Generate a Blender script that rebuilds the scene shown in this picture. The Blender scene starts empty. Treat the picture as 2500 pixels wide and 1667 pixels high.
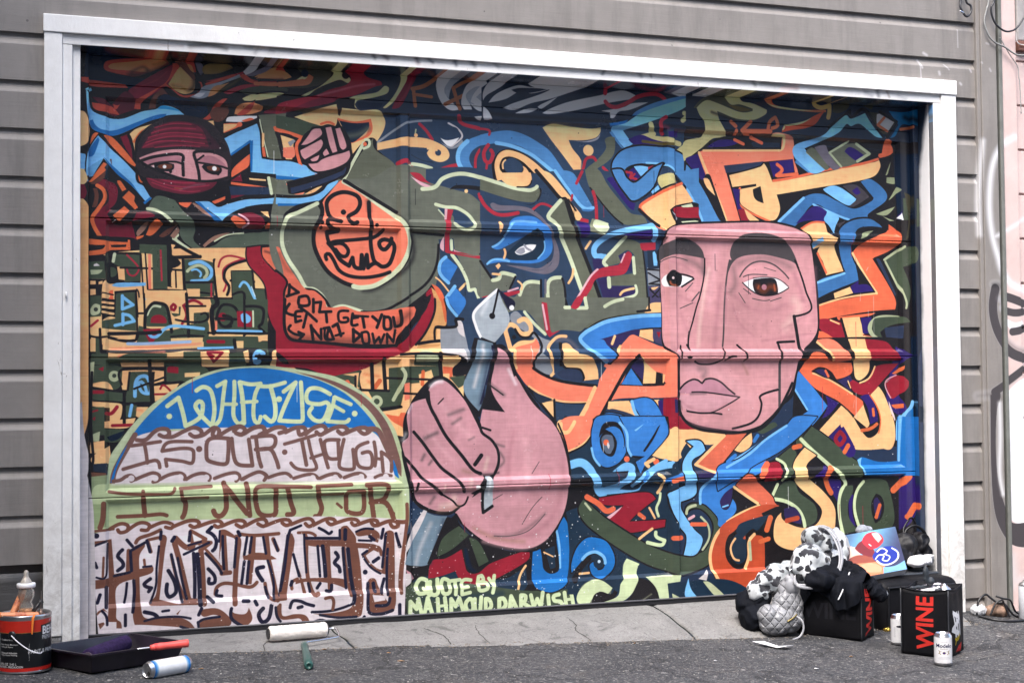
# Painted garage door in an alley: panelled door with a mural, white casing, lap siding,
# asphalt with a concrete apron, and a painter's things left on the ground.
import bpy, bmesh, math, random
import numpy as np
from mathutils import Vector, Matrix, noise as mnoise

random.seed(7); RNG = np.random.default_rng(11)
S = bpy.context.scene
C = S.collection

# ---------------------------------------------------------------- camera
cam = bpy.data.cameras.new('camera'); camo = bpy.data.objects.new('camera', cam); C.objects.link(camo)
cam.sensor_fit = 'HORIZONTAL'; cam.sensor_width = 36.0; cam.lens = 49.41
cam.clip_start = 0.05; cam.clip_end = 500
yaw, pitch, roll = math.radians(19.0108), math.radians(1.8814), math.radians(-0.5223)
fw = Vector((math.sin(yaw)*math.cos(pitch), math.cos(yaw)*math.cos(pitch), math.sin(pitch)))
rt = Vector((math.cos(yaw), -math.sin(yaw), 0)); up = rt.cross(fw)
r2 = rt*math.cos(roll)+up*math.sin(roll); u2 = -rt*math.sin(roll)+up*math.cos(roll)
M3 = Matrix((r2, u2, -fw)).transposed()
camo.matrix_world = Matrix.Translation((-0.2176, -5.4285, 0.9370)) @ M3.to_4x4()
S.camera = camo

# ---------------------------------------------------------------- sky, sun, exposure
SUN_EL, SUN_AZ = math.radians(58), math.radians(-36)     # azimuth: left of the wall's normal, out over the alley
w = bpy.data.worlds.new('World'); S.world = w; w.use_nodes = True
nt = w.node_tree; bg = nt.nodes['Background']
sky = nt.nodes.new('ShaderNodeTexSky'); sky.sky_type = 'NISHITA'; sky.sun_disc = False
sky.sun_elevation = SUN_EL; sky.air_density = 1.0; sky.dust_density = 3.0; sky.ozone_density = 1.0
sdir = Vector((math.sin(SUN_AZ)*math.cos(SUN_EL), -math.cos(SUN_AZ)*math.cos(SUN_EL), math.sin(SUN_EL)))   # towards the sun
sky.sun_rotation = math.atan2(sdir.x, sdir.y)
nt.links.new(sky.outputs[0], bg.inputs[0]); bg.inputs[1].default_value = 0.15
sun = bpy.data.lights.new('sun', 'SUN'); suno = bpy.data.objects.new('sun', sun); C.objects.link(suno)
sun.energy = 1.5; sun.angle = math.radians(40); sun.color = (1.0, 0.965, 0.92)
suno.rotation_euler = (-sdir).to_track_quat('-Z', 'Y').to_euler()
S.view_settings.view_transform = 'Standard'; S.view_settings.look = 'None'
S.view_settings.exposure = 1.9; S.view_settings.gamma = 1.0; S.view_settings.use_curve_mapping = False
S.render.engine = 'CYCLES'
S.cycles.max_bounces = 6; S.cycles.diffuse_bounces = 4; S.cycles.glossy_bounces = 3; S.cycles.transmission_bounces = 6
S.cycles.use_denoising = True

# ---------------------------------------------------------------- helpers
def tag(o, label=None, cat=None, group=None, kind=None):
    if label: o['label'] = label
    if cat: o['category'] = cat
    if group: o['group'] = group
    if kind: o['kind'] = kind
    return o
def empty(name, loc=(0,0,0), rz=0.0):
    o = bpy.data.objects.new(name, None); C.objects.link(o); o.location = loc; o.rotation_euler = (0,0,rz)
    o.empty_display_size = .05
    return o
def link(name, me, mat=None, parent=None, smooth=False):
    o = bpy.data.objects.new(name, me); C.objects.link(o)
    if mat is not None:
        me.materials.clear(); me.materials.append(mat)
    if parent is not None: o.parent = parent
    if smooth:
        me.polygons.foreach_set('use_smooth', [True]*len(me.polygons))
    return o
def mesh(name, v, f, uv=None):
    me = bpy.data.meshes.new(name); me.from_pydata([tuple(p) for p in v], [], f); me.update()
    if uv is not None:
        l = me.uv_layers.new(name='UVMap')
        for i, lp in enumerate(me.loops): l.data[i].uv = uv[lp.vertex_index]
    return me
def box(name, x0, x1, y0, y1, z0, z1, bev=0.0, seg=2):
    bm = bmesh.new(); bmesh.ops.create_cube(bm, size=1)
    for v in bm.verts:
        v.co = Vector(((x0+x1)/2+v.co.x*(x1-x0), (y0+y1)/2+v.co.y*(y1-y0), (z0+z1)/2+v.co.z*(z1-z0)))
    if bev: bmesh.ops.bevel(bm, geom=bm.edges[:], offset=bev, segments=seg, affect='EDGES', profile=.5)
    me = bpy.data.meshes.new(name); bm.to_mesh(me); bm.free(); return me
def lathe(name, prof, n=40, cap=True):
    v=[]; uv=[]; f=[]; m=len(prof)
    L=[0]
    for (a,b),(c,d) in zip(prof[:-1],prof[1:]): L.append(L[-1]+math.hypot(c-a,d-b))
    for j in range(n+1):
        a=2*math.pi*j/n
        for i,(r,z) in enumerate(prof):
            v.append((r*math.cos(a), r*math.sin(a), z)); uv.append((j/n, L[i]/L[-1]))
    for j in range(n):
        for i in range(m-1):
            f.append((j*m+i, (j+1)*m+i, (j+1)*m+i+1, j*m+i+1))
    return mesh(name, v, f, uv)
def smoothpath(P, k=6):
    P=[Vector(p) for p in P]
    if len(P)<3: return P
    out=[]
    for i in range(len(P)-1):
        p0=P[max(i-1,0)];p1=P[i];p2=P[i+1];p3=P[min(i+2,len(P)-1)]
        for q in range(k):
            t=q/k
            out.append(.5*((2*p1)+(p2-p0)*t+(2*p0-5*p1+4*p2-p3)*t*t+(3*p1-p0-3*p2+p3)*t**3))
    out.append(P[-1]); return out
def tube(name, pts, r, n=10, k=6, flat=1.0):
    P=smoothpath(pts,k); m=len(P)
    rr=r if isinstance(r,(list,tuple)) else [r]*m
    if len(rr)!=m: rr=[rr[min(len(rr)-1,int(i/(m-1)*(len(rr)-1)+.5))] if len(rr)<m and False else rr[int(i/(m-1)*(len(rr)-1))] + (rr[min(len(rr)-1,int(i/(m-1)*(len(rr)-1))+1)]-rr[int(i/(m-1)*(len(rr)-1))])*((i/(m-1)*(len(rr)-1))%1) for i in range(m)]
    v=[];f=[]
    t=(P[1]-P[0]).normalized(); a=t.orthogonal().normalized()
    for i in range(m):
        t=(P[min(i+1,m-1)]-P[max(i-1,0)]).normalized()
        a=(a-t*a.dot(t)).normalized(); b=t.cross(a)
        for j in range(n):
            an=2*math.pi*j/n; v.append(P[i]+rr[i]*(a*math.cos(an)+b*math.sin(an)*flat))
    for i in range(m-1):
        for j in range(n):
            f.append((i*n+j,i*n+(j+1)%n,(i+1)*n+(j+1)%n,(i+1)*n+j))
    f.append(tuple(range(n-1,-1,-1))); f.append(tuple((m-1)*n+j for j in range(n)))
    return mesh(name,v,f)
def join(name, meshes):
    bm=bmesh.new()
    for m in meshes: bm.from_mesh(m)
    me=bpy.data.meshes.new(name); bm.to_mesh(me); bm.free(); return me
def xform(me, M):
    me.transform(M); return me
def sphere(name, c, r, seg=24):
    bm=bmesh.new(); bmesh.ops.create_uvsphere(bm,u_segments=seg,v_segments=seg*2//3,radius=1)
    r=r if isinstance(r,(tuple,list)) else (r,r,r)
    for v in bm.verts: v.co=Vector((c[0]+v.co.x*r[0],c[1]+v.co.y*r[1],c[2]+v.co.z*r[2]))
    me=bpy.data.meshes.new(name); bm.to_mesh(me); bm.free(); return me
def soft(name, pieces, mat, parent, voxel=.006, fold=.008, fscale=14, stretch=(1,1,1), seed=0, relax=6):
    """a crumpled cloth or leather body: the pieces fused into one skin, then folded"""
    tmp=bpy.data.objects.new('tmp', join('tmp', pieces)); C.objects.link(tmp)
    m=tmp.modifiers.new('r','REMESH'); m.mode='VOXEL'; m.voxel_size=voxel
    if relax:
        q=tmp.modifiers.new('s','SMOOTH'); q.factor=.5; q.iterations=relax
    dg=bpy.context.evaluated_depsgraph_get()
    me=bpy.data.meshes.new_from_object(tmp.evaluated_get(dg)); bpy.data.objects.remove(tmp)
    me.name=name
    n=len(me.vertices); co=np.empty(n*3,np.float32); me.vertices.foreach_get('co',co); no=np.empty(n*3,np.float32); me.vertices.foreach_get('normal',no)
    co=co.reshape(-1,3); no=no.reshape(-1,3); off=Vector((seed*7.3,seed*3.1,seed*1.7))
    for i in range(n):
        p=Vector(co[i]); q=Vector((p.x*stretch[0],p.y*stretch[1],p.z*stretch[2]))*fscale+off
        wv=q+1.3*mnoise.noise_vector(q*.6)
        d=1-2*abs(mnoise.noise(wv)); d=d*.7+.3*mnoise.noise(q*2.7)
        co[i]+=no[i]*(d*fold)
    me.vertices.foreach_set('co',co.ravel()); me.update()
    return link(name, me, mat, parent, True)

# ---------------------------------------------------------------- materials
def newmat(name):
    m=bpy.data.materials.new(name); m.use_nodes=True
    return m, m.node_tree, m.node_tree.nodes['Principled BSDF']
def N(t, kind, **kw):
    n=t.nodes.new('ShaderNode'+kind)
    for k,v in kw.items(): setattr(n,k,v)
    return n
def ramp(t, src, stops):
    r=N(t,'ValToRGB'); e=r.color_ramp.elements
    while len(e)<len(stops): e.new(.5)
    for q,(p,c) in zip(e,stops):
        q.position=p; q.color=(c,c,c,1) if not isinstance(c,(tuple,list)) else (*c,1)
    t.links.new(src,r.inputs[0]); return r
def mix(t, fac, a, b, mode='MIX'):
    m=N(t,'Mix',data_type='RGBA',blend_type=mode)
    for s,v in ((m.inputs[0],fac),(m.inputs[6],a),(m.inputs[7],b)):
        if hasattr(v,'is_linked') or isinstance(v,bpy.types.NodeSocket): t.links.new(v,s)
        elif isinstance(v,(int,float)): s.default_value=v
        else: s.default_value=(*v,1)
    return m.outputs[2]
def noise_tex(t, scale, detail=4, rough=.6, vec=None, dist=0):
    n=N(t,'TexNoise'); n.inputs['Scale'].default_value=scale; n.inputs['Detail'].default_value=detail; n.inputs['Roughness'].default_value=rough; n.inputs['Distortion'].default_value=dist
    if vec is not None: t.links.new(vec,n.inputs['Vector'])
    return n
def bump(t, b, h, strength, dist=.002):
    n=N(t,'Bump'); n.inputs['Strength'].default_value=strength; n.inputs['Distance'].default_value=dist
    t.links.new(h,n.inputs['Height']); t.links.new(n.outputs[0],b.inputs['Normal']); return n
def mat(name, col, rough=.6, var=.12, vscale=18, bmp=0, bscale=90, metal=0, spec=.5, coat=0, trans=0, stretch=None):
    m,t,b=newmat(name)
    tc=N(t,'TexCoord'); vec=tc.outputs['Object']
    if stretch:
        mp=N(t,'Mapping'); mp.inputs['Scale'].default_value=stretch; t.links.new(vec,mp.inputs[0]); vec=mp.outputs[0]
    n=noise_tex(t,vscale,5,.65,vec)
    f=ramp(t,n.outputs['Fac'],[(.3,0),(.7,1)])
    lo=tuple(c*(1-var) for c in col); hi=tuple(min(1,c*(1+var)) for c in col)
    t.links.new(mix(t,f.outputs[0],lo,hi),b.inputs['Base Color'])
    b.inputs['Roughness'].default_value=rough; b.inputs['Metallic'].default_value=metal
    b.inputs['Specular IOR Level'].default_value=spec; b.inputs['Coat Weight'].default_value=coat
    b.inputs['Transmission Weight'].default_value=trans
    if bmp:
        n2=noise_tex(t,bscale,6,.7,vec); bump(t,b,n2.outputs['Fac'],bmp)
    return m

# ---------------------------------------------------------------- flat print: strokes and shapes drawn into generated images
def lin(c): return c/12.92 if c<=.04045 else ((c+.055)/1.055)**2.4
def srgb(c): return 12.92*c if c<=.0031308 else 1.055*c**(1/2.4)-.055
PAINT = .80                                    # brightest paint reflects about 0.8
def paint(rgb, k=PAINT): return tuple(srgb(lin(v/255.)*k) for v in rgb)
def curve(P, closed, step):
    cc=.3 if closed else -.15
    P=[np.array(p,float) for p in P]; n=len(P)
    if n<3: return np.array(P)
    def corner(i):
        if not closed and (i==0 or i==n-1): return True
        a=P[i]-P[i-1]; b=P[(i+1)%n]-P[i]; la=np.hypot(*a); lb=np.hypot(*b)
        return la<1e-6 or lb<1e-6 or (a@b)/(la*lb)<cc
    K=[corner(i) for i in range(n)]
    T=[np.zeros(2) if K[i] else (P[(i+1)%n]-P[i-1])*.5 for i in range(n)]
    out=[]
    for i in range(n if closed else n-1):
        j=(i+1)%n; p0,p1=P[i],P[j]; d=np.hypot(*(p1-p0)); t0,t1=T[i],T[j]
        l=np.hypot(*t0); t0=t0*(1.3*d/l) if l>1.3*d else t0
        l=np.hypot(*t1); t1=t1*(1.3*d/l) if l>1.3*d else t1
        k=max(1,min(12,int(d/step))) if not (K[i] and K[j]) else 1
        if K[i] and not K[j]: t0=(p1-p0)*1.5-t1*.5
        if K[j] and not K[i]: t1=(p1-p0)*1.5-t0*.5
        if k==1: out.append(p0); continue
        for q in range(k):
            t=q/k; t2=t*t; t3=t2*t
            out.append((2*t3-3*t2+1)*p0+(t3-2*t2+t)*t0+(-2*t3+3*t2)*p1+(t3-t2)*t1)
    if not closed: out.append(P[-1])
    return np.array(out)
def blend(img,x0,y0,a,col):
    h,wd=a.shape; s=img[y0:y0+h,x0:x0+wd]
    s[...,:3]+=(np.array(col,np.float32)-s[...,:3])*a[...,None]
    s[...,3]=np.maximum(s[...,3],a)
def fill(img,P,col,alpha=1.0):
    Hh,Ww=img.shape[:2]; SS=3
    x0=max(0,int(P[:,0].min())-1); x1=min(Ww,int(P[:,0].max())+3); y0=max(0,int(P[:,1].min())-1); y1=min(Hh,int(P[:,1].max())+2)
    if x1<=x0 or y1<=y0: return
    wd=x1-x0; h=y1-y0; acc=np.zeros((h*SS,wd+2),np.float32)
    for (ax,ay),(bx,by) in zip(P,np.roll(P,-1,0)):
        if ay==by: continue
        s=1.0
        if ay>by: ax,ay,bx,by=bx,by,ax,ay; s=-1.0
        r0=max(0,int(np.ceil((ay-y0)*SS-.5))); r1=min(h*SS,int(np.ceil((by-y0)*SS-.5)))
        if r1<=r0: continue
        r=np.arange(r0,r1); xx=np.clip(ax+(bx-ax)*((r+.5)/SS+y0-ay)/(by-ay)-x0,0,wd); xi=xx.astype(int); f=xx-xi
        acc[r,xi]+=s*(1-f); acc[r,xi+1]+=s*f
    c=np.minimum(np.abs(np.cumsum(acc,1)[:,:wd]),1).reshape(h,SS,wd).mean(1)
    blend(img,x0,y0,c*alpha,col)
def stroke(img,P,wid,col,alpha=1.0,sft=1.0):
    Hh,Ww=img.shape[:2]; R=wid/2; m=R+sft+1
    x0=max(0,int(P[:,0].min()-m)); x1=min(Ww,int(P[:,0].max()+m)+1); y0=max(0,int(P[:,1].min()-m)); y1=min(Hh,int(P[:,1].max()+m)+1)
    if x1<=x0 or y1<=y0: return
    D=np.full((y1-y0,x1-x0),1e9,np.float32)
    for a,b in zip(P[:-1],P[1:]):
        ua=max(x0,int(min(a[0],b[0])-m)); ub=min(x1,int(max(a[0],b[0])+m)+1); va=max(y0,int(min(a[1],b[1])-m)); vb=min(y1,int(max(a[1],b[1])+m)+1)
        if ub<=ua or vb<=va: continue
        xs=np.arange(ua,ub,dtype=np.float32)[None,:]+.5-a[0]; ys=np.arange(va,vb,dtype=np.float32)[:,None]+.5-a[1]
        d=b-a; t=np.clip((xs*d[0]+ys*d[1])/(float(d@d)+1e-9),0,1); q=(xs-t*d[0])**2+(ys-t*d[1])**2
        s=D[va-y0:vb-y0,ua-x0:ub-x0]; np.minimum(s,q,out=s)
    a=np.clip((R+sft*.5-np.sqrt(D))/sft,0,1)
    if sft>1.5: a=a*a*(3-2*a)
    blend(img,x0,y0,a*alpha,col)
COLS={'k':(30,28,31),'k2':(30,28,30),'k3':(60,66,58),'k4':(44,38,42),'k5':(62,36,46),'n':(38,52,76),'n2':(18,32,52),'n3':(36,46,62),'n4':(46,64,88),'n5':(44,54,78),'o':(98,102,86),'o2':(70,72,60),'o3':(84,96,82),'o4':(66,78,62),'o5':(62,60,48),'o6':(104,108,96),'l':(208,218,182),'l2':(176,186,150),'l3':(186,194,156),'b':(122,188,240),'b3':(100,160,205),'b4':(160,190,225),'m':(78,134,190),'m2':(58,124,200),'m3':(60,110,165),'d':(30,104,172),'d2':(40,140,195),'p':(253,194,136),'p2':(250,186,124),'p3':(206,132,84),'p4':(214,158,100),'r':(228,108,74),'r2':(216,106,64),'r3':(176,70,56),'r4':(220,112,84),'c':(247,132,104),'c2':(222,112,88),'w':(170,46,62),'w2':(150,44,66),'w3':(150,52,60),'w4':(146,32,48),'x':(112,28,46),'x2':(106,36,52),'x3':(78,26,38),'i':(206,148,152),'i2':(226,176,186),'i3':(176,120,130),'i4':(226,160,170),'u':(46,30,102),'W':(248,248,250),'W2':(214,206,206),'W3':(190,215,235),'W4':(230,205,205),'g':(150,152,162),'g2':(140,146,154),'g3':(110,104,116),'y':(202,192,134),'y2':(96,84,44),'y3':(128,104,60),'q':(104,56,40),'q2':(96,58,48),'q3':(150,112,96),'q4':(150,92,62),'n6':(30,48,66),'o7':(130,134,112),'u2':(48,40,84),'u3':(70,64,96),'k6':(64,60,66),'r5':(186,78,50),'p6':(246,164,102),'i5':(216,190,186),'d3':(28,104,150),'l4':(140,150,118),'k7':(74,68,70),'q5':(130,62,36),'i6':(232,206,190),'i7':(224,172,178),'i8':(180,128,142),'i9':(204,152,160),'q6':(110,74,60),'q7':(120,88,82),'q8':(118,76,62),'q9':(150,120,96),'l5':(140,156,118),'l6':(184,200,162),'l7':(186,202,156),'l8':(206,222,176),'l9':(150,168,122),'m4':(32,112,188),'W5':(226,216,220),'k8':(30,30,52),'i10':(200,146,154),'g4':(112,134,150),'g5':(172,182,190),'g6':(90,104,124),'r6':(212,106,80)}
def draw(img, data, ox, oz, ppm):
    """data: one shape a line - kind+colour[,width mm[,opacity]] then millimetre steps along and up the wall"""
    for line in data.strip().split('\n'):
        t=line.split(); h=t[0].split(','); k=h[0][0]; col=paint(COLS[h[0][1:]]); wd=float(h[1])*ppm/1000 if len(h)>1 else 0
        v=np.array(t[1:],float).reshape(-1,2).cumsum(0); P=np.stack([(v[:,0]/1000-ox)*ppm,(v[:,1]/1000-oz)*ppm],1)
        if k in 'FO':
            Q=curve(P,True,4)
            if k=='O' and wd>0: stroke(img,np.vstack([Q,Q[:1]]),wd,paint(COLS['k']))
            fill(img,Q,col)
        elif k=='L': stroke(img,curve(P,False,4),wd,col,1,1.6)
        elif k=='S': stroke(img,curve(P,False,4),wd*.5,col,float(h[2])/10,wd)
        elif k=='D': stroke(img,np.vstack([P,P+.01]),wd*2,col)
def blur(a,r):
    for ax in (0,1):
        k=np.cumsum(np.concatenate([np.repeat(np.take(a,[0],ax),r+1,ax),a,np.repeat(np.take(a,[-1],ax),r,ax)],ax),ax)
        n=a.shape[ax]; a=(np.take(k,np.arange(n)+2*r+1,ax)-np.take(k,np.arange(n),ax))/(2*r+1)
    return a
def to_image(name, arr, alpha=True):
    h,wd=arr.shape[:2]; im=bpy.data.images.new(name,wd,h,alpha=alpha); im.alpha_mode='CHANNEL_PACKED'
    im.pixels.foreach_set(np.clip(arr,0,1).astype(np.float32).ravel()); im.update(); im.pack(); return im
def text_tris(s, bold=0.0):
    cu=bpy.data.curves.new('t','FONT'); cu.body=s; cu.size=1; cu.offset=bold; cu.fill_mode='FRONT'; cu.resolution_u=3
    o=bpy.data.objects.new('t',cu); C.objects.link(o); dg=bpy.context.evaluated_depsgraph_get(); me=o.evaluated_get(dg).to_mesh()
    me.calc_loop_triangles(); v=np.array([tuple(q.co)[:2] for q in me.vertices]); t=np.array([tuple(q.vertices) for q in me.loop_triangles])
    r=v[t] if len(t) else np.zeros((0,3,2)); o.evaluated_get(dg).to_mesh_clear(); bpy.data.objects.remove(o); bpy.data.curves.remove(cu); return r
def put_text(img, s, x, y, size, col, bold=0.0, width=None, rot=0, mid=True):
    """x,y in pixels of the image: the lower left corner (or the middle) of the word"""
    T=text_tris(s,bold)
    if not len(T): return
    mn=T.reshape(-1,2).min(0); mx=T.reshape(-1,2).max(0); T=T-mn; ww,hh=mx-mn
    sx=sy=size/hh
    if width: sx=width/ww
    T=T*[sx,sy]
    if mid: T=T-[ww*sx/2,hh*sy/2]
    c,sn=math.cos(rot),math.sin(rot); T=T@np.array([[c,sn],[-sn,c]])+[x,y]
    x0=int(T[...,0].min())-2; y0=int(T[...,1].min())-2; W_=int(T[...,0].max())+3-x0; H_=int(T[...,1].max())+3-y0
    lay=np.zeros((H_,W_,4),np.float32); m=np.zeros((H_,W_),np.float32)
    for tri in T:
        lay[...]=0; P=tri-[x0,y0]; xa=max(0,int(P[:,0].min())-1); xb=int(P[:,0].max())+3; ya=max(0,int(P[:,1].min())-1); yb=int(P[:,1].max())+3
        sub=np.zeros((yb-ya,xb-xa,4),np.float32); fill(sub,P-[xa,ya],(1,1,1)); m[ya:yb,xa:xb]+=sub[:m[ya:yb,xa:xb].shape[0],:m[ya:yb,xa:xb].shape[1],3]
    Hh,Ww=img.shape[:2]; xa=max(0,-x0); ya=max(0,-y0); xb=min(W_,Ww-x0); yb=min(H_,Hh-y0)
    if xb>xa and yb>ya: blend(img,x0+xa,y0+ya,np.minimum(m[ya:yb,xa:xb],1),col)
def canvas(wd,h,col):
    a=np.ones((h,wd,4),np.float32); a[...,:3]=paint(col); return a
def uvmat(name, arr, rough=.4, metal=0, bmp=0, bscale=200, coat=0, metal_where=None):
    m,t,b=newmat(name); im=N(t,'TexImage'); im.image=to_image(name,arr); im.extension='EXTEND'
    n=noise_tex(t,40,4,.6,N(t,'TexCoord').outputs['Object'])
    f=ramp(t,n.outputs['Fac'],[(.3,.86),(.7,1.0)])
    t.links.new(mix(t,1.0,im.outputs[0],f.outputs[0],'MULTIPLY'),b.inputs['Base Color'])
    b.inputs['Roughness'].default_value=rough; b.inputs['Metallic'].default_value=metal; b.inputs['Coat Weight'].default_value=coat
    if bmp: bump(t,b,noise_tex(t,bscale,5,.7,N(t,'TexCoord').outputs['Object']).outputs['Fac'],bmp)
    return m

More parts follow.
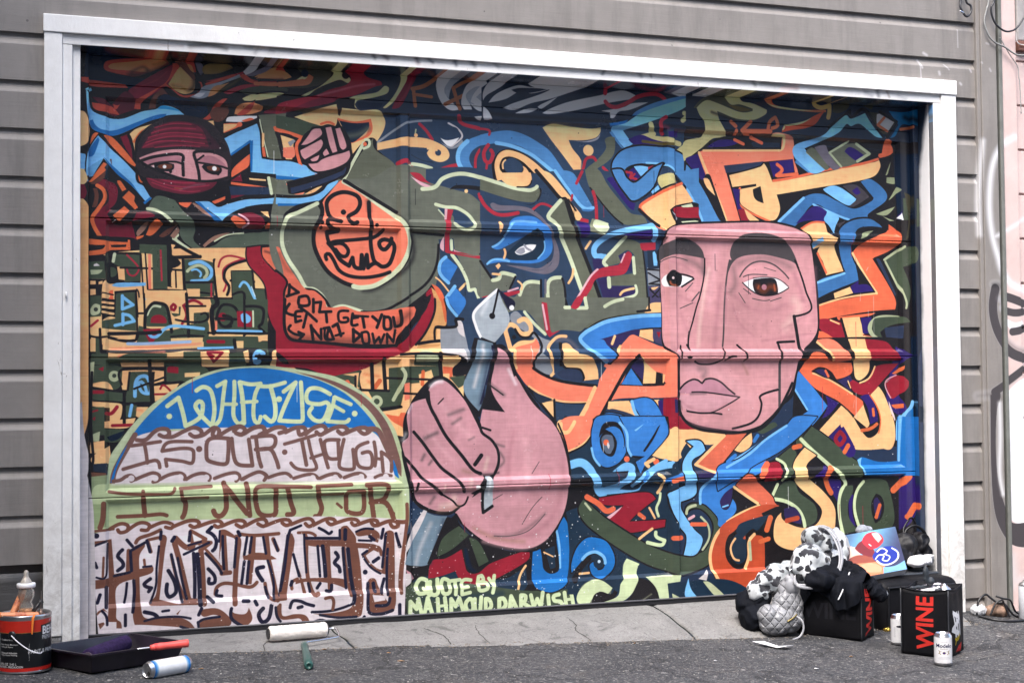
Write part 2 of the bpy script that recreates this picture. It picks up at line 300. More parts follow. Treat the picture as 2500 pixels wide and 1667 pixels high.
MURAL = """
Fk -40 2278 1311 10 -17 -2437 -1292 91
Fk -45 2264 825 26 -1 -282 -800 -43
Fn2 5 2243 128 13 47 -29 -101 -56 40 -15 95 -8 -7 -11 -61 -18 -151 11 -10 35
Fr3 -28 2132 23 0 144 -12 7 -12 -114 -3 -60 10
Fq2 -48 2264 127 4 170 -11 138 -2 176 13 36 -5 -71 -12 -141 -6 -138 1 -170 13 -94 0
Fk -5 2260 185 2 69 -13 -103 -24 -118 16
Fr3 55 2187 14 22 91 15 123 5 21 -19 -124 -54 -47 1 -68 13
Fp3 72 2188 17 12 74 12 96 17 34 -12 -62 -40 -78 -1 -71 2
Sk2,31,8 153 2158 48 7 48 17 55 32
Sy2,18,5 242 2206 34 10 28 11
Sk2,21,6 160 2173 41 20 20 -13
Fg3 221 2262 48 7 42 -12 34 -19 35 -5 -42 -1 -38 14
Fn2 133 2125 81 21 -34 -29 -27 -17
Fx 146 2099 61 45 104 65 27 -3 -41 -74 -96 -67 -38 -2
Sw3,7,6 173 2110 76 33 44 38
Fr3 314 2215 26 5 -5 -32 -45 -53 55 -40 28 -2 45 17 4 29 -11 10 14 0 4 -24 -25 -23 -28 -17 -34 3 -56 36 -55 -39 -37 -34 0 -20 -24 -1 3 30 110 74 28 52
Fp4 298 2132 40 66 28 20 31 -51 0 -51 -31 -19 -35 8
Sy2,21,6 314 2129 38 -8 21 -13
Sk2,25,7 390 2184 7 -46 -14 -22
Fq2 324 2223 39 2 38 -55 -4 -18 -52 51
Fr3 349 2246 38 -8 14 -28 3 -25 -17 6 -17 24
Fp3 370 2215 14 -24 13 -7 -10 28
Fg3 401 2224 25 -2 10 -28 -14 -19 -11 18
Fy3 429 2204 28 20 71 1 21 -13 -57 -25 -56 -7
Sk2,32,8 422 2168 70 5 71 40 54 47
Sk2,21,7 352 2242 105 -14 106 22
Fw3 436 2151 70 22 82 27 4 -7 -64 -25 -50 -11
Fr3 439 2144 60 25 50 18 11 -7 -54 -21 -42 -17 -21 -9
Fg2 425 2125 14 10 67 22 68 32 7 -11 -89 -41 -35 -39 -35 -16 -42 5 35 20
FW2 394 2091 17 12 28 3 -17 -17
FW2 588 2200 22 24 54 58 18 1 -29 -49 -18 -27 -36 -20
Fg3 599 2187 43 21 47 28 11 23 25 2 -36 -47 -61 -29
Fp3 450 2091 21 41 39 13 25 9 -29 -24 -28 -27
Sy2,21,7 492 2115 57 36 36 27
Fp3 631 2181 40 25 54 22 36 -27 0 -15 -72 -1
Fr3 574 2185 21 5 25 -17 26 -2 3 -16 -21 -1 -36 14
Fr3 653 2165 108 10 0 -18 -72 -1 -40 -3
Sk2,18,6 646 2175 54 0 61 4
Fw3 510 2112 71 34 68 7 4 -7 -72 -18 -46 -21
Fo2 570 2120 50 21 69 8 72 0 0 -11 -90 -12 -51 -18
Fp 584 2092 36 18 33 0 -26 -23 -35 -2
Fp 634 2087 44 28 58 11 25 0 -18 -14 -73 -19
Fr3 457 2027 21 37 32 23 17 1 -28 -30 -35 -49 -32 -2
Fp3 556 2032 14 33 47 14 50 -12 -4 -15 -47 -17
Fr3 563 2029 43 38 28 17 -14 -34 -29 -20
Fx 681 2054 80 26 0 -37 -91 -1
Fq2 460 2027 18 26 49 6 7 -21 -24 -34 -32 -5
Fx3 12 2065 43 -4 30 -20 48 52 30 -12 14 -31 3 -19 -61 -23 -30 -9
Fr3 12 2044 43 -5 34 -5 27 -30 -37 5 -54 8
Fr3 92 2045 20 -2 14 22 -20 -37 -10 -4
Fr3 170 2032 7 36 17 1 0 -36
Fq2 225 2035 13 43 38 38 21 -24 -38 -12 -7 -43
Fn2 255 2065 28 27 34 -9 133 -17 3 -40 -66 -18 -104 37
Ob,9 -11 2085 11 -14 7 -48 22 -20 57 -14 47 4 68 30 51 12 27 16 45 -7 37 -25 -68 -7 -69 -27 -71 -37 -47 -22 -34 -3 -40 10 -23 16 -14 52
Fd 5 1974 10 4 14 -24 26 -13 51 6 74 33 68 30 45 9 -10 -13 -59 -21 -71 -37 -47 -22 -34 -3 -40 10 -23 16
Fd2 259 2037 20 14 45 -9 25 -11 -45 5
Fb -15 2086 23 14 5 -10 -15 -7
Fp -36 2003 25 -9 15 -55 -9 -53 -16 -15 -15 -1
Fk -41 1870 40 1 -7 -27 -27 -1
Fb -35 1841 22 -3 3 -46 -24 -12
Fp -36 1782 18 1 13 -33 -10 -21 -21 -5
Fr2 5 1883 7 32 13 14 12 -1 -15 -27 -13 -28
Fr2 55 1919 31 -1 47 -47 44 -57 -4 -8 -27 17 -60 60
Fx 119 1920 24 10 17 -54 3 -42 -30 52
Fp 153 1932 27 23 58 21 -27 -20 -34 -37 -4 -53 -10 46
Fr2 163 1901 24 37 24 22 -31 -40 -7 -22
Ob,9 35 1918 51 -49 47 -43 47 -51 20 -34 35 -59 -21 -11 -54 61 -54 47 -51 52 -50 -88 -10 -10 -6 48 10 74
Fd 2 1862 33 50 5 -10 -21 -60 -20 -8
Fd 55 1836 24 -20 33 -30 48 -43 20 -28 34 -44 -54 61 -54 43
Fb3 -5 1785 57 44 -47 -86 -10 -7
Fr2 5 1743 50 72 14 -6 -64 -79
Fq2 29 1751 33 33 -3 -24 -27 -22
Fr 513 1994 60 3 15 -3 -15 -12 -60 -28
Fp 513 1990 53 3 -7 -11 -46 -24
Dr,10 577 1993
Fp 439 1997 35 5 4 -28
Fo 649 2034 112 13 -1 -186 -69 0 -28 141
Lk,11 510 1997 39 6 49 10 47 9
FW 522 2001 12 19 111 10 0 -8 -47 -17 -42 -4
Fr 584 2008 36 13 14 -6 -36 -11
Ll,5 656 2016 14 -69 18 -79
Fr 664 1905 11 1 6 -38 -17 -1
Fp 665 1965 9 -3 -1 -54 -9 -4
Lr,13 717 1986 44 -12
Fk 717 1972 44 -16 -1 -92 -43 100
Fp 739 1958 25 -9 0 -52 -15 14
Fr 742 1907 18 5 0 -48 -11 -4
Ob,11 509 1929 47 27 42 20 47 23 11 -38 3 -61 5 -40 42 -5 69 -5 58 -8 55 -27 -7 -11 -121 -5 -141 5 10 127 -34 -23 -54 -39
Fd 541 1874 54 41 23 17 7 -5 -30 -23 -52 -39
Fd 619 1807 -3 120 13 4 -3 -123
Fr 548 1812 36 37 32 27 -4 -47 -28 -23 -40 -27
Fp2 -36 1674 22 -13 14 -31 -7 -399 3 -218 -30 0
Fx 25 1732 30 18 24 -6 20 -9 10 -25 -7 -45 -23 -26 54 -19 81 13 34 -16 -24 -36 -30 -50 -48 -16 -67 6 -47 16 -13 45 13 42 40 40 -3 45
Fk 29 1718 23 -31 -7 -35 -26 -29 -14 0 0 84
Fq2 15 1714 17 -1 5 -30 -8 -38 -17 -4 10 42
Lr2,15 32 1725 23 -17 5 -31 -25 -43 -21 -32 5 -31 23 -41
Fk -8 1755 70 13 -57 -58
Fr2 -1 1738 56 61 10 -13 -53 -48
Fq2 5 1731 50 40 4 -14 -30 -25
Fq2 79 1832 7 0 0 -24
Fr2 106 1749 13 0 22 -32 -15 -9 -17 30
Fr2 126 1685 24 27 23 -22 -3 -16 15 -26 -12 -9 -20 20
Fk 69 1616 20 18 91 2 -20 -43 -41 -15 -27 6
Fr2 89 1612 44 40 20 -17 -14 -18 -23 -25 -7 1
Fk 160 1593 71 16 34 1 76 -19 0 -28 -38 -44 -123 -3
LW2,3 89 1587 10 8
Fr2 221 1559 10 25 24 22 24 -20 -41 -44 -24 0
Fq3 180 1555 27 32 17 4 -13 -28 -28 -29
Fr2 177 1534 30 8 -3 -8 -24 -11
Fq2 262 1539 31 26 41 22 -31 -39 -31 -15
Fk 1 1532 159 -2 20 -14 0 -49 -179 -32
Fr2 1 1520 85 -6 60 -2 0 10 9 -1 1 -39 -77 -3 -17 -15 -61 -8 0 17 48 9 13 14 -61 2
Fk 82 1500 59 3 -2 -9 -53 -3
Fk 1 1487 58 12 -7 -17 -51 -5
Fk 177 1787 30 33 316 -15 20 -17 -16 -58 -22 -26 -84 -25 -76 5 -97 17 -41 31 -27 16
Fr2 185 1777 12 -25 7 -6 -14 3
Fx2 201 1805 82 -24 131 -24 74 3 -32 -33 -87 -21 -86 11 -52 19
Lw2,6 214 1785 69 -26 62 -8 55 2
Lw2,5 224 1764 76 -25 86 -4 70 10
Lw2,5 238 1747 62 -19 69 -11 52 5
Sk2,31,7 248 1712 86 -15 87 7 70 31
Sg2,11,3 345 1723 59 20 35 5
Sr2,6,6 324 1729 28 -2
Fo3 255 1695 65 -12 11 -11 27 -34 39 -38 20 -21 -10 -29 -11 -25 35 -27 46 11 42 30 78 20 162 16 0 -59 -108 -2 -97 -21 -63 -30 -35 -18 -42 34 -56 42 -17 35 3 21 -44 38 -79 29
Fk 386 1614 91 21 120 -11 72 -38 -7 -21 -107 -7 -99 -35 -21 -22 -39 28 7 43
Fk 362 1642 35 33 80 -40 14 -32 -77 -10
Fq3 390 1671 21 4 52 -44 14 -21 -39 20
Ll,13 221 1644 41 -9 48 -38
Ll,13 320 1530 14 15 -7 -18 52 -38 42 -27 31 -16
Fq3 306 1541 28 39 7 -21 -21 -29
Li2,6 344 1503 49 -31
Fq3 431 1507 46 38 63 16 -70 -37 -32 -26
Ll,6 477 1524 49 26 64 9
Fr 339 1673 51 2 -21 -21 -28 12
Fr 467 1681 52 23 0 -12 -42 -20
Ob,9 400 1678 56 -33 49 -42 21 22 54 31 89 21 109 4 0 31 -109 -13 -71 -6 -72 -21 -35 -12 -35 20 -42 -1
Fd 404 1675 17 1 35 -35 49 -38 -28 -1 -28 35
Fd 231 1690 7 -3 -27 -26 -7 7
Fn 534 1744 164 3 0 -29 -157 -10
Fx 541 1766 39 30 7 -32
Fr 541 1762 50 -5 96 -11 -89 1 -57 5
Fp 612 1780 68 -3 0 -7 -64 3
Fx 541 1708 57 4 -56 -18
Fo 698 1787 80 -15 0 -51 -76 -3
Ll,13 691 1783 11 -61
Fk 597 1664 72 13 54 -2 -18 -37 0 -43 -36 -16
Fx 572 1634 47 9 36 -14 17 -24 -10 -26 -75 -2
Fr 537 1611 18 15 39 -20 3 -7 -10 -18 -18 -1
Li2,8 572 1634 36 -31 -21 -22
Fp 658 1648 31 1 2 -29
Fr 674 1590 16 13 9 -23 -23 -1
Fo 709 1667 69 3 -1 -95 -65 5
Ll,8 711 1667 -1 -87
Fp 82 1468 623 36 -16 -278 -58 -108 -619 -1 -10 249
Fk 79 1472 118 2 -3 -122 -115 -2
Fo4 89 1465 101 -1 4 -102 -61 -4 3 56 -40 -1
Ll,12 97 1465 -5 -28
Lw,7 143 1463 37 -38 7 -21 -17 -21 -20 6 -7 21
Dk,34 89 1392
Do4,19 87 1395
Fp 106 1417 27 0 3 -52 -24 3 -3 28
Fo4 1 1435 61 5 4 -73 -65 -1
Fl2 6 1401 46 1 -13 -15 -30 -4
FW2 19 1422 10 5 13 -10 -23 -2
Fk 1 1453 61 4 17 -27 0 -45 -17 10 -3 41 -58 -4
Fk 62 1464 20 11 0 -125 -16 10
Lk,8 119 1413 115 -1 131 -5
Fo4 190 1506 103 -1 3 -78 0 -95 -55 -1 -3 137 -48 3
Fk 293 1519 20 1 0 -181 -17 4
Lw,7 270 1483 4 -116
Fc 222 1468 12 0 0 -137 -10 0
Lk,6 212 1471 9 -140
Lk,6 195 1467 15 -231
Fb 86 1343 20 11 108 3 0 -12 -95 -7
Fp 310 1509 17 -3 -14 -22
Fp 324 1463 17 29 38 -28
Lk,14 310 1456 111 6
Lk,13 313 1520 56 -34 48 -24
Fk 313 1467 21 -14 14 -18 -14 -14 -35 -11 0 60
Fp 310 1399 13 1 0 -57 -13 0
Fp 330 1400 25 4 -1 -57 -22 -4
Lk,6 327 1403 2 -63
Fo4 355 1450 66 1 56 -13 -1 -132 -108 -5
Lb,14 382 1433 39 9 35 -19 10 -24 -18 -26 -59 -8
Ll3,12 372 1404 17 15 28 9 25 -12 6 -21 -10 -15
Lb,8 389 1408 18 4 17 -14 -3 -14
Dk3,11 403 1397
Lk,11 355 1450 5 -103 8 -110
Lk,9 368 1360 108 3 67 7 132 -6
Lk,7 227 1328 110 1 118 -11 14 -1
Fp 370 1335 50 1 0 -31 -48 0
Lw,7 464 1356 0 -50
Lk,14 477 1449 3 -82 7 -79 -18 -18
Lk,8 368 1299 175 1 121 3
Fp 480 1452 46 34 75 12 1 -43 9 -18 -68 -26 -3 -108 -50 0 -7 64
Lw,8 492 1424 13 32 32 12 56 -11 -49 -18 -32 -25 0 -40 10 -17 -10 -29
Lk,11 600 1451 -56 -19 -25 -22 -4 -32 18 -32 -7 -32
Oo4,7 543 1407 82 2 4 -72 43 0 10 -68 -32 3 -100 10 -3 32
Lb,10 575 1347 14 18 18 -11 25 -50 14 -25 -92 -1
LW3,4 621 1347 15 -39
Fp 636 1409 29 -36 7 -28 -36 -1
Lk,8 625 1412 7 -72
Lk,9 547 1314 46 1 -4 -197
Ow4,11 604 1502 54 8 3 -32 32 -39 62 -68 -4 -32 -8 -69 4 -80 29 -36 -44 0 -43 79 -14 122 -64 82
Or4,9 665 1503 72 9 14 -61 44 -61 -1 -55 -39 36 -54 57 -33 39
Sk2,14,6 676 1489 28 -10 29 -18
Sm,18,7 722 1454 15 -18
Fo4 227 1324 31 0 0 -31 -31 -1
Ll2,10 298 1314 -2 -21
Fo4 303 1322 62 4 0 -32 -62 -1
Lb4,9 207 1294 41 -5 68 -3 77 5
Lk,8 260 1324 0 -31
Fk 96 1322 84 8 7 -108 -88 -1
Fo4 106 1315 67 5 4 -88 -68 0
Lb,10 128 1298 0 -42 38 15 -38 27
Lk,6 180 1330 7 -14 6 -80
Fk 1 1366 78 1 -27 -18 -3 -118 -48 0
Fp 6 1359 20 0 1 -13 -21 -1
Fp 37 1356 15 4 0 -12 -15 -2
Fp 6 1328 20 0 1 -21 -21 -3
Fo4 6 1300 40 4 3 -41 -43 -1
Fl3 9 1259 17 14 16 -7 0 -21 -20 -14 -13 7
Dk,5 29 1248
Fr -1 1262 23 21 -10 -17
Fr 76 1325 16 1 0 -94 -16 -1
Lp,10 56 1329 20 -4
Lp,10 56 1308 20 -5
Lp,10 56 1283 20 -3
Lp,10 56 1263 20 -4
Lp,10 56 1240 20 -3
Lk,5 52 1315 40 -7
Lk,5 52 1292 40 -5
Lk,5 52 1271 40 -3
Lk,5 52 1249 40 -3
Oo4,12 214 1222 10 39 34 18 31 -14 17 -42
Ll,9 224 1233 14 24 27 11
Ow,0 313 1272 17 -10 -3 -14 -17 0 -4 14
Lw,10 310 1269 17 0 0 -18 -17 0 -2 16
Lw,9 358 1273 35 18 38 -17
Lw,10 358 1273 7 -36
Lk,7 365 1268 76 0
Oo4,12 490 1224 11 40 32 14 28 -14 14 -39
Db,11 522 1274
Fw 490 1239 28 5 0 -20 -28 0
Ok4,0 177 1835 10 64 27 51 45 41 51 22 47 5 65 -8 56 -29 46 -62 17 -54 0 -50 -7 -47 -57 -8 -270 6 -27 34
Fk5 194 1881 17 33 31 48 48 23 62 7 70 -10 49 -44 35 -45 -50 -6 -94 6 -79 -7
Fx2 197 1878 27 44 31 40 48 24 56 5 38 -7 35 -23 24 -64 -94 -1 -86 -7
Sk2,14,5 248 1958 69 18 87 1
Sk2,14,5 231 1929 86 22 122 -1
Sk2,13,6 214 1904 103 19 140 0
Sk2,13,6 248 1891 86 17 130 1
Lw2,4 248 1962 69 19 70 1
Lw2,4 235 1940 75 23 94 2
Lw2,4 224 1922 86 24 119 -2
Lw2,4 214 1902 96 29 129 -2
Lw2,4 204 1884 79 28 156 -3
Lw2,3 248 1884 86 11 87 1
Sk2,21,5 457 1955 28 -35 28 -31
Fi 189 1841 59 25 69 14 87 2 74 -12 45 -27 5 -64 -51 -13 -56 -3 -69 3 -69 24 -42 12 -40 23
Fi3 204 1825 37 20 76 10 28 -2 5 -21 -60 -3 -49 -13
Fi3 414 1835 21 22 32 5 42 -23 16 -21 -69 8
Lk,12 192 1828 56 21 80 14 27 -6 0 -29 2 -48
Lk,12 471 1878 -22 1 -49 -7 7 -38 9 -39 3 -32
Lk,8 411 1842 24 19
Lk,8 211 1805 30 15 42 9 41 3 26 -6
Lk,8 416 1833 40 -5 43 -6 28 -8
Fk 245 1806 3 14 35 7 38 -4 0 -17 -11 -11 -41 -2
Fq 259 1814 24 8 31 -2 -4 -15 -41 -2
Fk 428 1817 14 12 35 -2 29 -13 -4 -19 -25 -8 -31 10
Fq 446 1818 31 5 22 -10 -8 -11 -35 2
DW,7 285 1811
DW,9 477 1812
FW4 228 1805 17 10 3 -12
Dk,6 308 1792
Dk,6 491 1791
Lk,10 201 1822 40 -20 45 -16 66 -20 69 -6 56 4 50 14
Fk 722 2279 310 6 -1 -167 -310 -18
Fn3 1024 2281 623 7 -2 -196 -622 -34
Fn4 1099 2062 546 -1 -2 -276 -546 -21
Fp3 722 2253 43 25 85 2 137 2 -23 -16 -114 7 -85 -10
Fp3 784 2279 66 8 175 -2 -75 -20 -93 4
Fg3 957 2267 79 18 7 -8 -56 -17 -19 -2
Fo5 802 2229 55 22 70 -3 15 -39 -30 -36 -63 -22 -121 -7 0 14 110 37
Sk2,29,6 740 2247 80 5 92 -1
Fr3 721 2224 22 8 22 -35 0 -14 -44 15
Fr 728 2169 73 9 34 16 14 12 21 -9 -10 -23 -22 -13 -110 -14
Sk2,13,6 725 2165 58 6
Fp 801 2181 23 16 22 7 -8 -17
Dn2,15 835 2209
Fk 721 2136 80 3 81 22 86 21 26 4 7 -11 -67 -22 -52 -26 -66 -15 -95 2
Fp 838 2128 59 33 49 44 7 15 -26 17 -4 15 19 3 45 -32 33 -21 4 -14 -15 -7 -30 11 -45 -17 -52 -26 -33 -27 -29 -4
Dk,15 1002 2212
Fw4 967 2114 -203 -63 -43 -10 7 37 73 26 81 20 52 25 67 23 23 23 -7 18 -30 21 -15 17 60 23 30 -28 30 -35 57 -15 4 -15 -31 -9 -80 -39
Si4,13,5 890 2124 66 19 90 28 76 12
Fx 764 2055 118 54 86 16 -19 -27 -228 -57
Fp 1190 2123 28 43 15 42 -7 23 -35 12 -91 6 -38 6 133 0 58 -8 7 -33 -19 -39 -31 -51 -39 -36 -15 0
Lx,23 1043 2278 95 -16 76 -2 46 -8
Fx 1253 2251 38 -5 8 -22 -24 -47 -43 -78 -38 -13 16 38 31 51 19 39
Sw2,11,6 1283 2223 -23 -62 -35 -47
Fp 1008 2094 12 27 34 13 76 16 34 28 19 -6 -8 -23 -46 -18 -79 -20 -11 -15
Fp 794 2034 170 58 14 -14 53 21 15 -18 15 -10 68 8 27 -14 15 -29 -8 -38 -27 -46 -23 14 -19 -31 -19 7 -41 -47 -11 40 -52 101 -15 -34 -56 1
Sy2,22,7 838 2051 66 15 74 4
Fk 964 2095 22 20 56 3 -4 -30 15 -14 -67 4 -4 -30 -7 3
Fn2 1046 2107 110 -1 -19 -23 -84 -1
Fr 971 2040 71 -11 68 15 7 -44 -19 -31 -64 -29 -15 -5 -4 7 68 30 17 30 2 27 -60 -11 -64 8
Fn2 978 2029 64 -7 60 7 -4 -30 -53 -51 -26 -2 -26 55
So,34,9 1015 1968 45 10 38 24
Lg2,9 1140 1949 80 60 54 29 94 12
LW2,8 1442 2043 43 -24 16 -30 -32 -32 -24 -16
Fn4 1446 2032 35 -10 8 -30 -44 -6
FW 1406 1980 31 -9 52 14 -28 -32 -24 -5
Fg2 1406 1962 51 -17 44 33 0 -20 -48 -23
Lw,13 1317 2033 27 -25 27 -37
Ll2,6 1301 2009 -4 -23
Dp,8 1301 1985
Lq4,17 1283 2174 47 14 39 25 16 16
Lq4,15 1287 2170 7 -67
Lq4,13 1287 2152 77 -7
FW2 1384 2199 24 51 59 19 24 -33 -36 -40 -24 -47 55 -50 -48 -3 -38 39
Fg2 1419 2178 28 48 40 37 12 -26 -44 -41 -16 -54
Lq4,16 1531 2223 19 -6 -16 -39 -64 -35 -47 -25
Lq4,16 1459 2188 11 -37 16 -49
Lq4,14 1459 2188 44 26 35 14
FW2 1526 2139 12 39 68 35 41 18 -1 -46 -52 -34 23 -49 -52 -3
Fg 1510 2153 24 9 -4 -23 24 -14 -20 3
Fg2 1558 2156 48 41 40 18 0 -23 -56 -34 15 -37
Fn3 1486 2083 159 -10 0 -19 -160 3
FW2 1549 2072 48 6 48 -5 -20 -13 -52 1
Lw,16 1482 2072 23 -29 60 -13 64 -15
Fo4 721 2037 80 -10 103 -24 -56 -25 -22 -26 -105 27
Lr,15 721 1979 65 -15 40 -12
Fk 720 1968 80 -21 7 -95 -62 4
Fp 739 1958 54 -15 -7 -81 -26 -1
Fc 749 1908 44 5 4 -36 -22 -12 -26 6
Fg2 768 1930 25 13 7 -7 -22 -23
Fb 727 1852 73 -4 81 -44 -26 -16 -128 6
Fd 727 1797 109 -6 -7 -11 -102 -1
Lr,10 904 2011 29 9 23 -7
Lr,13 826 1952 -22 -31 4 -43 25 -58 55 -20 15 5
Fk 815 1914 15 45 26 23 11 16 40 6 26 8 30 -6 30 -2 30 -50 7 -44 -4 -48 -41 -28 -53 -21 -48 -2 -33 17 -29 50
Fi 822 1922 26 34 22 31 30 5 7 -22 -26 -23 -33 -20
Fi 819 1900 84 48 8 -14 -15 -30 -59 -40 -13 14
Fi 922 1997 23 5 25 -99 -19 -8 -14 36
Fi 963 1995 19 5 26 -73 -15 -17 -12 12
Fi 911 1893 15 19 11 -21 -19 -10
Fi 859 1865 37 20 -8 -22 -22 -5
Fi 851 1847 37 5 19 15 41 17 44 13 27 12 3 -25 -19 -27 -48 -24 -52 -14 -30 3
Fk 999 1783 31 79 45 54 8 30 26 20 23 -10 4 -37 79 -68 0 -82 -156 -6
Fo 999 1775 42 80 42 65 38 46 7 -48 87 -67 0 -120
Ll,13 996 1786 37 72 46 84
Ll,11 1087 1957 15 -3 0 -22 -23 -12
Dr,8 1085 1938
Fk 847 1780 138 46 41 32 -27 -60 -96 -41 -67 -3
Fn5 822 1754 163 69 22 19 -15 -37 -82 -40
Fp 1136 1915 0 30 88 23 65 9 70 -6 67 -28 19 -29 -8 -23 -32 -13 -39 10 -19 25 12 16 16 5 -105 2 -43 -2
Dn4,13 1396 1917
Lp,8 1351 1932 24 -2 15 -3
Sk,5,6 1281 1903 46 -21 47 -5
Lw,19 1223 1863 35 12 23 -25 61 -61
Ll,15 1285 1865 42 -5 39 -10
Fo 1289 1854 77 -8 -20 -34
Fo 1219 1844 46 2 0 -75 -50 -2
Ll,14 1223 1840 19 -6 31 23
Lw,15 1374 1809 23 31 47 21 40 9
Fm 1480 1900 8 39 36 36 60 26 61 18 -2 -196 -80 1 -48 21
Fn4 1532 1891 12 39 44 29 56 14 -1 -127 -80 5
Lb,19 1524 1971 -36 -40 -4 -49 31 -45
Lw,13 1620 1964 -28 -47 11 -30 8 -27
Lw,12 1580 1939 -20 -39 -1 -61
Fp 1425 1834 27 5 -4 -12
Oo,0 1389 1779 55 36 59 14 120 -14 -1 -31
Ll,15 1393 1783 51 36 71 13 108 -21
Fo6 727 1770 47 13 323 16 122 57 178 -14 246 -17 -6 -592 -543 -4 -368 178
Fn4 1343 1847 180 15 100 -19 -1 -160 -80 62 -75 20 -125 29
Fn4 1395 1555 246 21 -4 -343 -275 35 36 189
Fb 720 1853 80 -4 81 -44 -26 -16 -135 2
Fd 720 1795 116 -6 -7 -8 -109 -1
Fc 760 1764 40 12 95 30 4 -7 -63 -29 -73 -13
Fk 763 1771 237 69 -16 -42 -52 -31 -29 -16 -23 -12 -80 -17 -30 2
Fn5 778 1746 117 38 105 45 -16 -27 -96 -41 -85 -32 -22 -5
Fp 836 1723 37 23 33 14 -3 -13 -37 -19
Fc 792 1721 44 11 -7 -9 -29 -3
Fk 720 1719 94 -1 59 14 44 34 30 12 -30 -45 -63 -20 -134 -9
Fb 720 1706 79 -1 67 12 44 23 22 27 41 18 -15 -36 -48 -49 -56 -13 -135 -8
Fd 727 1683 127 4 56 16 63 76 -4 -22 -37 -42 -45 -23 -33 -12 -127 -8
Lk,13 777 1655 37 20 73 17
Fk 748 1632 59 39 84 25 93 91 15 -3 211 -130 54 -58 22 -52 -19 -71 -58 -76 -81 -46 -101 -1 -156 -24 -73 82 -50 108
Fo6 755 1574 8 52 47 30 77 25 15 -40 -22 -48 -8 -59 15 -51 43 -80 52 -32 75 -21 45 -10 107 50 61 79 28 76 -19 44 116 -42 -8 -90 -44 -88 -97 -64 -61 -38 -117 -16 -56 21 -67 -15 -67 80 -40 10 -65 112 -22 57
Fc 910 1696 22 30 45 54 15 4 105 -67 87 -56 57 -43 23 -37 -1 -60 -16 -60 -46 -53 -72 -46 -91 -3 -56 20 -51 39 -33 54 -19 55 1 51 18 59
Lk,17 899 1692 7 -47 -30 -60 -4 -59 18 -54 37 -58 55 -39 49 -18
Sk,27,8 1218 1643 46 -43 22 -56 -4 -75 -66 -68 -88 -53 -52 -9
Ll,19 996 1780 63 -31 75 -52 69 -47 42 -36 18 -40 4 -45 -20 -60 -42 -57 -76 -50 -61 -12 -34 5
Lk,15 999 1784 98 -55 117 -67
Lk,17 980 1616 -34 12 -16 25 -4 40 21 27 37 16 38 -1 33 -15 8 -30 -16 -30 -30 -19 -2 -19 17 -14 15 6
Dk,11 994 1656
Sk,26,8 1097 1703 5 -37
Lk,17 1100 1699 2 -56 5 -44 0 -74 11 -59 11 -15
Lk,16 976 1616 -44 7 -6 -18 20 -18 26 -7
Lk,22 931 1572 37 8
Lk,15 924 1572 11 -40 26 4 146 17 30 14 19 19
Lk,17 931 1528 22 -25 26 -40 37 -25 15 33 8 -36 26 -7 4 55 7 -55 14 56 5 -52 30 19 31 -14 30 15 20 57 -8 29 -34 11 -21 -12 5 -22 19 -7 23 26 4 19
Lk,15 953 1525 38 1 22 -25 -8 -23 -22 0 -22 25
Dk,8 903 1610
Dk,7 899 1589
Dk,8 1129 1605
Lk,15 923 1462 -3 18 15 4 18 -25 22 -40 41 -22 60 -6 64 9 46 15
Ll,16 887 1688 -77 -39 -44 -20 -18 -40 -4 -66 22 -61 43 -64 29 -51 33 -7 33 -25 29 -47
Ll,16 941 1253 22 15 34 4 71 -21
Lk,12 838 1340 40 -7 37 -32 22 -37
Lk,11 1068 1251 56 0 61 16 69 41 85 61 44 72 12 91
Ll,17 1327 1763 54 10 32 35 51 21 59 3 100 -23
Fk 1444 1764 31 20 88 0 59 -13 0 -16 -76 13 -71 1
Fw 1273 1829 42 -2 31 -29 27 -18 -27 10 -35 7
Fi2 1277 1814 50 -24 39 -14 -39 -1
Fn4 1483 1767 139 -8 -1 -84 -79 70
Lw,14 1574 1750 20 -38 32 -29
Dp,8 1517 1761
Fn4 1396 1687 86 -9 55 -36 4 -27 -43 -12 -36 10 -3 42
Fn4 1392 1686 35 -6 -4 -30
Ll,14 1384 1701 43 -10 48 -2 47 -25 27 -33 -4 -23 -28 -12 -35 10 -20 15
Ll,6 1396 1679 27 -29
Fw 1431 1684 30 -3 -15 -61 -4 -109 11 -4 135 -16 4 -15 -40 7 -130 20 1 120
Fi2 1423 1684 12 0 -4 -45 -10 -1
Fi2 1403 1540 16 30 -1 -64 -15 11
Li4,10 1465 1511 59 -6
Ll,13 1450 1552 2 -37
Fo6 1458 1571 183 5 -21 -50 -44 -35 -111 20
Fk 1283 1585 136 -7 0 -11 -140 11
Ll,15 1453 1492 39 -52 27 -56 8 -38 24 4 19 -42
Fo6 1469 1500 107 -17 23 -37 40 -61 -1 -76 -64 7 -15 42 -28 -5 -11 46 -28 56
Fw 1422 1506 138 -19 28 12 4 -23 -40 5 -122 18
Lk,9 1576 1498 44 40
Lk,9 1584 1472 35 -68
Om2,0 1426 1484 51 -41 -40 -72 -39 41
Lb,14 1426 1482 -24 -25 -2 -42 37 -40
Om2,0 1464 1360 47 -67 -32 -50 -51 64
Lb,15 1464 1360 -36 -46
Lb,12 1428 1311 12 -34 35 -30
Lp,7 1382 1396 23 -18 31 -37
Fp 1480 1349 31 31 4 -8 -20 -23 -11 -8
Fk 1204 1237 81 57 54 42 23 30 39 -33 27 -64 0 -56 -144 -1
Fw4 1339 1328 23 27 12 -49 3 -75 -93 -1 62 61
Fp4 1362 1355 35 -34 23 -52 4 -56 -43 -1 -4 75
Fr 1363 1370 34 -19 23 -44 12 -75 -12 -1 -23 75
Fc2 719 1508 14 -3 15 -36 32 -54 55 -72 40 -10 40 -36 18 -40 199 -13 95 23 73 8 -24 -82 -558 -3 33 177
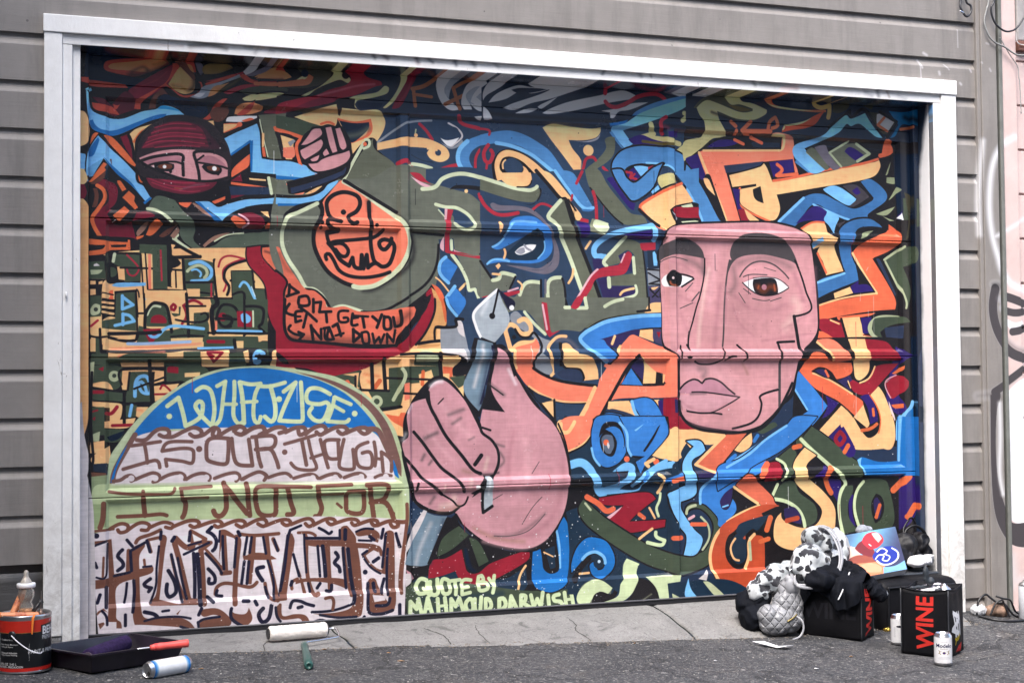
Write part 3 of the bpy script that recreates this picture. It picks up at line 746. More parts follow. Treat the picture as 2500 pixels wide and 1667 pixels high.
Fw4 718 1410 44 -39 -15 -72 3 -91 -32 0
Lk,9 718 1414 44 -43 -11 -47 -2 -98
Sk,22,3 733 1480 29 -58 22 -14
Fn3 1583 2286 1023 9 -3 -190 -1022 -55
Fn4 1581 2050 585 12 436 2 -4 -242 -1020 -39
Sk2,28,8 1591 2281 284 -5 337 14 371 -4
Sk2,24,8 1589 2089 284 -4 336 -1 371 -5
Fg3 1888 2285 112 3 97 -1 -97 -11 -92 -5
FW2 1590 2181 24 40 45 30 48 3 -24 -36 -37 -26 -40 -25 -17 -24
Sk2,24,7 1691 2280 69 -7 58 7
FW2 1613 2136 33 37 57 30 49 15 49 -5 90 -2 -41 -14 -50 -11 -49 5 -61 -35
Fn3 1715 2196 45 11 123 3 -66 -19 -66 -8
FW2 1789 2251 127 1 151 -3 42 -5 -76 -24 -51 -19 -91 -33 -87 -24 -74 -32 -52 5 44 22 111 41 58 27 -74 7 -33 18
FW2 1833 2130 16 12 75 36 -42 -34 -33 -21
FW2 1730 2097 53 22 50 3 -33 -17 -41 -7
FW2 1853 2104 46 26 83 32 144 36 59 19 52 7 51 -17 -17 -17 -103 -22 -170 -45 -108 -21
Fg3 2097 2275 30 14 85 -15 173 -1 12 -19 141 -28 4 -12 -123 13 -122 25 -128 0
FW2 2385 2265 17 -11 149 -27 -9 -17 -70 12
Fk 2143 2250 112 11 117 11 -5 -20 -130 -8
FW2 2125 2130 42 7 69 16 35 17 78 9 -87 -37 -52 -11 -26 -29 -17 -1 0 24
FW2 1589 2120 24 -22 16 -30 -24 -5 -16 7
Lw,18 2149 2239 -4 -32
Lw,18 2146 2171 22 -18 34 -2 51 22 44 27 52 15 44 2 30 -14 13 -19
Fm 2270 2115 26 25 87 41 124 35 44 -1 -80 -37 -132 -48
Fb 2270 2103 48 30 109 42 111 35 13 -19 -27 -26 -54 -27 -123 -47 -112 -38 17 -23 29 -34 -39 -22 -59 65 -4 27 56 15
Fd 2162 2077 56 11 34 10 -17 -17 -56 -15 -8 -4
Fm 2170 2042 13 5 51 -69 8 -4 -17 4
Ly,21 2523 2141 22 -7 -31 -26
Ly,23 2360 2084 9 -28 12 -11 -61 -19 105 -3 79 -16
Fu 2260 2015 61 23 60 -17 87 -16 -87 -8 -87 -4
Fu 2443 2056 53 7 -1 -28 -48 -3
Ly2,13 2329 2010 96 -7 52 -1
Lw,17 2435 2120 -27 -26 13 -47
Sw,25,5 2408 2086 35 -14
Fy 2490 1978 45 34 67 36 -1 -65 -67 -43
Fu 2538 1936 63 47 -1 -81
Fm 1580 2001 89 21 60 2 61 -17 62 -32 45 -32 49 -64 53 -68 21 -31 -42 -1 -107 116 -61 40 -61 28 -81 7 -88 -15
Lb,16 1652 1970 77 -12 81 -31 78 -55 86 -66
Lw,10 1580 2027 40 -5 0 -19
Lk,40 1813 1792 -32 76 -41 36 -32 11 -32 -25 -5 -35 28 -22
Fk 1631 1861 12 47 33 32 45 8 48 -15 77 -51 86 -74 21 -27 -58 -2 -57 37 -25 -40 -147 -5
Fp 1643 1869 13 47 32 25 45 -2 56 -21 61 -43 82 -75 -29 -20 -25 14 -73 71 -40 33 -49 17 -36 -9 -15 -32 10 -26 32 -14 41 1 25 25 -8 19 24 -15 20 -45 -13 -32 -49 -13 -60 5 -28 22
Fn4 1688 1894 36 17 41 -25 3 -30 -28 -17 -37 6 -20 22
Lp,7 1681 1863 -1 23 12 14
Lw,16 1616 1960 -20 -35 7 -34 20 -3 13 31 -8 19
Lw,10 1611 1887 -4 -27
Fp 1861 2046 41 17 75 -5 96 -5 55 7 0 -20 -22 -25 -55 -14 -71 -2 17 -36 33 -38 12 -34 -9 -32 -13 -5 -12 8 -54 68 -53 63
Fg 1997 1996 63 1 51 18 17 21 -13 -28 -43 -14
Dp,24 2071 1958
Fg3 2038 1918 4 -47 -9 -16
Fo 2149 2009 25 14 22 -3 -1 -56 -22 -40 -60 -42 8 -23 42 -54 34 -46 -34 -1 -84 56 -25 38 9 28 51 41 39 49
Lw,13 2105 1917 -16 13 -30 -11 -13 -40 -30 -60
Lw,13 2139 1887 33 -34 -13 -20
Om,15 2181 1885 14 44 39 37 69 21 78 2 87 -8 88 -44 43 -55 -1 -68 -44 22 -61 42 -44 26 -69 9 -65 -3 -57 -14 -21 -29 8 -35 12 -23 34 -19 -43 -13 -42 53
Fk 2237 1863 21 33 57 16 65 -3 26 -19 -27 -37 -44 -25 -43 -6 -43 10
Fb 2284 1897 35 5 39 -6 8 -19 -39 -30 -9 8
Fu 2249 1872 35 21 34 -42 -26 -17 -34 10
Lb,9 2345 1916 61 -2 48 -14 30 -27
Lw,11 2245 1872 30 -3 -9 -20 30 -7
Lw,9 2288 1865 -22 -24
Lw,13 2358 1892 17 7
Fm 2379 1885 22 5 -22 -53 -44 -17
Lb,8 2185 1861 17 -39
Fn3 2532 2281 1296 -11 -4 -200 -1295 -34
Fk 2529 2084 1187 -19 -1 -36 -1186 12
Fk 2529 2036 1068 -7 118 0 4 -376 -1196 -33
Sk2,31,7 2543 2272 487 -4 339 -4 441 -5
Fg3 2596 2261 26 21 124 -2 -28 -31 -69 6
FW2 2563 2221 22 20 133 3 -16 -20
Fo2 2568 2168 59 52 102 25 71 24 142 9 -99 -31 -44 -27 75 -40 55 4 -11 -30 -55 -28 -93 0 -112 28
Fy 2584 2169 48 36 59 -11 107 -32 65 8 1 10 -65 16 -44 -3 -32 32 22 11 43 3 22 -28 54 -7 71 -25 -6 -20 -61 -28 -87 0 -70 21 -26 8 10 -38 16 -28 26 -43 -6 -5 -59 -7 -54 -42 -69 -51 -22 -15 1 86 86 28 6 63 -21 28
Fy2 2739 2192 59 -6 65 -11 -65 -9
Sk2,20,8 2658 2154 59 -16 53 -14
Fr5 2908 2241 45 22 66 12 84 -7 56 -17 -96 -1 -100 -10 5 -30 50 -17 -83 25
Fr 2914 2237 38 2 11 -29 66 -16 112 -3 101 5 0 -10 -73 -4 -112 4 -94 9
Fp 2930 2213 44 -12 111 -9 95 -4 -95 -3 -100 7
Fr5 3022 2110 89 20 74 38 52 23 -18 -21 -34 -42 -52 -22 -78 -14 -45 -12
Fp 3022 2115 90 19 56 23 -57 -32 -72 -14
Lp6,21 3187 2248 -6 -30 33 -13 46 12 -1 -30 -6 -25
Lp6,13 3204 2274 28 -4
Sg2,32,4 3074 2216 56 -1
Fo5 3277 2223 92 20 -12 -35 -47 -23 -34 3
Fo5 3426 2232 70 -6 -12 -16
Lr,18 2754 2115 21 -18
Lr,18 2807 2079 45 42
Lr,16 2780 2078 0 -29 43 -27
Lr,17 2813 2075 48 -27 55 -17
Lr,21 2829 2076 121 6
Lr,16 2939 2091 11 35 28 21 11 -34 -28 -16
Fy3 2579 2231 11 6 0 -10
Fp 3011 2090 11 25 5 -10 -11 -15
Fc 2960 2072 34 7 77 -16 11 -29 -1 -69 16 -44 5 -29 -112 -9 0 9 95 9 -10 64 -117 -15 -234 -30 15 -43 62 -201 -81 -3 -56 153 -32 42 -36 99 27 16 392 18 6 60 -55 2
Lp,12 2966 2065 61 -4 -1 -44 -23 -16
Lp,10 2623 1983 183 9 197 9
Lp,13 2602 1973 41 -95 67 -147 21 -57
Fk 2618 1993 243 16 154 -3 6 55 -105 -1 -190 -9
Fu 2639 1998 71 38 97 -5 -55 -22
Fn3 2861 2033 149 3 -1 -20 -126 -6
Lr,15 2780 2039 43 -17
Lr,16 2861 2053 55 -22
Fu 2538 1946 58 21 41 -104 -26 -10 -73 78
Fn5 2724 1920 201 28 -17 -25 -103 -24 -71 -12
Fu 2953 1945 122 20 5 -59 -84 -18 -22 -11
Lr,16 2994 1937 25 -24 -29 -26
Lr,16 2996 1885 100 12
Op,13 2750 1878 87 23 71 22 17 16 16 -19 27 -63 111 19 169 37 150 36 104 20 30 11 5 -35 -36 -42 -105 -29 -177 -32 -230 -43 15 -73 -45 -45 -146 63 -10 53 0 20 82 17 0 10 -120 -19
Lr,10 2803 1822 -1 -78 152 -68
Lr,12 2973 1862 106 19 170 42 172 32 105 30
Fu 2765 1820 38 -3 -1 -73 32 -18 -43 -2
Fk 2868 1819 39 16 15 -77 -43 18
Fw4 2791 1724 32 1 21 -48 -38 -1
Fp 2823 1730 76 -51 -49 -2
Fp 2526 1816 41 -80 20 -71 -63 65
Lk,31 2643 1864 72 -191
Fp 2621 1858 27 -4 31 -71 -42 37
Fp 2535 1749 26 1 5 -24 -31 -1
Fw4 2535 1720 53 7 25 -47 -79 -7
Fm 2538 1917 31 -32 62 -94 62 -109 16 -14 -91 -2 -31 51 -51 99
Lb,11 2541 1807 52 -89 20 -48
Lk,15 3252 2117 116 81 11 -29 70 39 91 -122
Fb 3087 2029 130 46 52 43 76 59 28 -14 76 30 34 -49 57 -63 -35 4 -29 18 -57 38 -47 -13 -22 9 -53 -48 -160 -72 22 -24 84 -70 -74 -18 -83 65
Fm 3092 1966 72 -57 -6 -5 -72 46
Ll2,7 3148 1998 95 -70
Fo 3143 2002 45 17 78 -86 -23 -10
Fg3 3188 2024 57 13 17 -29 67 -67 -52 -12
Fo 3267 2003 81 39 63 8 69 -42 -59 -43 -98 -24
Ll2,10 3329 1941 -62 62 98 55
Fu 3347 2012 35 22 74 -37 -41 -27
Ll2,14 3415 1970 65 38 -69 42
Lr,20 3563 2067 17 -4 17 -39 -59 -23
Fr 3563 2067 29 2 17 -50 -65 -23
Fo5 3472 2199 47 -2 -8 -61 53 -23 11 -15 -47 13
Fi5 3513 2191 41 2 64 -27 -31 -47 -18 -6 -52 23
Lr,13 3553 2178 -36 -37 52 -28
Fd3 3577 2210 83 -1 95 21 -8 -103 -47 18 -53 3 -37 -53 -29 -12 48 64
Lk,16 3530 2202 88 -41
Lk,15 3618 2161 -55 -73
Lr,13 3640 2127 48 8
Sk2,33,8 3665 2184 89 -36
Fo5 3565 1911 25 62 -7 -46
Fl4 3571 1901 59 2 -13 -30 -47 3
Fn2 3609 2014 112 -5 -1 -320 -95 -3
Fl4 3565 1911 31 67 -19 -62
Fl4 3580 1795 43 63 17 -15 -48 -42
Fl4 3509 1728 106 38 -48 -42
Fl4 3544 1719 93 -28 -6 -20
Fo4 3645 1803 30 6 -3 -132 -24 -11
FW 3620 1711 18 26 11 -40
Fu 3620 1716 24 36 -12 -26
Fm3 3431 1875 58 13 75 -53 -1 -45 -95 -64 6 -25 -110 -8 -74 23 -112 45 -103 -106 -83 22 130 112 96 23 85 -31 91 -32 93 38 12 16
Lb,13 3128 1789 -130 -112
Lb,10 3178 1761 123 -45 63 -18
Fb 3230 1833 74 17 102 -56 -47 -31 -112 55
Fk6 3407 1859 69 -52 -82 -48 -29 -1 47 36 -79 58
Fu 3384 1833 29 17 17 -25 -24 -11
Fu 3086 1670 92 82 73 -23 -24 -45 -68 3
Fb 3251 1734 62 -28 -18 -40 -12 -20 -28 29 -22 14
Fn4 1578 1784 268 69 339 14 127 -134 86 -97 -1 -63 17 -294 -87 -41 -754 -5
Sm3,79,2 1785 1465 81 -76 -80 191
Fk 1578 1777 88 -32 121 -30 50 17 17 43 -9 12 -17 -63 -49 -9
Fo 1579 1822 88 -27 88 -19 58 6 24 8 10 -23 -19 -35 -32 -9 -90 12 -128 34
Ll,16 1579 1822 88 -23 64 -17 65 -7 25 7 12 10
Fp 1651 1844 154 7 4 -35 -17 -24 -45 -5 -56 13
Lk,6 1743 1787 49 5 17 24
Fp 1830 1864 49 -6 33 -22 61 -68 21 -26 -8 -12 41 -42 12 -23 -13 -12 -16 3 -33 46 -12 39 -21 3 -57 60 -25 26
Lk,16 1830 1860 57 -60 53 -56 25 -3 36 -85
Fm 1912 1863 83 -4 41 -61 58 -92 -54 2 -66 72
Lb,14 1916 1863 58 -75 66 -76 50 -2
Fm3 2035 1704 59 -2 -17 -8 -33 0
Lk,8 2010 1695 -33 46
Lw,13 2041 1865 -21 -40 -6 -12
Lw,10 1994 1761 -4 -20
Fo 2054 1873 63 3 46 -69 68 -77 38 -38 56 -10 21 -31 -91 -11 -30 7 -42 26 -63 65 -46 61
Fo 2122 1864 75 -103 -34 26
Lk,7 2078 1796 50 -61 55 -58 46 -34
Lw,15 2091 1780 12 -46 3 -71
Fu 2155 1838 34 5 59 -85 43 -22 -9 -32 -26 15 -59 69
Om,16 2181 1878 25 -50 42 -54 30 -26 48 21 52 46 27 69 18 32 -52 -26 -79 -63 -43 19 -21 34
Fy 2405 1860 40 13 35 -6 8 -24 -9 -16 -57 -26 -22 31
Fb 2365 1790 35 30 9 -20 -35 -21
Fm 2480 1879 120 25 -3 -161 -56 70 -31 35
Lk,15 2475 1871 26 -35
Fp 2312 1713 13 24 185 95 22 -23 39 -55 -89 -23 -31 -21 39 -39 0 -24 -66 -26 -26 15
Lr,13 2514 1832 -92 -39 -97 -56 -11 -24 62 -61 43 -27
Lk,8 2479 1827 -44 -14 -57 -34
Lk,14 2308 1709 51 -42 43 -27
Fk 2447 1710 31 21 88 19 31 -7 -1 -93 -106 -3
Fw4 2460 1714 26 13 111 2 -1 -47 -106 1
Fl 2509 1732 53 13 8 -15 -48 -4
Fl 2508 1663 66 6 22 -3 -22 -7 -58 -1
Fg 2455 1706 35 -27 -4 -12
Lw,16 1578 1738 24 -37 39 -29 45 -6 60 11
Lw,11 1810 1691 35 26 24 1 29 -11
Fg3 1622 1709 12 8 32 -10 89 -1 57 -13 53 -41 32 -50 32 -76 0 -58 -21 -32 -34 -16 -49 3 -81 18 -56 14 89 -6 57 -6 41 20 25 23 5 59 -37 84 -57 44 -56 14 -110 -4
Fn4 1768 1437 74 -2 33 12 25 28 -9 -16 -33 -20 -49 -3
Fm2 1624 1530 57 40 16 46 25 35 45 13 53 -2 40 -26 29 -38 12 -46 -5 -39 -29 -31 -49 -17 -82 -1 -72 2 -61 -13 33 28 68 1 81 -6 57 13 21 35 1 43 -20 34 -33 3 -25 -20 -82 -44 -48 -21
Fn6 1688 1501 90 79 49 32 33 -30 7 -50 -21 -39 -37 -16 -105 1
Lb,10 1685 1577 24 43 25 20 94 -1
Lb,9 1632 1530 24 12 25 24
Lb,9 1607 1457 33 20 64 -6
Lb,6 1864 1559 -1 -39 -29 -35
FW 1730 1510 27 23 37 11 33 -1 -17 -24 -49 -20 -24 3
Fg 1733 1510 20 17 20 3 4 -19 -20 -10
Lg,9 1773 1541 13 -15 16 -7
Lp,10 1684 1520 4 -15 -6 -21
Fp 1643 1450 16 12 8 -11 -12 -16
Fp 1657 1634 12 4 4 -23 -12 -31 -4 16
Fo 1881 1676 59 60 29 -3 24 -85 24 -85 57 -120 53 -136 13 -31 201 -10 3 -67 -356 -2 -33 77 109 1 -33 78 -40 108 -49 108 -20 54 -29 26
Lk,16 1965 1737 28 -89 20 -62 61 -147 57 -155
Ll,18 1940 1736 -50 -56 -5 -20 33 -26 24 -57 41 -93 48 -127 25 -54 0 -28 -42 4
Fo7 2064 1611 21 52 26 -4 -22 -39 46 -31 -59 15
Fl 2089 1639 13 20 59 -14 -4 -24 -22 -28 -42 23
Fu 2014 1649 54 -7 -5 -54 -33 -9
Fw 2035 1665 33 -7 0 -14 -42 5
Lb,25 2375 1580 -3 56 -26 -1 -100 -19 -77 -22 -55 -33 -22 -31 8 -28 38 1
Fu 2229 1596 129 23 8 -39 -137 -4
Fn4 2113 1530 26 24 64 14 -22 -36 -30 -21 -38 7
Lp,11 2076 1564 -22 -31
Fu2 2083 1490 51 -3 16 -34 -38 -52 -21 46
Fu2 2103 1401 124 29 -69 -20 0 -36 124 -2 4 -31 -146 -49 -28 93
Oo,0 2138 1480 39 48 52 48 38 1 47 -22 17 -59 10 -218 -99 -13 -94 19 137 49 -3 43 -124 -2 0 36 69 12 55 9 1 71 -21 24 -17 3 -39 -24 13 -31 -69 -18
Lk,7 2323 1531 11 -95 11 -158
Ll,16 2237 1584 -43 -44 -56 -60 12 -20
Ll,15 2277 1498 5 -67
Ll,18 2160 1406 2 -36
Ll,12 2148 1288 69 28 68 21 1 39
Lp,11 2213 1336 17 16 47 12
Fu2 2244 1442 26 48 0 -55
Fu2 2206 1505 35 16 -22 -47
Fw 2214 1473 27 44 13 9 17 -20 -23 -63 -26 -21 -114 -17 -35 -52 -59 -78 -29 -4 -5 7 51 63 60 87 42 24 73 13
Li2,7 2219 1477 17 36
Li2,9 2108 1444 -34 -32 -47 -71 -38 -55
Fw 2310 1562 74 6 -1 -32 -60 -5
Fg2 2343 1456 61 1 3 -79 -61 -1
Fn3 2344 1532 52 1 3 -80 -52 -5
Fb 2370 1524 9 4 12 -27 0 -36 -17 0
Fu3 2346 1373 61 5 3 -75 -56 -1
Fp 2354 1298 57 9 -1 -56 -70 3
Fp 2359 1369 39 5 -26 -16
Lk,7 2343 1448 61 -3
Lk,7 2347 1433 60 -31 -56 -17 56 -3
Lk,7 2401 1533 3 -95 6 -183
Lk,7 2355 1361 47 -43 5 52 -53 -56
Lk,8 2350 1302 61 5
Fo6 1576 1479 55 -94 36 35 56 -10 8 -12 -24 -46 -41 -8 -24 7 -60 -58 -8 0
Lk,10 1576 1468 55 -79
Ll,16 1631 1389 28 8 12 23 57 -10
Lk,9 1732 1406 -25 -50
Lp,10 1631 1416 30 -2
Fo6 1731 1322 45 62 65 -3 3 -85 17 -23 13 109 62 24 16 -31 8 -101 28 -77 -315 -2 1 107 28 19
Ll,16 1751 1330 29 50 61 3
Lk,10 1847 1393 0 -89
Ll,16 1881 1293 1 93 54 20
Lk,10 1944 1402 12 -50 2 -78
Ll,14 1956 1278 20 0
Lp,11 1995 1442 -5 -31 -17 -28
Lp,8 1743 1387 17 -15 -1 -19
Fw 1853 1296 16 1 8 -62 -21 0
Lg3,10 1868 1393 -1 -54
Fw 1678 1336 73 13 0 -12 -53 -16 -28 0
Li2,8 1699 1344 44 14
Lw,16 1590 1312 20 5
Fk 3176 1666 532 40 3 -682 -547 2
Fn2 3684 1680 83 3 -8 -659 -71 0
Fp 3108 1644 63 31 62 2 21 -49 40 -19 -7 -49 49 -104 -97 -21 -15 64 -28 39 12 30 -34 -11 -16 29
Lr,9 3108 1644 63 34 62 2
Lr,11 3196 1538 44 -88
Fb 3163 1586 51 26 6 -19 -52 -36
Fb 3245 1717 68 -18 -18 -30 -12 -40 -22 34 -28 29
Fk6 3295 1674 52 17 -24 -36
Om3,16 3310 1565 -5 55 24 45 64 32 81 7 51 -23 18 -15 -70 3 -58 -11 -24 -36 -18 -50 10 -60 39 -69 -12 -25 -127 -47 -91 -40 2 78 148 43 -22 59
Lb,11 3194 1404 142 45
Or,14 3578 1682 52 -39 -1 -50 -54 -37 -82 -32 45 -74 68 -114 -1 -51 -140 -11 -173 -26 -90 -21 -5 69 97 26 213 37 -51 70 -78 113 47 46 82 37 59 22
Fk 3554 1662 18 20 6 -25 -36 -16 -70 -27 -59 -26 -23 -6 13 40 35 31 58 12 35 -4
Fl4 3414 1608 24 30 58 12 -53 -32
Lp,12 3381 1542 53 -84 73 -99
Lp,8 3203 1301 137 36 167 22
Fu 3390 1542 32 -99 68 -69 -104 -16 -17 34 53 31
Fk 3389 1512 112 -148 -115 -11 24 55
Fu 3387 1393 69 6 34 -30 -98 -11
Fp 3277 1356 87 31 16 -29 -97 -26
Fk 3487 1519 129 38 77 12 -13 -61 -48 -31 49 -201 -59 -1 -10 61
Fo4 3551 1521 60 36 71 22 23 -30 -13 -46 -54 -21 39 -105 -19 -91 -39 110
Ll2,12 3551 1516 101 62
Ll2,11 3557 1506 68 -120 28 -60 -1 -35
Fn5 3505 1520 23 -5 84 -159 -6 -10
Fr 3292 1248 208 21 -36 -15 -160 -21
Fw4 3202 1237 51 0 84 -29 4 -89 -51 10 -89 64
Lp,8 3258 1233 45 -17
Fp 3321 1243 91 6 49 -175 5 -49 -87 0 -32 109
Lk,13 3315 1238 59 -193
Fw4 3428 1169 81 -20 69 -35 57 -75 -175 1
Lp,8 3434 1159 86 -15 58 -30
Fu 3418 1244 58 5 -13 -70 -35 -5
Ll2,22 3616 1245 -100 -1 -47 -35 11 -40 69 -30
Fo4 3499 1244 140 6 35 -25 -94 -15 -59 -31 17 -35 -52 30 -5 45
Fn5 3545 1199 94 11 -8 -85 -64 9
Fr 3166 1129 29 54 39 -10 73 -49 61 -84 -136 0
Lp,7 3172 1134 61 -50 38 -44
Fk 3290 1124 57 -10 16 -69 -28 30
SW2,3,8 3489 1344 -1 -235
SW2,4,8 3463 1479 -9 -15
SW2,4,8 3420 1358 -3 -35
SW2,4,8 3459 1279 1 -30
Fo5 3652 1831 35 -24 -16 -188 -18 -10 20 96
Fo4 3699 1803 17 -20 -2 -102 -18 -15
Fo4 2 1289 47 1 -3 -66 -44 -4
Fl3 7 1251 15 20 20 -4 0 -29 -20 -11 -13 4
Dk3,8 27 1250
Fp 2 1217 37 3 -2 -69 -35 10
Lw,9 9 1186 25 22
Fk 49 1290 53 1 -3 -70 -23 3 -27 -17
Lp,9 52 1278 40 -3
Lp,9 52 1260 40 -3
Lp,9 52 1241 40 -6
Fo4 102 1312 75 0 0 -143 -98 7 -30 3 0 28 50 10
Lb,12 126 1305 0 -52 40 17 -40 31
Lb,12 128 1235 0 -42
Lb,12 128 1233 25 -5 17 -21 -71 -17
Lk,8 177 1312 5 -153
Fp 187 1299 23 -7 0 -98 -23 -4
Lk,8 183 1237 31 1
Lk,8 207 1313 3 -84
Fo4 187 1190 122 -17 129 51 17 -36 -21 -60 -254 -4
Fp 214 1327 154 2 0 -134 -55 3 -21 74 -30 6 -38 -18 -10 -31
Fo4 303 1265 44 0 -3 -39 -28 4
Fp 306 1311 31 -3 2 -71 -29 3
Oo4,0 217 1187 -1 49 22 35 27 4 27 -14 11 -74
Ll,9 219 1232 19 32 30 0
Lk,12 210 1183 4 56 24 36 24 3 30 -13 14 -60 5 -39
Fw4 231 1201 7 24 24 8 20 -7 12 -18 -3 -8
Lw4,11 310 1265 8 9 9 -9 -7 -14 -9 3 -1 11
Fp 365 1272 90 19 0 -46 -59 -1 0 -46 -80 0 0 25 49 14
Fo4 396 1241 59 4 -7 -39 -52 -8
Lw4,10 356 1269 37 20 34 -14
Lw4,10 356 1269 12 -39 -17 -32
Lk,8 365 1267 76 1
Lk,8 327 1214 52 -9 52 2 21 17 -11 17 -17 -5
Lk,12 368 1315 7 -127 3 -82
Fo4 459 1295 227 3 -1 -145 -209 7 0 64
Lk,18 480 1302 7 -25 -21 -25 7 -89
Lk,11 539 1189 -35 3 -17 39 17 39 29 4 28 -17 21 -54
Dw4,17 508 1226
Lk,10 480 1220 81 -3
Lk,12 511 1231 28 -7 4 -21 -18 -15
Fw4 563 1250 60 0 0 -63 -57 0
Fb 578 1235 18 8 22 -18 -4 -18 -18 -6 -14 9
Lk,9 593 1318 0 -68 3 -93
Ll,7 627 1250 1 -61
Lk,11 596 1268 68 -7 0 -57 -14 -15 21 -21
Lb,10 487 1172 109 -1 64 -2
Fc 478 1210 9 0 0 -36 -9 0
Lk,9 452 1163 237 -2
Lb,12 224 1162 10 -14 21 0 24 25 27 14 31 2 97 -10
Fw4 202 1176 70 4 -14 -28 -17 -25 -14 -3
Lb,12 224 1162 10 -14 21 0 24 25
Fp 49 1168 27 1 104 0 0 -10 -101 -22 101 18 -4 -21 -70 -7
Lk,14 76 1158 158 4 34 4
Lk,12 76 1144 57 -13 40 3 9 25
Fp 102 1137 31 11 43 7 -3 -17
Fp 52 1141 27 -4 81 -17 149 -3 0 24 118 1 0 -32 -24 -7 -324 -11 -27 0
Fp 309 1141 122 4 -1 -39 -121 0
Lk,8 309 1147 59 5 66 -3
Sc,17,8 86 1099 94 4 102 7 138 11
Lb4,12 146 1120 68 0 168 8
Fo4 434 1149 212 1 7 -47 -219 3
Lw4,14 451 1129 60 -1
Fp 557 1131 32 1 0 -29 -29 0
Fp 646 1153 39 4 0 -25 -36 0
Fo4 649 1128 36 4 0 -58 -36 7
Lb,9 413 1103 147 3
Lk,13 553 1135 4 -29
Lk,10 46 1092 87 -3 88 0 3 -35
Fp 72 1085 40 -3 180 3 62 7 0 -28 -282 0
Sc,14,8 112 1071 68 7 102 11
Fo4 113 1068 40 14 139 0 0 -21 -179 0
Fp 354 1092 66 0 3 -28 -69 0
Fo4 354 1089 66 3 0 -39 -66 4
Fo4 12 1082 57 0 3 -18 351 -4 0 -28 -420 8
Fp 119 1047 163 0 0 -16 -159 0
Fp 420 1089 112 7 0 -66 -105 0
Lw4,11 448 1087 56 -2 -32 -35 -24 32 21 -11
Fo4 529 1081 56 4 18 -32 -7 -22 -64 1
Fp 585 1089 21 7 4 -50 -14 3
Fk 606 1092 72 4 -4 -51 -57 -3
Lb,18 664 1081 -18 8 -15 -15 4 -25 14 0
Lk,11 635 1071 43 0
Fp 699 1085 18 11 22 -29 14 -33 -50 1
Fp 3 1137 23 4 1 -52 -23 0
Fo4 26 1141 20 0 0 -59 -20 0
Lk,8 1 1151 31 -7 44 4
Lk,10 42 1175 4 -86
Fo4 3 1034 76 6 47 -10 -7 -70 -30 -17 -86 18
Fl3 4 1047 18 4 -6 -76 -10 -4
Fp 126 1016 156 6 0 -46 -38 -10 4 46 -88 0 -14 -70 -20 1 -3 17
Fo4 289 1032 138 0 28 -21 -70 -25 -3 -14 -90 1
Fw4 36 1023 20 9 -2 -19
Fw4 294 1022 8 10 35 -3 0 -25 -41 4
Fp 361 1006 59 3 -4 -23 -14 -3 0 8 -41 -1
Dl3,21 96 995
Dk3,8 96 997
Lk,9 123 964 0 55 108 3 54 -4
Fo4 153 1012 81 0 0 -116 -101 -2 10 45
Lb,14 173 918 3 52 14 21 24 3 13 -21
Lb,12 231 952 -4 -24 -24 3 -13 18 -3 21 10 3 13 -17 7 -28
Lk,8 146 942 7 67
Lk,14 227 1054 4 -67 6 -91
Lk,8 170 946 61 24 54 20
Lk,8 244 963 107 9
Fp 244 956 96 9 -31 -38 -61 -31
Lw4,8 268 945 14 14 31 -29
Lw4,8 248 924 54 1
Fp 4 964 62 10 26 -31 -16 -7 -72 22
Fo4 4 947 129 -15 0 -35 -129 9
Lw4,14 13 935 39 0
Lk,8 6 954 80 -14 47 -6
Lk,8 6 902 73 -7 54 -5 115 -1
Fp 9 899 104 -8 13 -11 -10 -52 -37 -6 0 52 -66 8
Lw4,14 66 853 20 0 20 24
Fo4 139 883 41 0 -4 -45 -40 -3
Lb,12 161 883 -8 -41
Fp 180 876 44 -1 -31 -38 -17 4
Sr,14,5 180 866 20 -4
Fo4 9 878 50 0 0 -108 -46 1
Lw4,7 16 861 17 5
Fw4 13 833 13 10 -2 -17
Fp 59 822 117 12 -30 -37 -87 1
Lk,12 133 929 0 -122
Lw4,12 89 806 74 1
Fo4 59 795 74 -5 -20 -45 -54 1
Fl2 13 771 30 14 -4 -38 -26 0
Fn2 69 763 64 23 -14 -27 -33 -13
Fp 6 744 53 6 0 -49 -53 2
Lk,9 1 1324 2 -587
Fp 717 1096 153 -106 223 54 190 74 125 94 30 -131 79 -38 -3 -263 -310 -32 -487 225
Fw4 718 1312 29 1 3 -134 18 -36 47 -15 92 -7 148 -18 148 8 81 71 54 82 40 53 -5 -71 -51 -90 -58 -60 -96 -37 -83 -37 -142 -32 -110 33 -116 1
Sx,22,6 760 1031 147 -1 186 3
Sx,18,5 797 1110 110 -7 148 -7
Fc2 754 1313 183 -45 60 4 74 -21 137 12 88 12 -12 -34 -66 -86 -11 -44 -151 3 -186 15 -98 14 -18 47
Sk2,44,5 779 1146 165 -14 255 -6
Sk2,38,5 1200 1192 65 53
Fk 1207 1118 11 37 66 75 62 75 -4 -37 -58 -75 -70 -82
Lk,13 754 1298 -2 -108 20 -47 43 -11 92 -7 149 -11 155 0
Fk 1285 1282 77 46 -16 -45 -46 -27
Fp4 1378 1313 42 -37 7 -82 -43 -1 -8 -52 -66 -15 59 97
Fr2 1401 1314 27 -38 3 -64 -11 0
Lk,10 1378 1306 -5 -60 -35 -75 -43 -53
Lk,10 1420 1306 12 -56 -5 -56 -46 -4 -5 -49
Lk,12 773 1357 -4 -44 -7 -2 47 16 -36 26
Lk,12 812 1308 33 3 6 -33 -39 -2 0 32
Lk,12 869 1300 0 -51
Lk,12 871 1286 29 3 -7 -40
Lk,12 772 1280 -14 -32 36 -14
Lk,12 823 1252 -25 -4 -2 -18 1 -22 22 6
Lk,9 798 1230 18 0
Lk,12 812 1268 33 -23 37 -33
Lk,12 841 1238 -13 -51
Lk,12 896 1249 45 2
Lk,12 920 1249 4 -40
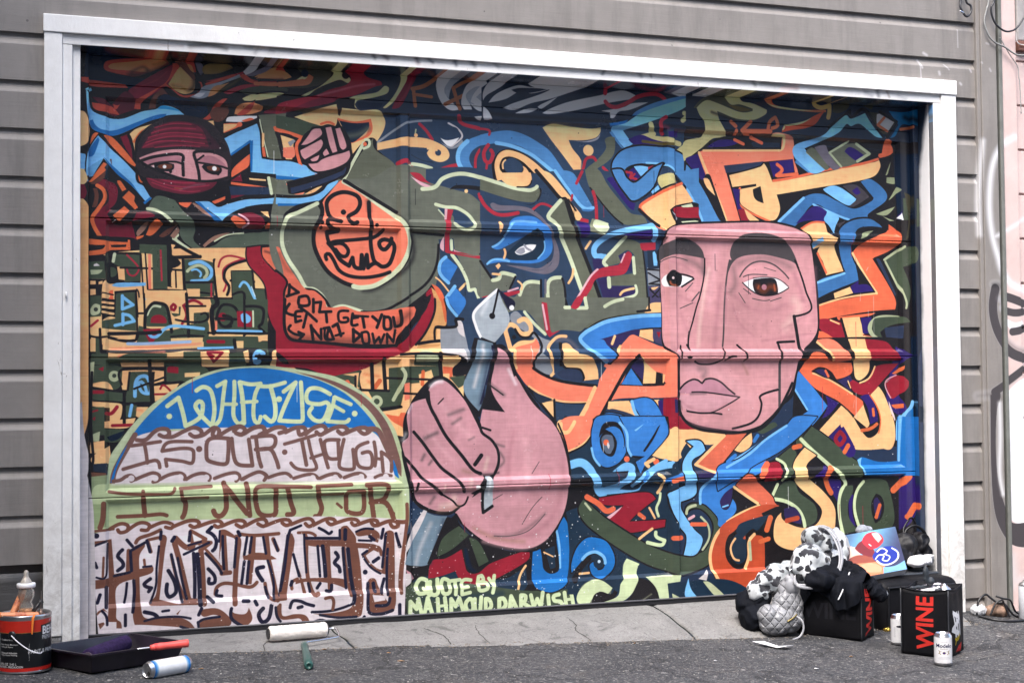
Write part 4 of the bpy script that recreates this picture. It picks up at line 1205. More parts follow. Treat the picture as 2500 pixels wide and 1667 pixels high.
Lk,11 1011 1254 -37 -4 0 -37 22 -5 15 5 -2 13 -16 0
Lk,12 1030 1243 -4 -44 23 0
Lk,10 1030 1224 22 4
Lk,10 1030 1235 64 -3
Lk,13 1071 1232 7 -44
Lk,13 1113 1232 26 -22
Lk,13 1151 1240 -20 -52
Lk,13 1162 1233 0 -48 26 0 -3 41 -23 3
Lk,13 1200 1229 7 -37 23 12 -3 52
Lk,13 859 1194 8 -55
Lk,12 859 1190 41 -50 0 40
Lk,12 911 1183 22 4 -8 -44 26 -3 -18 47
Lk,10 915 1180 3 -40 33 0
Lk,13 948 1191 19 11 14 -48
Lk,10 959 1154 33 10
Lk,11 776 1194 -8 -15 22 -18 33 -7
Lk,11 808 1168 22 -10 -18 -19
Lk,13 1032 1180 1 -51 30 26 -31 22
Lk,11 1067 1166 26 0 4 -41 -23 0 -7 41
Lk,11 1112 1162 8 -37 19 23 7 -23 15 34
Lk,11 1173 1125 0 37 26 -33 8 48
Fk 717 1089 29 -22 25 -25 -25 0 -29 25
Fo4 951 990 111 25 4 -81 -30 19 -56 26
Fp 988 997 67 7 -8 -62 -11 11 0 36
Dr,11 1006 964
Lk,10 1040 989 0 -47
Lk,9 1062 1008 0 -78
Fp 1066 1008 102 43 115 23 7 -38 -111 -14 -4 -89 -83 -6 -26 11
Sr2,19,6 1077 997 61 -8
Sr2,19,6 1092 971 23 -23
Lr2,19 1141 970 -19 -25
Lk,16 1108 1037 3 -103
Lk,16 1157 1059 10 -163
Fo4 1179 1022 104 7 116 -1 11 -60 -135 -10 -5 -41 -34 1 -12 -56 -76 -6 -56 74 87 -1
Lk,10 1047 934 132 -5
Fc 1240 958 23 4 0 -67 -23 -7
Fp 1274 947 62 11 0 -41 -62 4
Fp 1306 995 54 19 11 -38 -35 -15 -27 1
Lr2,15 1325 1006 -4 -52
Fo4 1283 1081 108 4 4 -57 -108 5
Fl3 1291 1066 15 22 31 8 31 -11 19 -19 0 -19 -93 0
Lk,11 1226 1077 111 4 144 -8
Lk,9 1172 981 103 -4 85 -4
Lk,9 1236 918 100 -5
Ll3,15 1233 1018 11 -34 -46 -92
Dl3,25 1128 886
Do4,12 1128 886
Lk,15 1144 852 80 10
Fr 1163 837 80 3 11 -86 -30 31 -31 19
Fp 1156 837 76 22 -12 -34 -34 5
Fp 1399 1066 74 7 4 -26 -74 -4
Fr 1410 1028 43 -4 -4 -52 -39 4
Fp 1410 998 28 0 -1 -26 -27 4
Lk,17 1395 1081 7 -94
Fp4 1310 1118 90 4 -4 -11 -97 -8
Lk,13 1306 1122 78 11 82 1
Fn4 1432 1288 206 36 -3 -357 -99 1 -59 105 -46 121
Fg2 1400 1186 74 8 1 22 19 -7 27 -113 -1 -53 -31 0 -8 30 -78 15 -3 45
FW2 1471 1216 23 -3 12 -64 -28 22
FW2 1403 1100 98 0 16 -53 -28 -4 -8 30 -74 12
Fg2 1473 1028 28 0 -5 -30 -27 4
Lk,12 1381 1190 86 4 0 30 31 0
Fk 1453 1021 28 26 0 26 36 -30 -9 -49 -55 -7
Fo4 1437 983 71 7 -8 -37 -24 -15
Fm2 1428 1318 75 1 8 -31 -32 -49 -47 64
Lb,13 1428 1306 12 -30 31 -37
Fo6 1670 1317 676 8 -1 -55 -155 -25 -118 -32 -51 -39 -83 3 -50 -27 -121 107 -97 7
Fn4 1573 1194 190 70 101 -99 74 16 87 -7 -4 -31 133 -102 -1 -78 -168 -22 -164 101 -249 39
Fg2 1710 1249 32 8 81 -92 73 -31 -50 -53 41 -39 8 -54 -74 24 -12 53 38 54 -49 38 -85 57
Fn4 1783 1249 24 -15 56 -77 -24 8
Ll,13 1771 1257 36 -42 57 -52
Fw 1849 1300 24 -4 15 -115 8 -12 38 12 -38 -23 -12 -8 -20 31
Li2,9 1853 1288 19 -104
Fk 1956 1320 96 2 12 -51 -108 7
Fn4 1960 1320 84 2 -1 -39 -71 -1
Ll,16 1956 1278 20 0
Ll,16 2014 1276 42 1 -8 41
Fw 1980 1278 34 47 30 0 -30 -50
Ll,15 2140 1284 38 20 47 12
Fu3 2350 1325 56 1 4 -28 -60 -4
Fp 2354 1298 56 6 0 -45 -83 -1
Lk,10 2293 1263 61 7
Lk,9 2350 1325 -1 -55
Lp,20 1746 1218 28 8 24 -27 -4 -30 -37 -4 -28 30 -24 8 -20 -19 8 -35 15 -53
Fn6 1701 1184 24 0 24 -35 57 -3 -33 -12 -56 -15 -12 30
Dk,9 1723 1151
Fp 1712 1107 37 27 57 4 12 12 4 -20 -49 -15 -49 -19
Lk,10 1729 1184 24 -31 37 -3 24 19 33 -50 -9 -31 -25 -27 0 -42
Fc 1720 1081 13 26 73 20 16 19 16 -39 -25 -38 -4 -46 53 -39 82 -27 158 -21 30 90 48 54 60 63 26 20 39 -12 85 -35 48 -12 30 -24 13 -40 -11 -150 -78 -3 -219 -6 -52 -65 -46 -19 -9 -58 -17 -35 -9 -26 -79 1 -28 62 50 23 64 111 -104 1 -74 24 -81 39 -40 46 -24 42
Lp,13 1724 1096 -4 -31 12 -45
Lk,13 1809 1019 53 -31 82 -27 150 -19
Lp,9 1788 943 73 -43 82 -24 116 -5
Lk,6 1780 939 73 -45 81 -24 113 -3
Lp,18 2089 933 -30 -62
Lp,12 2210 1112 -48 -71
Fk 2178 944 34 7 35 63 44 58 34 -27 102 -96 -61 -11
Fp 2295 1072 30 -27 55 -44 44 -12 -10 -39 -99 0 5 95
Fm2 2212 947 48 70 55 -75
Fu2 2260 1021 26 44 34 -24 -5 -79
Fk 2380 1001 31 -8 -1 -43 -35 0
Lk,11 2323 944 91 2
Lk,15 2291 1072 -53 -62 -43 -67 -73 -120 -56 -92
Om2,16 2025 1143 46 46 64 32 106 20 169 12 -1 -58 -82 -4 -86 -16 -141 -40 34 4 29 -35 25 -31 -26 -32 -12 4 -80 51
Lb,17 2410 1249 -126 -7 -128 -21 -68 -28 -46 -27 -17 -27 45 -43 75 -51
Fu2 2109 1139 153 43 43 5 -5 -28 -43 0 -60 -47 -42 0 -21 27
Fp 2172 1119 17 40 -9 -32
Lp,12 2185 1155 -13 -32
Fp 2305 1183 60 4 4 -55 -69 23
Fu3 2370 1191 39 -4 3 -67 -43 19
Fw4 2383 1175 21 0 -9 -28
Lp,14 1958 1154 -41 -4 -38 -39 4 -38 20 -62 -13 -23
Fn4 1892 1119 45 12 3 -89 17 -23 -54 -23 -4 65
Fk 1925 1131 16 -4 -1 -85 29 -23 -41 8
Fp 1941 1123 29 0 37 -35 63 -23 29 -39 8 -55 -68 -7 -12 39 -74 16 -13 23
Sg3,24,8 1917 1135 49 4 42 -35
Fn4 2007 1088 30 8 46 -16 29 -39 33 -23 -34 -47 -8 55 -42 43 -50 11
Lk,10 2027 964 12 12 -12 31 -20 8 -50 4 -17 23
Fn5 1915 996 38 19 58 -4 20 -20 0 -31 -87 12
Fn4 1902 877 41 -9 104 -5 -39 -57 -42 -46 -24 4 -4 31 21 19 -50 -22
Fp 1840 873 57 7 4 -76 -33 38
Lk,10 1902 884 3 -88 8 -12
Lk,12 1788 931 48 -58 77 -89
Fn3 1804 920 89 -32 -57 -15
Lp,16 1934 791 -13 -7 8 -31 37 -1 34 27 59 92
Fp 1921 780 21 19 4 -35 20 -8 42 42 47 73 8 -16 -64 -96 -45 -18
Lk,10 1954 810 -16 -26 20 -24
Fp 2152 874 240 5 16 -76 -129 6 -132 33
Fn5 2143 831 29 11 98 -29 25 -39 -17 -20 -42 60
Om2,10 2074 692 5 58 25 50 34 23 43 -1 55 -20 37 -55 48 22 -17 36 -50 71 103 3 68 -107 4 -36 -66 -70 -129 3
Lb,15 2262 872 17 -51 38 -50 -39 -24
Lb,14 2201 779 25 -35 13 -55
Fk 2112 691 -8 55 34 38 42 3 38 -35 16 -63
Om2,6 2124 691 9 66 39 11 37 -32 8 -47
Fk 2112 722 30 23 29 -12 12 -43 -67 -6
Fg2 2116 715 30 15 21 -24 -1 -20
DW2,11 2137 706
Lk,12 2355 702 44 62
Fu 2387 875 22 3 3 -79 -21 44
Fw4 2413 886 75 3 -2 -130 -53 -3 -21 55
Fu2 2457 882 26 -8 -1 -56 -22 4
Fp 2433 744 127 9 -1 -87 -153 3
Fk 3078 1146 561 2 49 -94 -9 -408 -636 14
Fn2 3673 1157 86 0 -4 -484 -75 2
Fn5 3695 1054 46 88 -2 -264 -28 -43 -18 0
Fu 3604 1113 84 -44 -69 -44 -19 -87 49 -117 -35 -29 -40 30 -26 58
Fw4 3436 1147 111 -11 40 -32 39 -56 -108 -2 -57 3
Fc 3175 1141 92 3 68 -52 22 -43 -86 -3 -32 43 -38 29
Lp,11 3178 1138 61 -49 29 -43
Fp 3349 1147 90 0 22 -101 -8 -55 -44 -34 -27 17 -11 104
Fr 3128 1052 20 29 29 6 36 -9 32 -29 119 -11 -1 -49 -77 -26 -22 29 -39 23 -39 0 -33 -17 97 -40 117 -64 56 -35 16 -35 16 -67 -14 -20 -69 62 -78 61 -78 38 -55 32 -70 71
Lp,8 3162 990 88 -32 117 -64
Fu3 3221 1004 10 0 16 -29 -7 -3
Lr,12 3228 1001 12 -23
Fk 3156 1001 36 17 39 -6 33 -23 19 -26 -59 6
Fu2 3172 1001 40 8 38 -28 -13 -12
Lr,12 3228 1001 14 -25
Fw4 3352 951 17 9 46 -18 40 20 39 58 125 14 -55 -49 -55 -52 -38 -37 -44 -9 -53 18
Lp,8 3490 1020 -31 -52 -51 -23
Fu2 3289 955 67 25 13 -23 -31 -17 30 -40
Lp,6 3345 954 13 -31
FW4 3543 944 61 38 14 -15
Fw4 3546 941 62 38 50 -27 -7 -35 -63 -46 -20 9
Li4,6 3604 979 -60 -35 28 -70
Fr2 3581 987 58 38 -7 -23 -34 -18
Fp 3505 927 30 -35 32 -70 22 -64 2 -81 -38 -43 -110 46 -66 30 -12 75 -58 55 -120 -109 42 -35 73 61 42 -64 32 -40 -132 2
Fp 3187 731 60 58 60 54 58 -53 32 -66 46 -36 51 8 21 46 4 35 -22 66 -33 47 44 37 30 -41 51 -128 -1 -75 -31 -40 -214 5 -41 109 -70 -59
Fk 3369 790 72 -53 14 20 -32 102 38 28 39 -58 12 -64 -15 -52 -47 -22 -39 35
Fu 3407 882 54 5 32 -64 9 -55 -44 -16 -12 78
Lr2,16 3414 726 47 8 34 20
Lr2,14 3476 823 3 -29
Lr2,14 3264 855 -3 -23 -14 -14
Lr2,7 3461 887 39 -58 15 -58 -11 -58
Fu 3226 889 68 -35 -47 -50 -43 -20 30 54
Lk,7 3187 733 117 110
Fr2 3574 842 58 5 0 -20 -38 -2
Lb,19 3677 853 -11 -26 -32 -35 -11 -58 -5 -58
Fd 3634 778 46 48 0 -151 -52 1
Fb 3600 764 14 23 -3 -111 -16 1
FW4 3561 860 32 -76 0 -20 -26 58
LW2,2 3387 899 -2 -115
SW2,3,7 3377 865 -6 -34
Fm2 3055 942 33 59 73 -74 74 -86 -80 -87 -105 -66 -96 -40 0 42 91 74 88 55
Lb,9 3058 931 72 -106
Lb,7 3039 764 71 36
Fo4 3158 748 67 -55 26 -38 -169 4 -13 29
Fu 3232 696 67 58 38 -63 39 -38 -125 2
Lw4,12 3271 695 27 28 29 -29
Fk 688 2276 109 8 0 -33 -109 -4
Fp3 637 2175 51 32 58 7 36 -23 -37 -13 -58 0
Lr,15 637 2156 72 1 51 7 66 15
Sk2,18,7 637 2171 50 3 58 4
Lo2,14 622 2130 65 8 73 0
Fp 597 2092 54 22 72 11 29 -2 -29 -12 -72 -19
Lp3,9 609 2260 79 9 72 3
Fg3 637 2207 36 17 36 28 15 8 -29 -42 -44 -24
Ln3,24 1533 2266 52 -31
FW2 1521 2208 64 27 24 -18 -48 -38 -29 -32 8 -45 -36 -2 -11 37
Fg2 1513 2161 32 33 32 9 -32 -40 -13 -39
Fk 1233 186 225 230 78 -96 239 -64 191 237 183 -6 -6 -503 -919 8
Fn6 1793 81 352 58 -2 -147 -350 6
Fo4 1379 245 24 73 71 49 42 -39 -74 -56
Fo4 1516 317 44 -21 42 -81 -43 -20
Fn6 1282 154 171 24 27 -42 193 4 61 27 32 14 -33 -97 -470 8
Fw4 1340 154 16 73 58 9 71 34 11 -53 15 -42 44 -6 59 38 165 49 -4 -45 -122 -62 -55 -20 -40 -16 -71 22 -30 47 -55 -16
Fn2 1496 277 12 -8 19 -69 28 -23 -28 -3 -23 35
SW2,4,8 1376 289 0 -33
Fi10 1241 200 23 -16 15 -23 -23 -13
FW2 1237 185 23 -1 7 -30 -27 -24
Lp,10 1766 188 -24 -36 -17 -56
Fo4 1236 127 104 31 116 -21 138 -22 131 -23 69 -7 184 -3 -18 -79 -228 -2 -485 0
Sn6,34,7 1301 79 155 -2 197 4
Sn6,34,6 1301 35 154 2 158 5
Om4,10 1799 255 33 2 8 -42 7 -46 33 -17 28 6 9 46 -11 107 34 76 20 -47 2 -138 -17 -91 -58 -35 -57 7 -36 32
Lb,10 1906 330 12 -65 3 -92
Fk 1836 269 61 12 20 -111 -37 -21 -33 24
Fn6 1852 253 45 13 3 -92 -24 -6
Lp,6 1848 241 41 -20
Ll8,17 1332 151 -27 5 -19 -32 11 -23 31 6 8 36
Ll8,15 1317 118 23 -27
Ll8,17 1348 143 -1 -45 27 -1 5 55
Ll8,16 1425 146 -23 5 -8 -33 7 -23 24 3 4 40
Ll8,15 1433 142 43 3
Ll8,16 1456 141 -4 -52
Ll8,15 1523 141 -36 -2 -8 -52 35 6
Ll8,14 1483 113 24 3
Ll8,16 1558 154 -4 -52 35 2 1 22 -32 2 20 10 -8 19 -12 -3
Ll8,15 1602 144 15 -23
Ll8,16 1626 154 -5 -33 -8 -34
Ll8,17 1258 4 1 66 26 -31 8 40 15 -71
Ll8,17 1316 8 16 73 19 -68
Ll8,11 1324 37 19 -1
Ll8,17 1374 75 4 -63
Ll8,17 1405 77 7 -60
Ll8,12 1378 45 35 1
Ll8,17 1432 12 0 59 19 -31 16 33 19 -61
Ll8,17 1510 67 -16 -22 12 -38 20 18 -4 37 -12 5
Ll8,17 1534 65 3 -48 20 -5 5 59
Ll8,17 1581 63 0 -56 24 24 -8 27 -16 5
Ll8,18 1641 59 -1 -52 28 24 -7 27 -20 1
Ll8,17 1684 8 9 60 27 -58
Ll8,12 1692 30 20 -1
Ll8,17 1736 12 1 57 20 -5 -4 -22 -12 -3 40 -25
Ll8,17 1781 67 12 -50 16 33 16 -35 9 60
Ll8,17 1858 62 4 -49
Ll8,17 1907 63 -24 -6 4 -19 28 -6 4 -19 -25 -6
Ll8,17 1932 69 8 -57
Ll8,17 1961 72 12 -62
Ll8,13 1936 39 33 2
Fk 2754 551 192 51 111 46 121 -35 94 -31 105 9 37 -75 268 -4 -1 -298 -789 -86 -225 11 5 358
Fu 3121 573 103 -3 -19 -57 -76 3
Fu 3214 513 76 -10 9 -25 -16 -82 -37 59
Fu 3608 510 74 -2 2 -168 -81 -81
Fu 3340 423 25 11 -2 -82 22 -67 -42 34
Fk 2418 805 309 -5 -1 -64 -309 6
Fn6 1909 674 83 18 91 -60 246 1 165 -4 -4 -245 -40 -352 -507 29 19 228
Fk 1907 540 192 14 -2 -116 -150 -33 -42 -75
Fn6 1966 662 101 48 49 -110 -26 -30 -41 24 -75 29
Fc 1918 782 50 30 108 -2 -5 -70 -46 -41 -63 -37
Lp,12 1962 662 63 25 42 38
Lk,8 1962 656 71 31 38 42
Lp,16 1931 782 3 -31 29 -5 30 42
Fp 2435 757 56 3 226 -32 -68 -50 -119 22 -45 -86 -78 6 -52 17 66 73
Fw4 2431 805 65 -1 74 -57 -79 1 -30 13 -26 -12
Om2,10 2071 725 5 39 26 46 101 -2 33 -71 -1 -70 -34 -54 -60 -22 -42 25 -24 55
Fk 2105 717 22 61 59 7 29 -32 12 -66 -39 -58 -4 47 1 39 -29 24 -30 0
Om2,0 2135 755 42 11 34 -24 12 -55 -22 -54 -43 -7 18 35 13 38 -29 40
Fk 2109 709 17 30 34 4 29 -44 -13 -54 -26 -7 -29 24
Fg6 2117 709 17 22 34 -4 8 -43 -17 -35 -26 9
Dr,13 2139 698
FW2 2147 700 8 -16 -5 -15 -8 16
Dr,13 2235 624
Om2,8 2203 808 215 -3 12 -48 -9 -47 -92 -92 -13 -31 -18 -27 -21 51 43 23 -60 1 -25 32 1 70
Lb,12 2203 781 33 -44 4 -62 16 -36
Fk 2396 770 -31 -59 -44 -58 -9 4 48 66 23 35
Fb 2271 748 47 27 -17 -15 -22 -16
Lb,10 2071 675 12 -43 25 -32
Fk 2256 639 64 -5 -38 -7
Dr,14 2374 609
Lp,16 2363 621 -39 -19 13 -12
Lb,36 1978 607 46 7 37 -28 25 -47 16 -47 21 -12
Fb 2093 473 22 34 68 21 51 30 9 15 -77 -2 60 38 43 -13 3 -35 -21 -35 -52 -30 85 -2 35 53 44 31 78 33 18 -8 -14 -20 -82 -21 -53 -46 -26 -30
Fk 2166 567 77 6 -18 -23 -42 -22 -17 8
Fn6 2111 561 64 6 50 -21 -60 -29 -42 -10
Fn6 2199 496 69 45 -9 -23 -34 -22
Lb,17 2420 612 -92 -49 -69 -53
Lm2,16 2310 532 22 31
Lp,14 2380 554 25 -21 -9 -35 -17 -23
Lm2,21 2418 525 84 25
Lr,21 2449 524 52 10
Fn6 2445 595 49 26 -1 -63 -44 1
Ow4,9 2102 461 139 15 95 0 34 -28 -83 -56 -43 -37 172 1 -5 -31 -146 -18 -39 6 -79 57 72 56 -105 7
Fi2 2138 378 73 44 -17 -19 -43 -33
Oo4,14 2009 422 22 34 33 -25 66 -56 109 -71 85 -50 94 -40 70 -19 52 -2 71 28 37 78 -13 56 -48 42 -48 1 -27 -26 5 35 35 15 62 -18 57 -66 -6 -80 -37 -101 -133 -41 -69 15 -103 37 -127 72 -125 87 -50 52
Ll3,10 2039 440 24 -28
Ll3,13 2517 379 9 24 35 10
Lr,24 2047 467 50 -29 38 -33 33 7
Ll8,12 2392 471 -5 -32 -14 -31 9 -35
Lp,10 2339 410 25 -44
Lr,18 2291 384 22 -16
Lp,12 2290 279 26 18 35 22
Ll8,16 2368 303 4 -20 38 -17 -17 -19 -65 14
Lr,21 2445 276 44 -2
Ob,13 2502 598 54 74 -35 24 66 -1 26 -41 -22 -19 -45 -31 17 -80 -1 -63 -71 -29 4 -40 56 -81 43 -46 -32 -65 -61 -1 14 78 -30 44 -42 69 -13 56 1 27 83 29
Fn6 2494 645 27 43 22 -28 -40 -39
Fu2 2568 552 93 5 -36 -26 -53 5
Or6,11 2726 724 95 2 -115 -122 -27 -35 -18 -16 -93 43 90 77
Lp,13 2708 716 -144 -124 92 -38
Op,9 2839 730 4 -53 -51 -35 -31 9 46 47
Fm2 2670 569 67 26 147 90 23 7 -2 -121 -92 -46 -64 -38 -54 -50 -10 -32 18 -17 22 8 19 39 17 -29 -5 -32 -72 -61 -14 9 -3 36 -53 54 -31 17 6 55 40 38
Lb,13 2884 676 -138 -77 -76 -50 -54 -42 -28 -31 -3 -55
Fu2 2681 425 23 35 41 27 -6 -52 -18 -39 -27 1
Lb,7 2694 401 27 7
Fk 2749 487 107 -76 -91 -37 -3 48 -18 25
Fn6 2525 359 62 6 39 -49 -1 -56 -32 -38 -17 -7 18 50
Ll3,10 2587 361 35 -41 3 -52 -32 -50
Lr,18 2542 331 66 -3
Li2,13 2529 355 23 11
Or5,11 2879 378 -69 -22 -86 -36 -50 -38 -36 -62 -6 -71 13 -56 39 -54 75 -24 136 -8 4 241 -36 22 -37 -19 -1 -80 -19 -39 -54 -5 -44 50 1 72 37 46 82 29 73 21
Lp,15 2879 394 -69 -26 -86 -36 -59 -50 -32 -70 -1 -63 22 -57 43 -54 85 -25
Fk 2704 217 15 51 54 42 82 8 -37 -46 3 -93 -19 -47 -50 -1 -35 33
Fn6 2727 224 23 47 50 22 8 -41 -1 -80 -36 -26 -31 21
Lp,10 2754 259 -23 -39 13 -45 27 -13
Lr5,14 2786 289 14 -28
Lp,15 2850 274 -28 -34 -1 -61 -19 -51
Ll3,13 2826 239 4 -76
Om4,12 1973 148 1 46 25 60 42 37 46 1 50 -21 33 -56 0 -46 -26 -34 -42 -17 -34 17 -12 39 17 15 21 -36 25 7 9 30 -17 28 -33 9 -38 -13 -42 -41
Lb,14 2023 203 26 22 37 6 34 -21 8 -28
Dn6,24 2098 184
DW3,7 2100 190
Lk,24 1981 117 38 55 34 33
Oo6,0 1988 28 17 57 34 25 38 6 75 -39 -9 -27 -34 14 -33 -18 -26 -40 -58 -1
Fl8 1993 63 42 43 58 9 59 -38 -26 -26 -33 14 -34 -29 -17 -30 -50 18
Lp,10 2010 142 42 2
Fk 2054 9 13 42 34 13 42 -14 17 19 17 -13 -26 -29 -59 -16
Fl8 2190 90 17 26 5 51 17 30 60 -26 -14 -31 -5 -54 -34 -45 -43 -24 -118 -9 34 10 67 23
Fn6 2280 163 129 -30 -27 -18 -73 4
Fk 2236 37 43 76 68 -31 25 -72 -179 3
Sl3,10,6 2295 18 39 22
Fl8 2309 115 99 3 70 -4 -5 -27 -61 -5 8 -79 -44 -1 -20 64
Fn6 2421 78 250 10 134 -51 -23 -39 -354 1
Fb 2494 27 19 73 12 -48 34 -41 -30 -6
Fl3 2583 81 35 -6 74 -63 -44 -2
Fl3 2433 38 52 -27 -48 -1
FW2 2561 94 53 37 -14 -47
Om2,9 2674 577 108 37 129 82 106 59 52 40 113 -2 -48 -48 -71 -56 -89 -55 -120 -54 -69 -46 -113 -61
Lb,11 2718 576 114 57 79 59 111 63
Op,7 2756 651 45 47 42 28 -1 -53 -46 -31
Lm2,17 2856 689 18 24
Lm2,17 2723 600 37 27
Fo4 2902 721 74 35 -18 16 -37 -15 -51 -24
Oo4,10 2973 610 66 47 32 -29 -20 -45 -5 -40 -56 -43 29 68
Ll8,13 2969 606 45 -34 -19 -60
Oo4,11 3095 692 57 57 80 -51 131 -98 38 -30 3 -62 -81 2 -1 -29 -60 80 -83 72
Ll8,18 3095 692 46 -42 74 -59 80 -68 28 -38 -25 -36 -11 -78 17 -116
Lr2,22 3057 656 33 6
Op,10 3056 587 57 68 61 -38 -48 -36 -10 -40 13 -25 74 -60 56 -67 8 -67 -21 -89 -76 -37 -112 -3 -73 19 -36 38 6 77 33 39 8 -33 60 -31 60 -10 56 18 25 56 -41 51 -74 59 -27 42
Fo4 2994 495 61 7 27 -50 73 -52 18 -45 -10 -37 -38 -19 -18 13 -18 50 -55 47 -87 23
Ll8,15 2971 492 -28 -52
Ll8,17 2947 428 69 -15 55 -34 27 -42 9 -37
Fu2 3002 381 51 7 36 -42 -1 -37 -55 15 -27 17
Lr5,22 3015 328 55 10
Lr2,25 3243 558 -24 -33 8 -45 19 -34
Fw4 2899 531 19 52 55 10 18 -25 -10 -40 -9 -16 -65 -6
Lr,30 2918 583 -33 -48
Or6,10 2762 494 37 44 36 2 31 -29 77 -71 13 -29 23 -17 -92 -8 -4 20 -63 38
Lp,13 2753 487 62 -42 54 -34
Lp,10 2715 336 72 37 91 29
Fr5 2887 402 92 -3 -83 -30 -91 -36 -64 -46 -54 -30 0 60 100 52
Fn6 2782 325 146 35 -61 -70 -27 9 -46 -38 -35 25
Lr2,26 2932 344 -19 -52
Lr2,21 2880 241 41 10
Oo4,12 3364 393 15 57 40 49 111 -3 28 -51 22 -101 -11 -63 -73 -38 -96 25 -33 63
Ll8,15 3418 491 -39 -49 -11 -74 22 -79
Fk 3460 398 25 36 29 -17 13 -42 -15 -54 -35 -23 -18 50
Fu2 3470 398 19 20 24 -43 -11 -49 -20 -12
Lr2,18 3503 380 -20 -54
Fo4 3298 449 63 27 -1 -33 -25 -49 4 -66 51 -60 -86 -13
Ll8,13 3318 477 -25 -49 -6 -73 21 -100
Lr2,32 3578 448 75 61
Lr2,32 3644 324 35 49
Fm4 3387 591 29 12 86 -23 98 1 5 206 83 -2 -1 -273 -254 7 -19 5
Fb 3387 591 24 12 -5 -37 18 -38 -10 -4
Lb,14 3619 787 -9 -202
Fn5 3693 760 59 -1 -6 -506 -44 44 -10 210
Fk 3131 573 75 6 -1 -16 -76 -55 -13 33
Fu 3284 726 34 20 60 -105 -10 -33 -34 1 -69 84
Lw4,20 3299 721 -25 -32 23 -26 25 29 -23 29
Lr2,22 3340 658 -19 -28
Fk 2411 1564 18 57 71 34 164 13 250 11 116 -9 93 -30 45 -65 25 -190 7 -165 -16 -83 -48 -49 -24 -41 -29 -54 -25 -102 -66 -56 -71 -80 -91 -31 -180 15 -123 35 -35 44 -11 159 2 87 -70 48 -6 142 -6 199 -13 55
Fi 2420 1565 22 60 62 22 160 12 250 12 106 -9 93 -26 46 -61 21 -149 7 -103 3 -124 -25 -54 -52 -49 -25 -49 -15 -54 -29 -85 -57 -65 -65 -60 -92 -47 -180 15 -114 30 -39 45 -3 151 -7 87 -69 60 -7 130 -6 199
Si3,25,6 2442 1613 177 21 272 16 184 -24
Si3,35,4 3181 1468 -5 -248
Fk7 2402 1540 22 21 62 25 44 1 44 -15 35 -31 13 -40 -71 11 -57 6 -49 -9 -44 -24
Lk7,4 2401 1477 44 24 48 1 44 -11
Sk7,42,4 2528 1495 53 -19 35 -35
Sk7,25,5 2613 1497 3 -64
Fk7 2761 1492 -13 32 14 45 37 38 68 14 69 -3 64 -18 46 -28 28 -41 27 -65 -33 28 -69 19 -87 13 -92 -8
Fk7 2761 1500 36 17 -37 -33 -18 -33 -14 -41 5 49 10 41
Sk7,52,4 2788 1484 77 22 92 2 97 -35
Sk7,39,4 2765 1460 8 -65 -24 -37
Si3,31,7 3072 1441 27 -57 18 -62
Lk7,7 2796 1424 28 37 41 27 51 7 55 -15 45 -32 28 -28
Lk7,5 2814 1424 41 11 78 -1
Lk7,3 2920 1467 59 -15
Fi3 2814 1400 50 21 60 5 64 -7 55 -28 -18 8 -102 15 -73 -6
FW 2811 1396 53 19 60 7 64 -7 55 -38 -56 -24 -65 -9 -55 12
Fk 2864 1413 60 7 50 -5 13 -41 -5 -25 -60 -7 -45 10 -16 32
Sq5,39,9 2886 1381 27 -20 33 20 27 -7
Di3,13 2918 1379
Sr2,13,8 2969 1390 4 -25
Sr2,10,7 2891 1385 -5 -13
Lk,5 2809 1398 31 -26 37 -22 45 -10 65 9 56 28
Lk7,4 2864 1419 60 5 64 -7 55 -34
Lk7,4 2813 1371 36 -24
Lk7,4 2858 1327 55 -9 32 4
Lk7,4 2949 1316 56 17
Lk7,4 2790 1351 31 -44
Si3,26,5 2772 1338 67 -52 91 -15 93 30
Si3,17,5 2758 1298 34 -81 68 -56
Si6,53,5 3070 1322 23 -41 -72 -83
Si3,22,5 2998 1186 70 33 71 42
Si3,17,5 2905 1137 115 16 141 17
Si6,25,6 2643 1457 -28 -121 -20 -120 -10 -104
Si3,30,6 2696 1378 -21 -162 -10 -104
Si7,47,5 2671 1531 -10 -114 -20 -121
Lk,7 2622 1501 -4 -76 -21 -89 -19 -52 -18 -60 -19 -60 -5 -52
Lk7,8 2738 1459 -10 -53 -11 -109 -6 -121 -6 -64
Si3,17,7 2727 1378 -7 -161
Lk,8 2541 1176 -5 -48 4 -32
FW 2409 1401 31 29 57 -3 70 -15 -40 -29 -31 -8 -70 -1
Fk 2431 1418 22 28 39 -7 18 -16 -5 -36 -18 -12 -48 1
Sr2,14,9 2444 1394 8 -12 31 -3
DW4,6 2458 1412
Lk,8 2492 1431 35 -4 36 -11
Lk,8 2567 1410 -58 -35
Lk7,4 2562 1392 -36 -37
Lk7,6 2593 1352 -36 -40
Lk7,4 2499 1279 62 25
Si3,21,5 2495 1335 75 -31
Si3,17,5 2440 1485 66 -10 57 -35
Si3,29,4 2503 1255 34 -79
Lk,9 3078 1503 31 -70 23 -69 26 -83 -89 -33
Lk,16 3069 1248 12 -70 11 -66 16 -33
Lk,11 2983 1131 84 4
Lk,11 2981 1130 11 -32 1 -61
Lk7,13 2991 1032 -4 -191
Lk,10 2982 918 -90 -27 4 -37 -13 -48 -39 -36 -95 -24
Lk,9 2530 1118 10 -16
Lk,8 2499 1114 -3 -56
Fk 2522 1066 13 4 14 -4 -5 -8 -18 0
Lk,8 2566 1046 26 -12 54 0 45 15 13 21 3 32
Lk,9 2713 1051 23 14 27 2
Lk,9 2777 1118 31 -28 11 -25 -11 -16
Sk7,38,6 2592 1014 27 -8 -10 -24
Sq3,17,5 2803 1037 26 -49
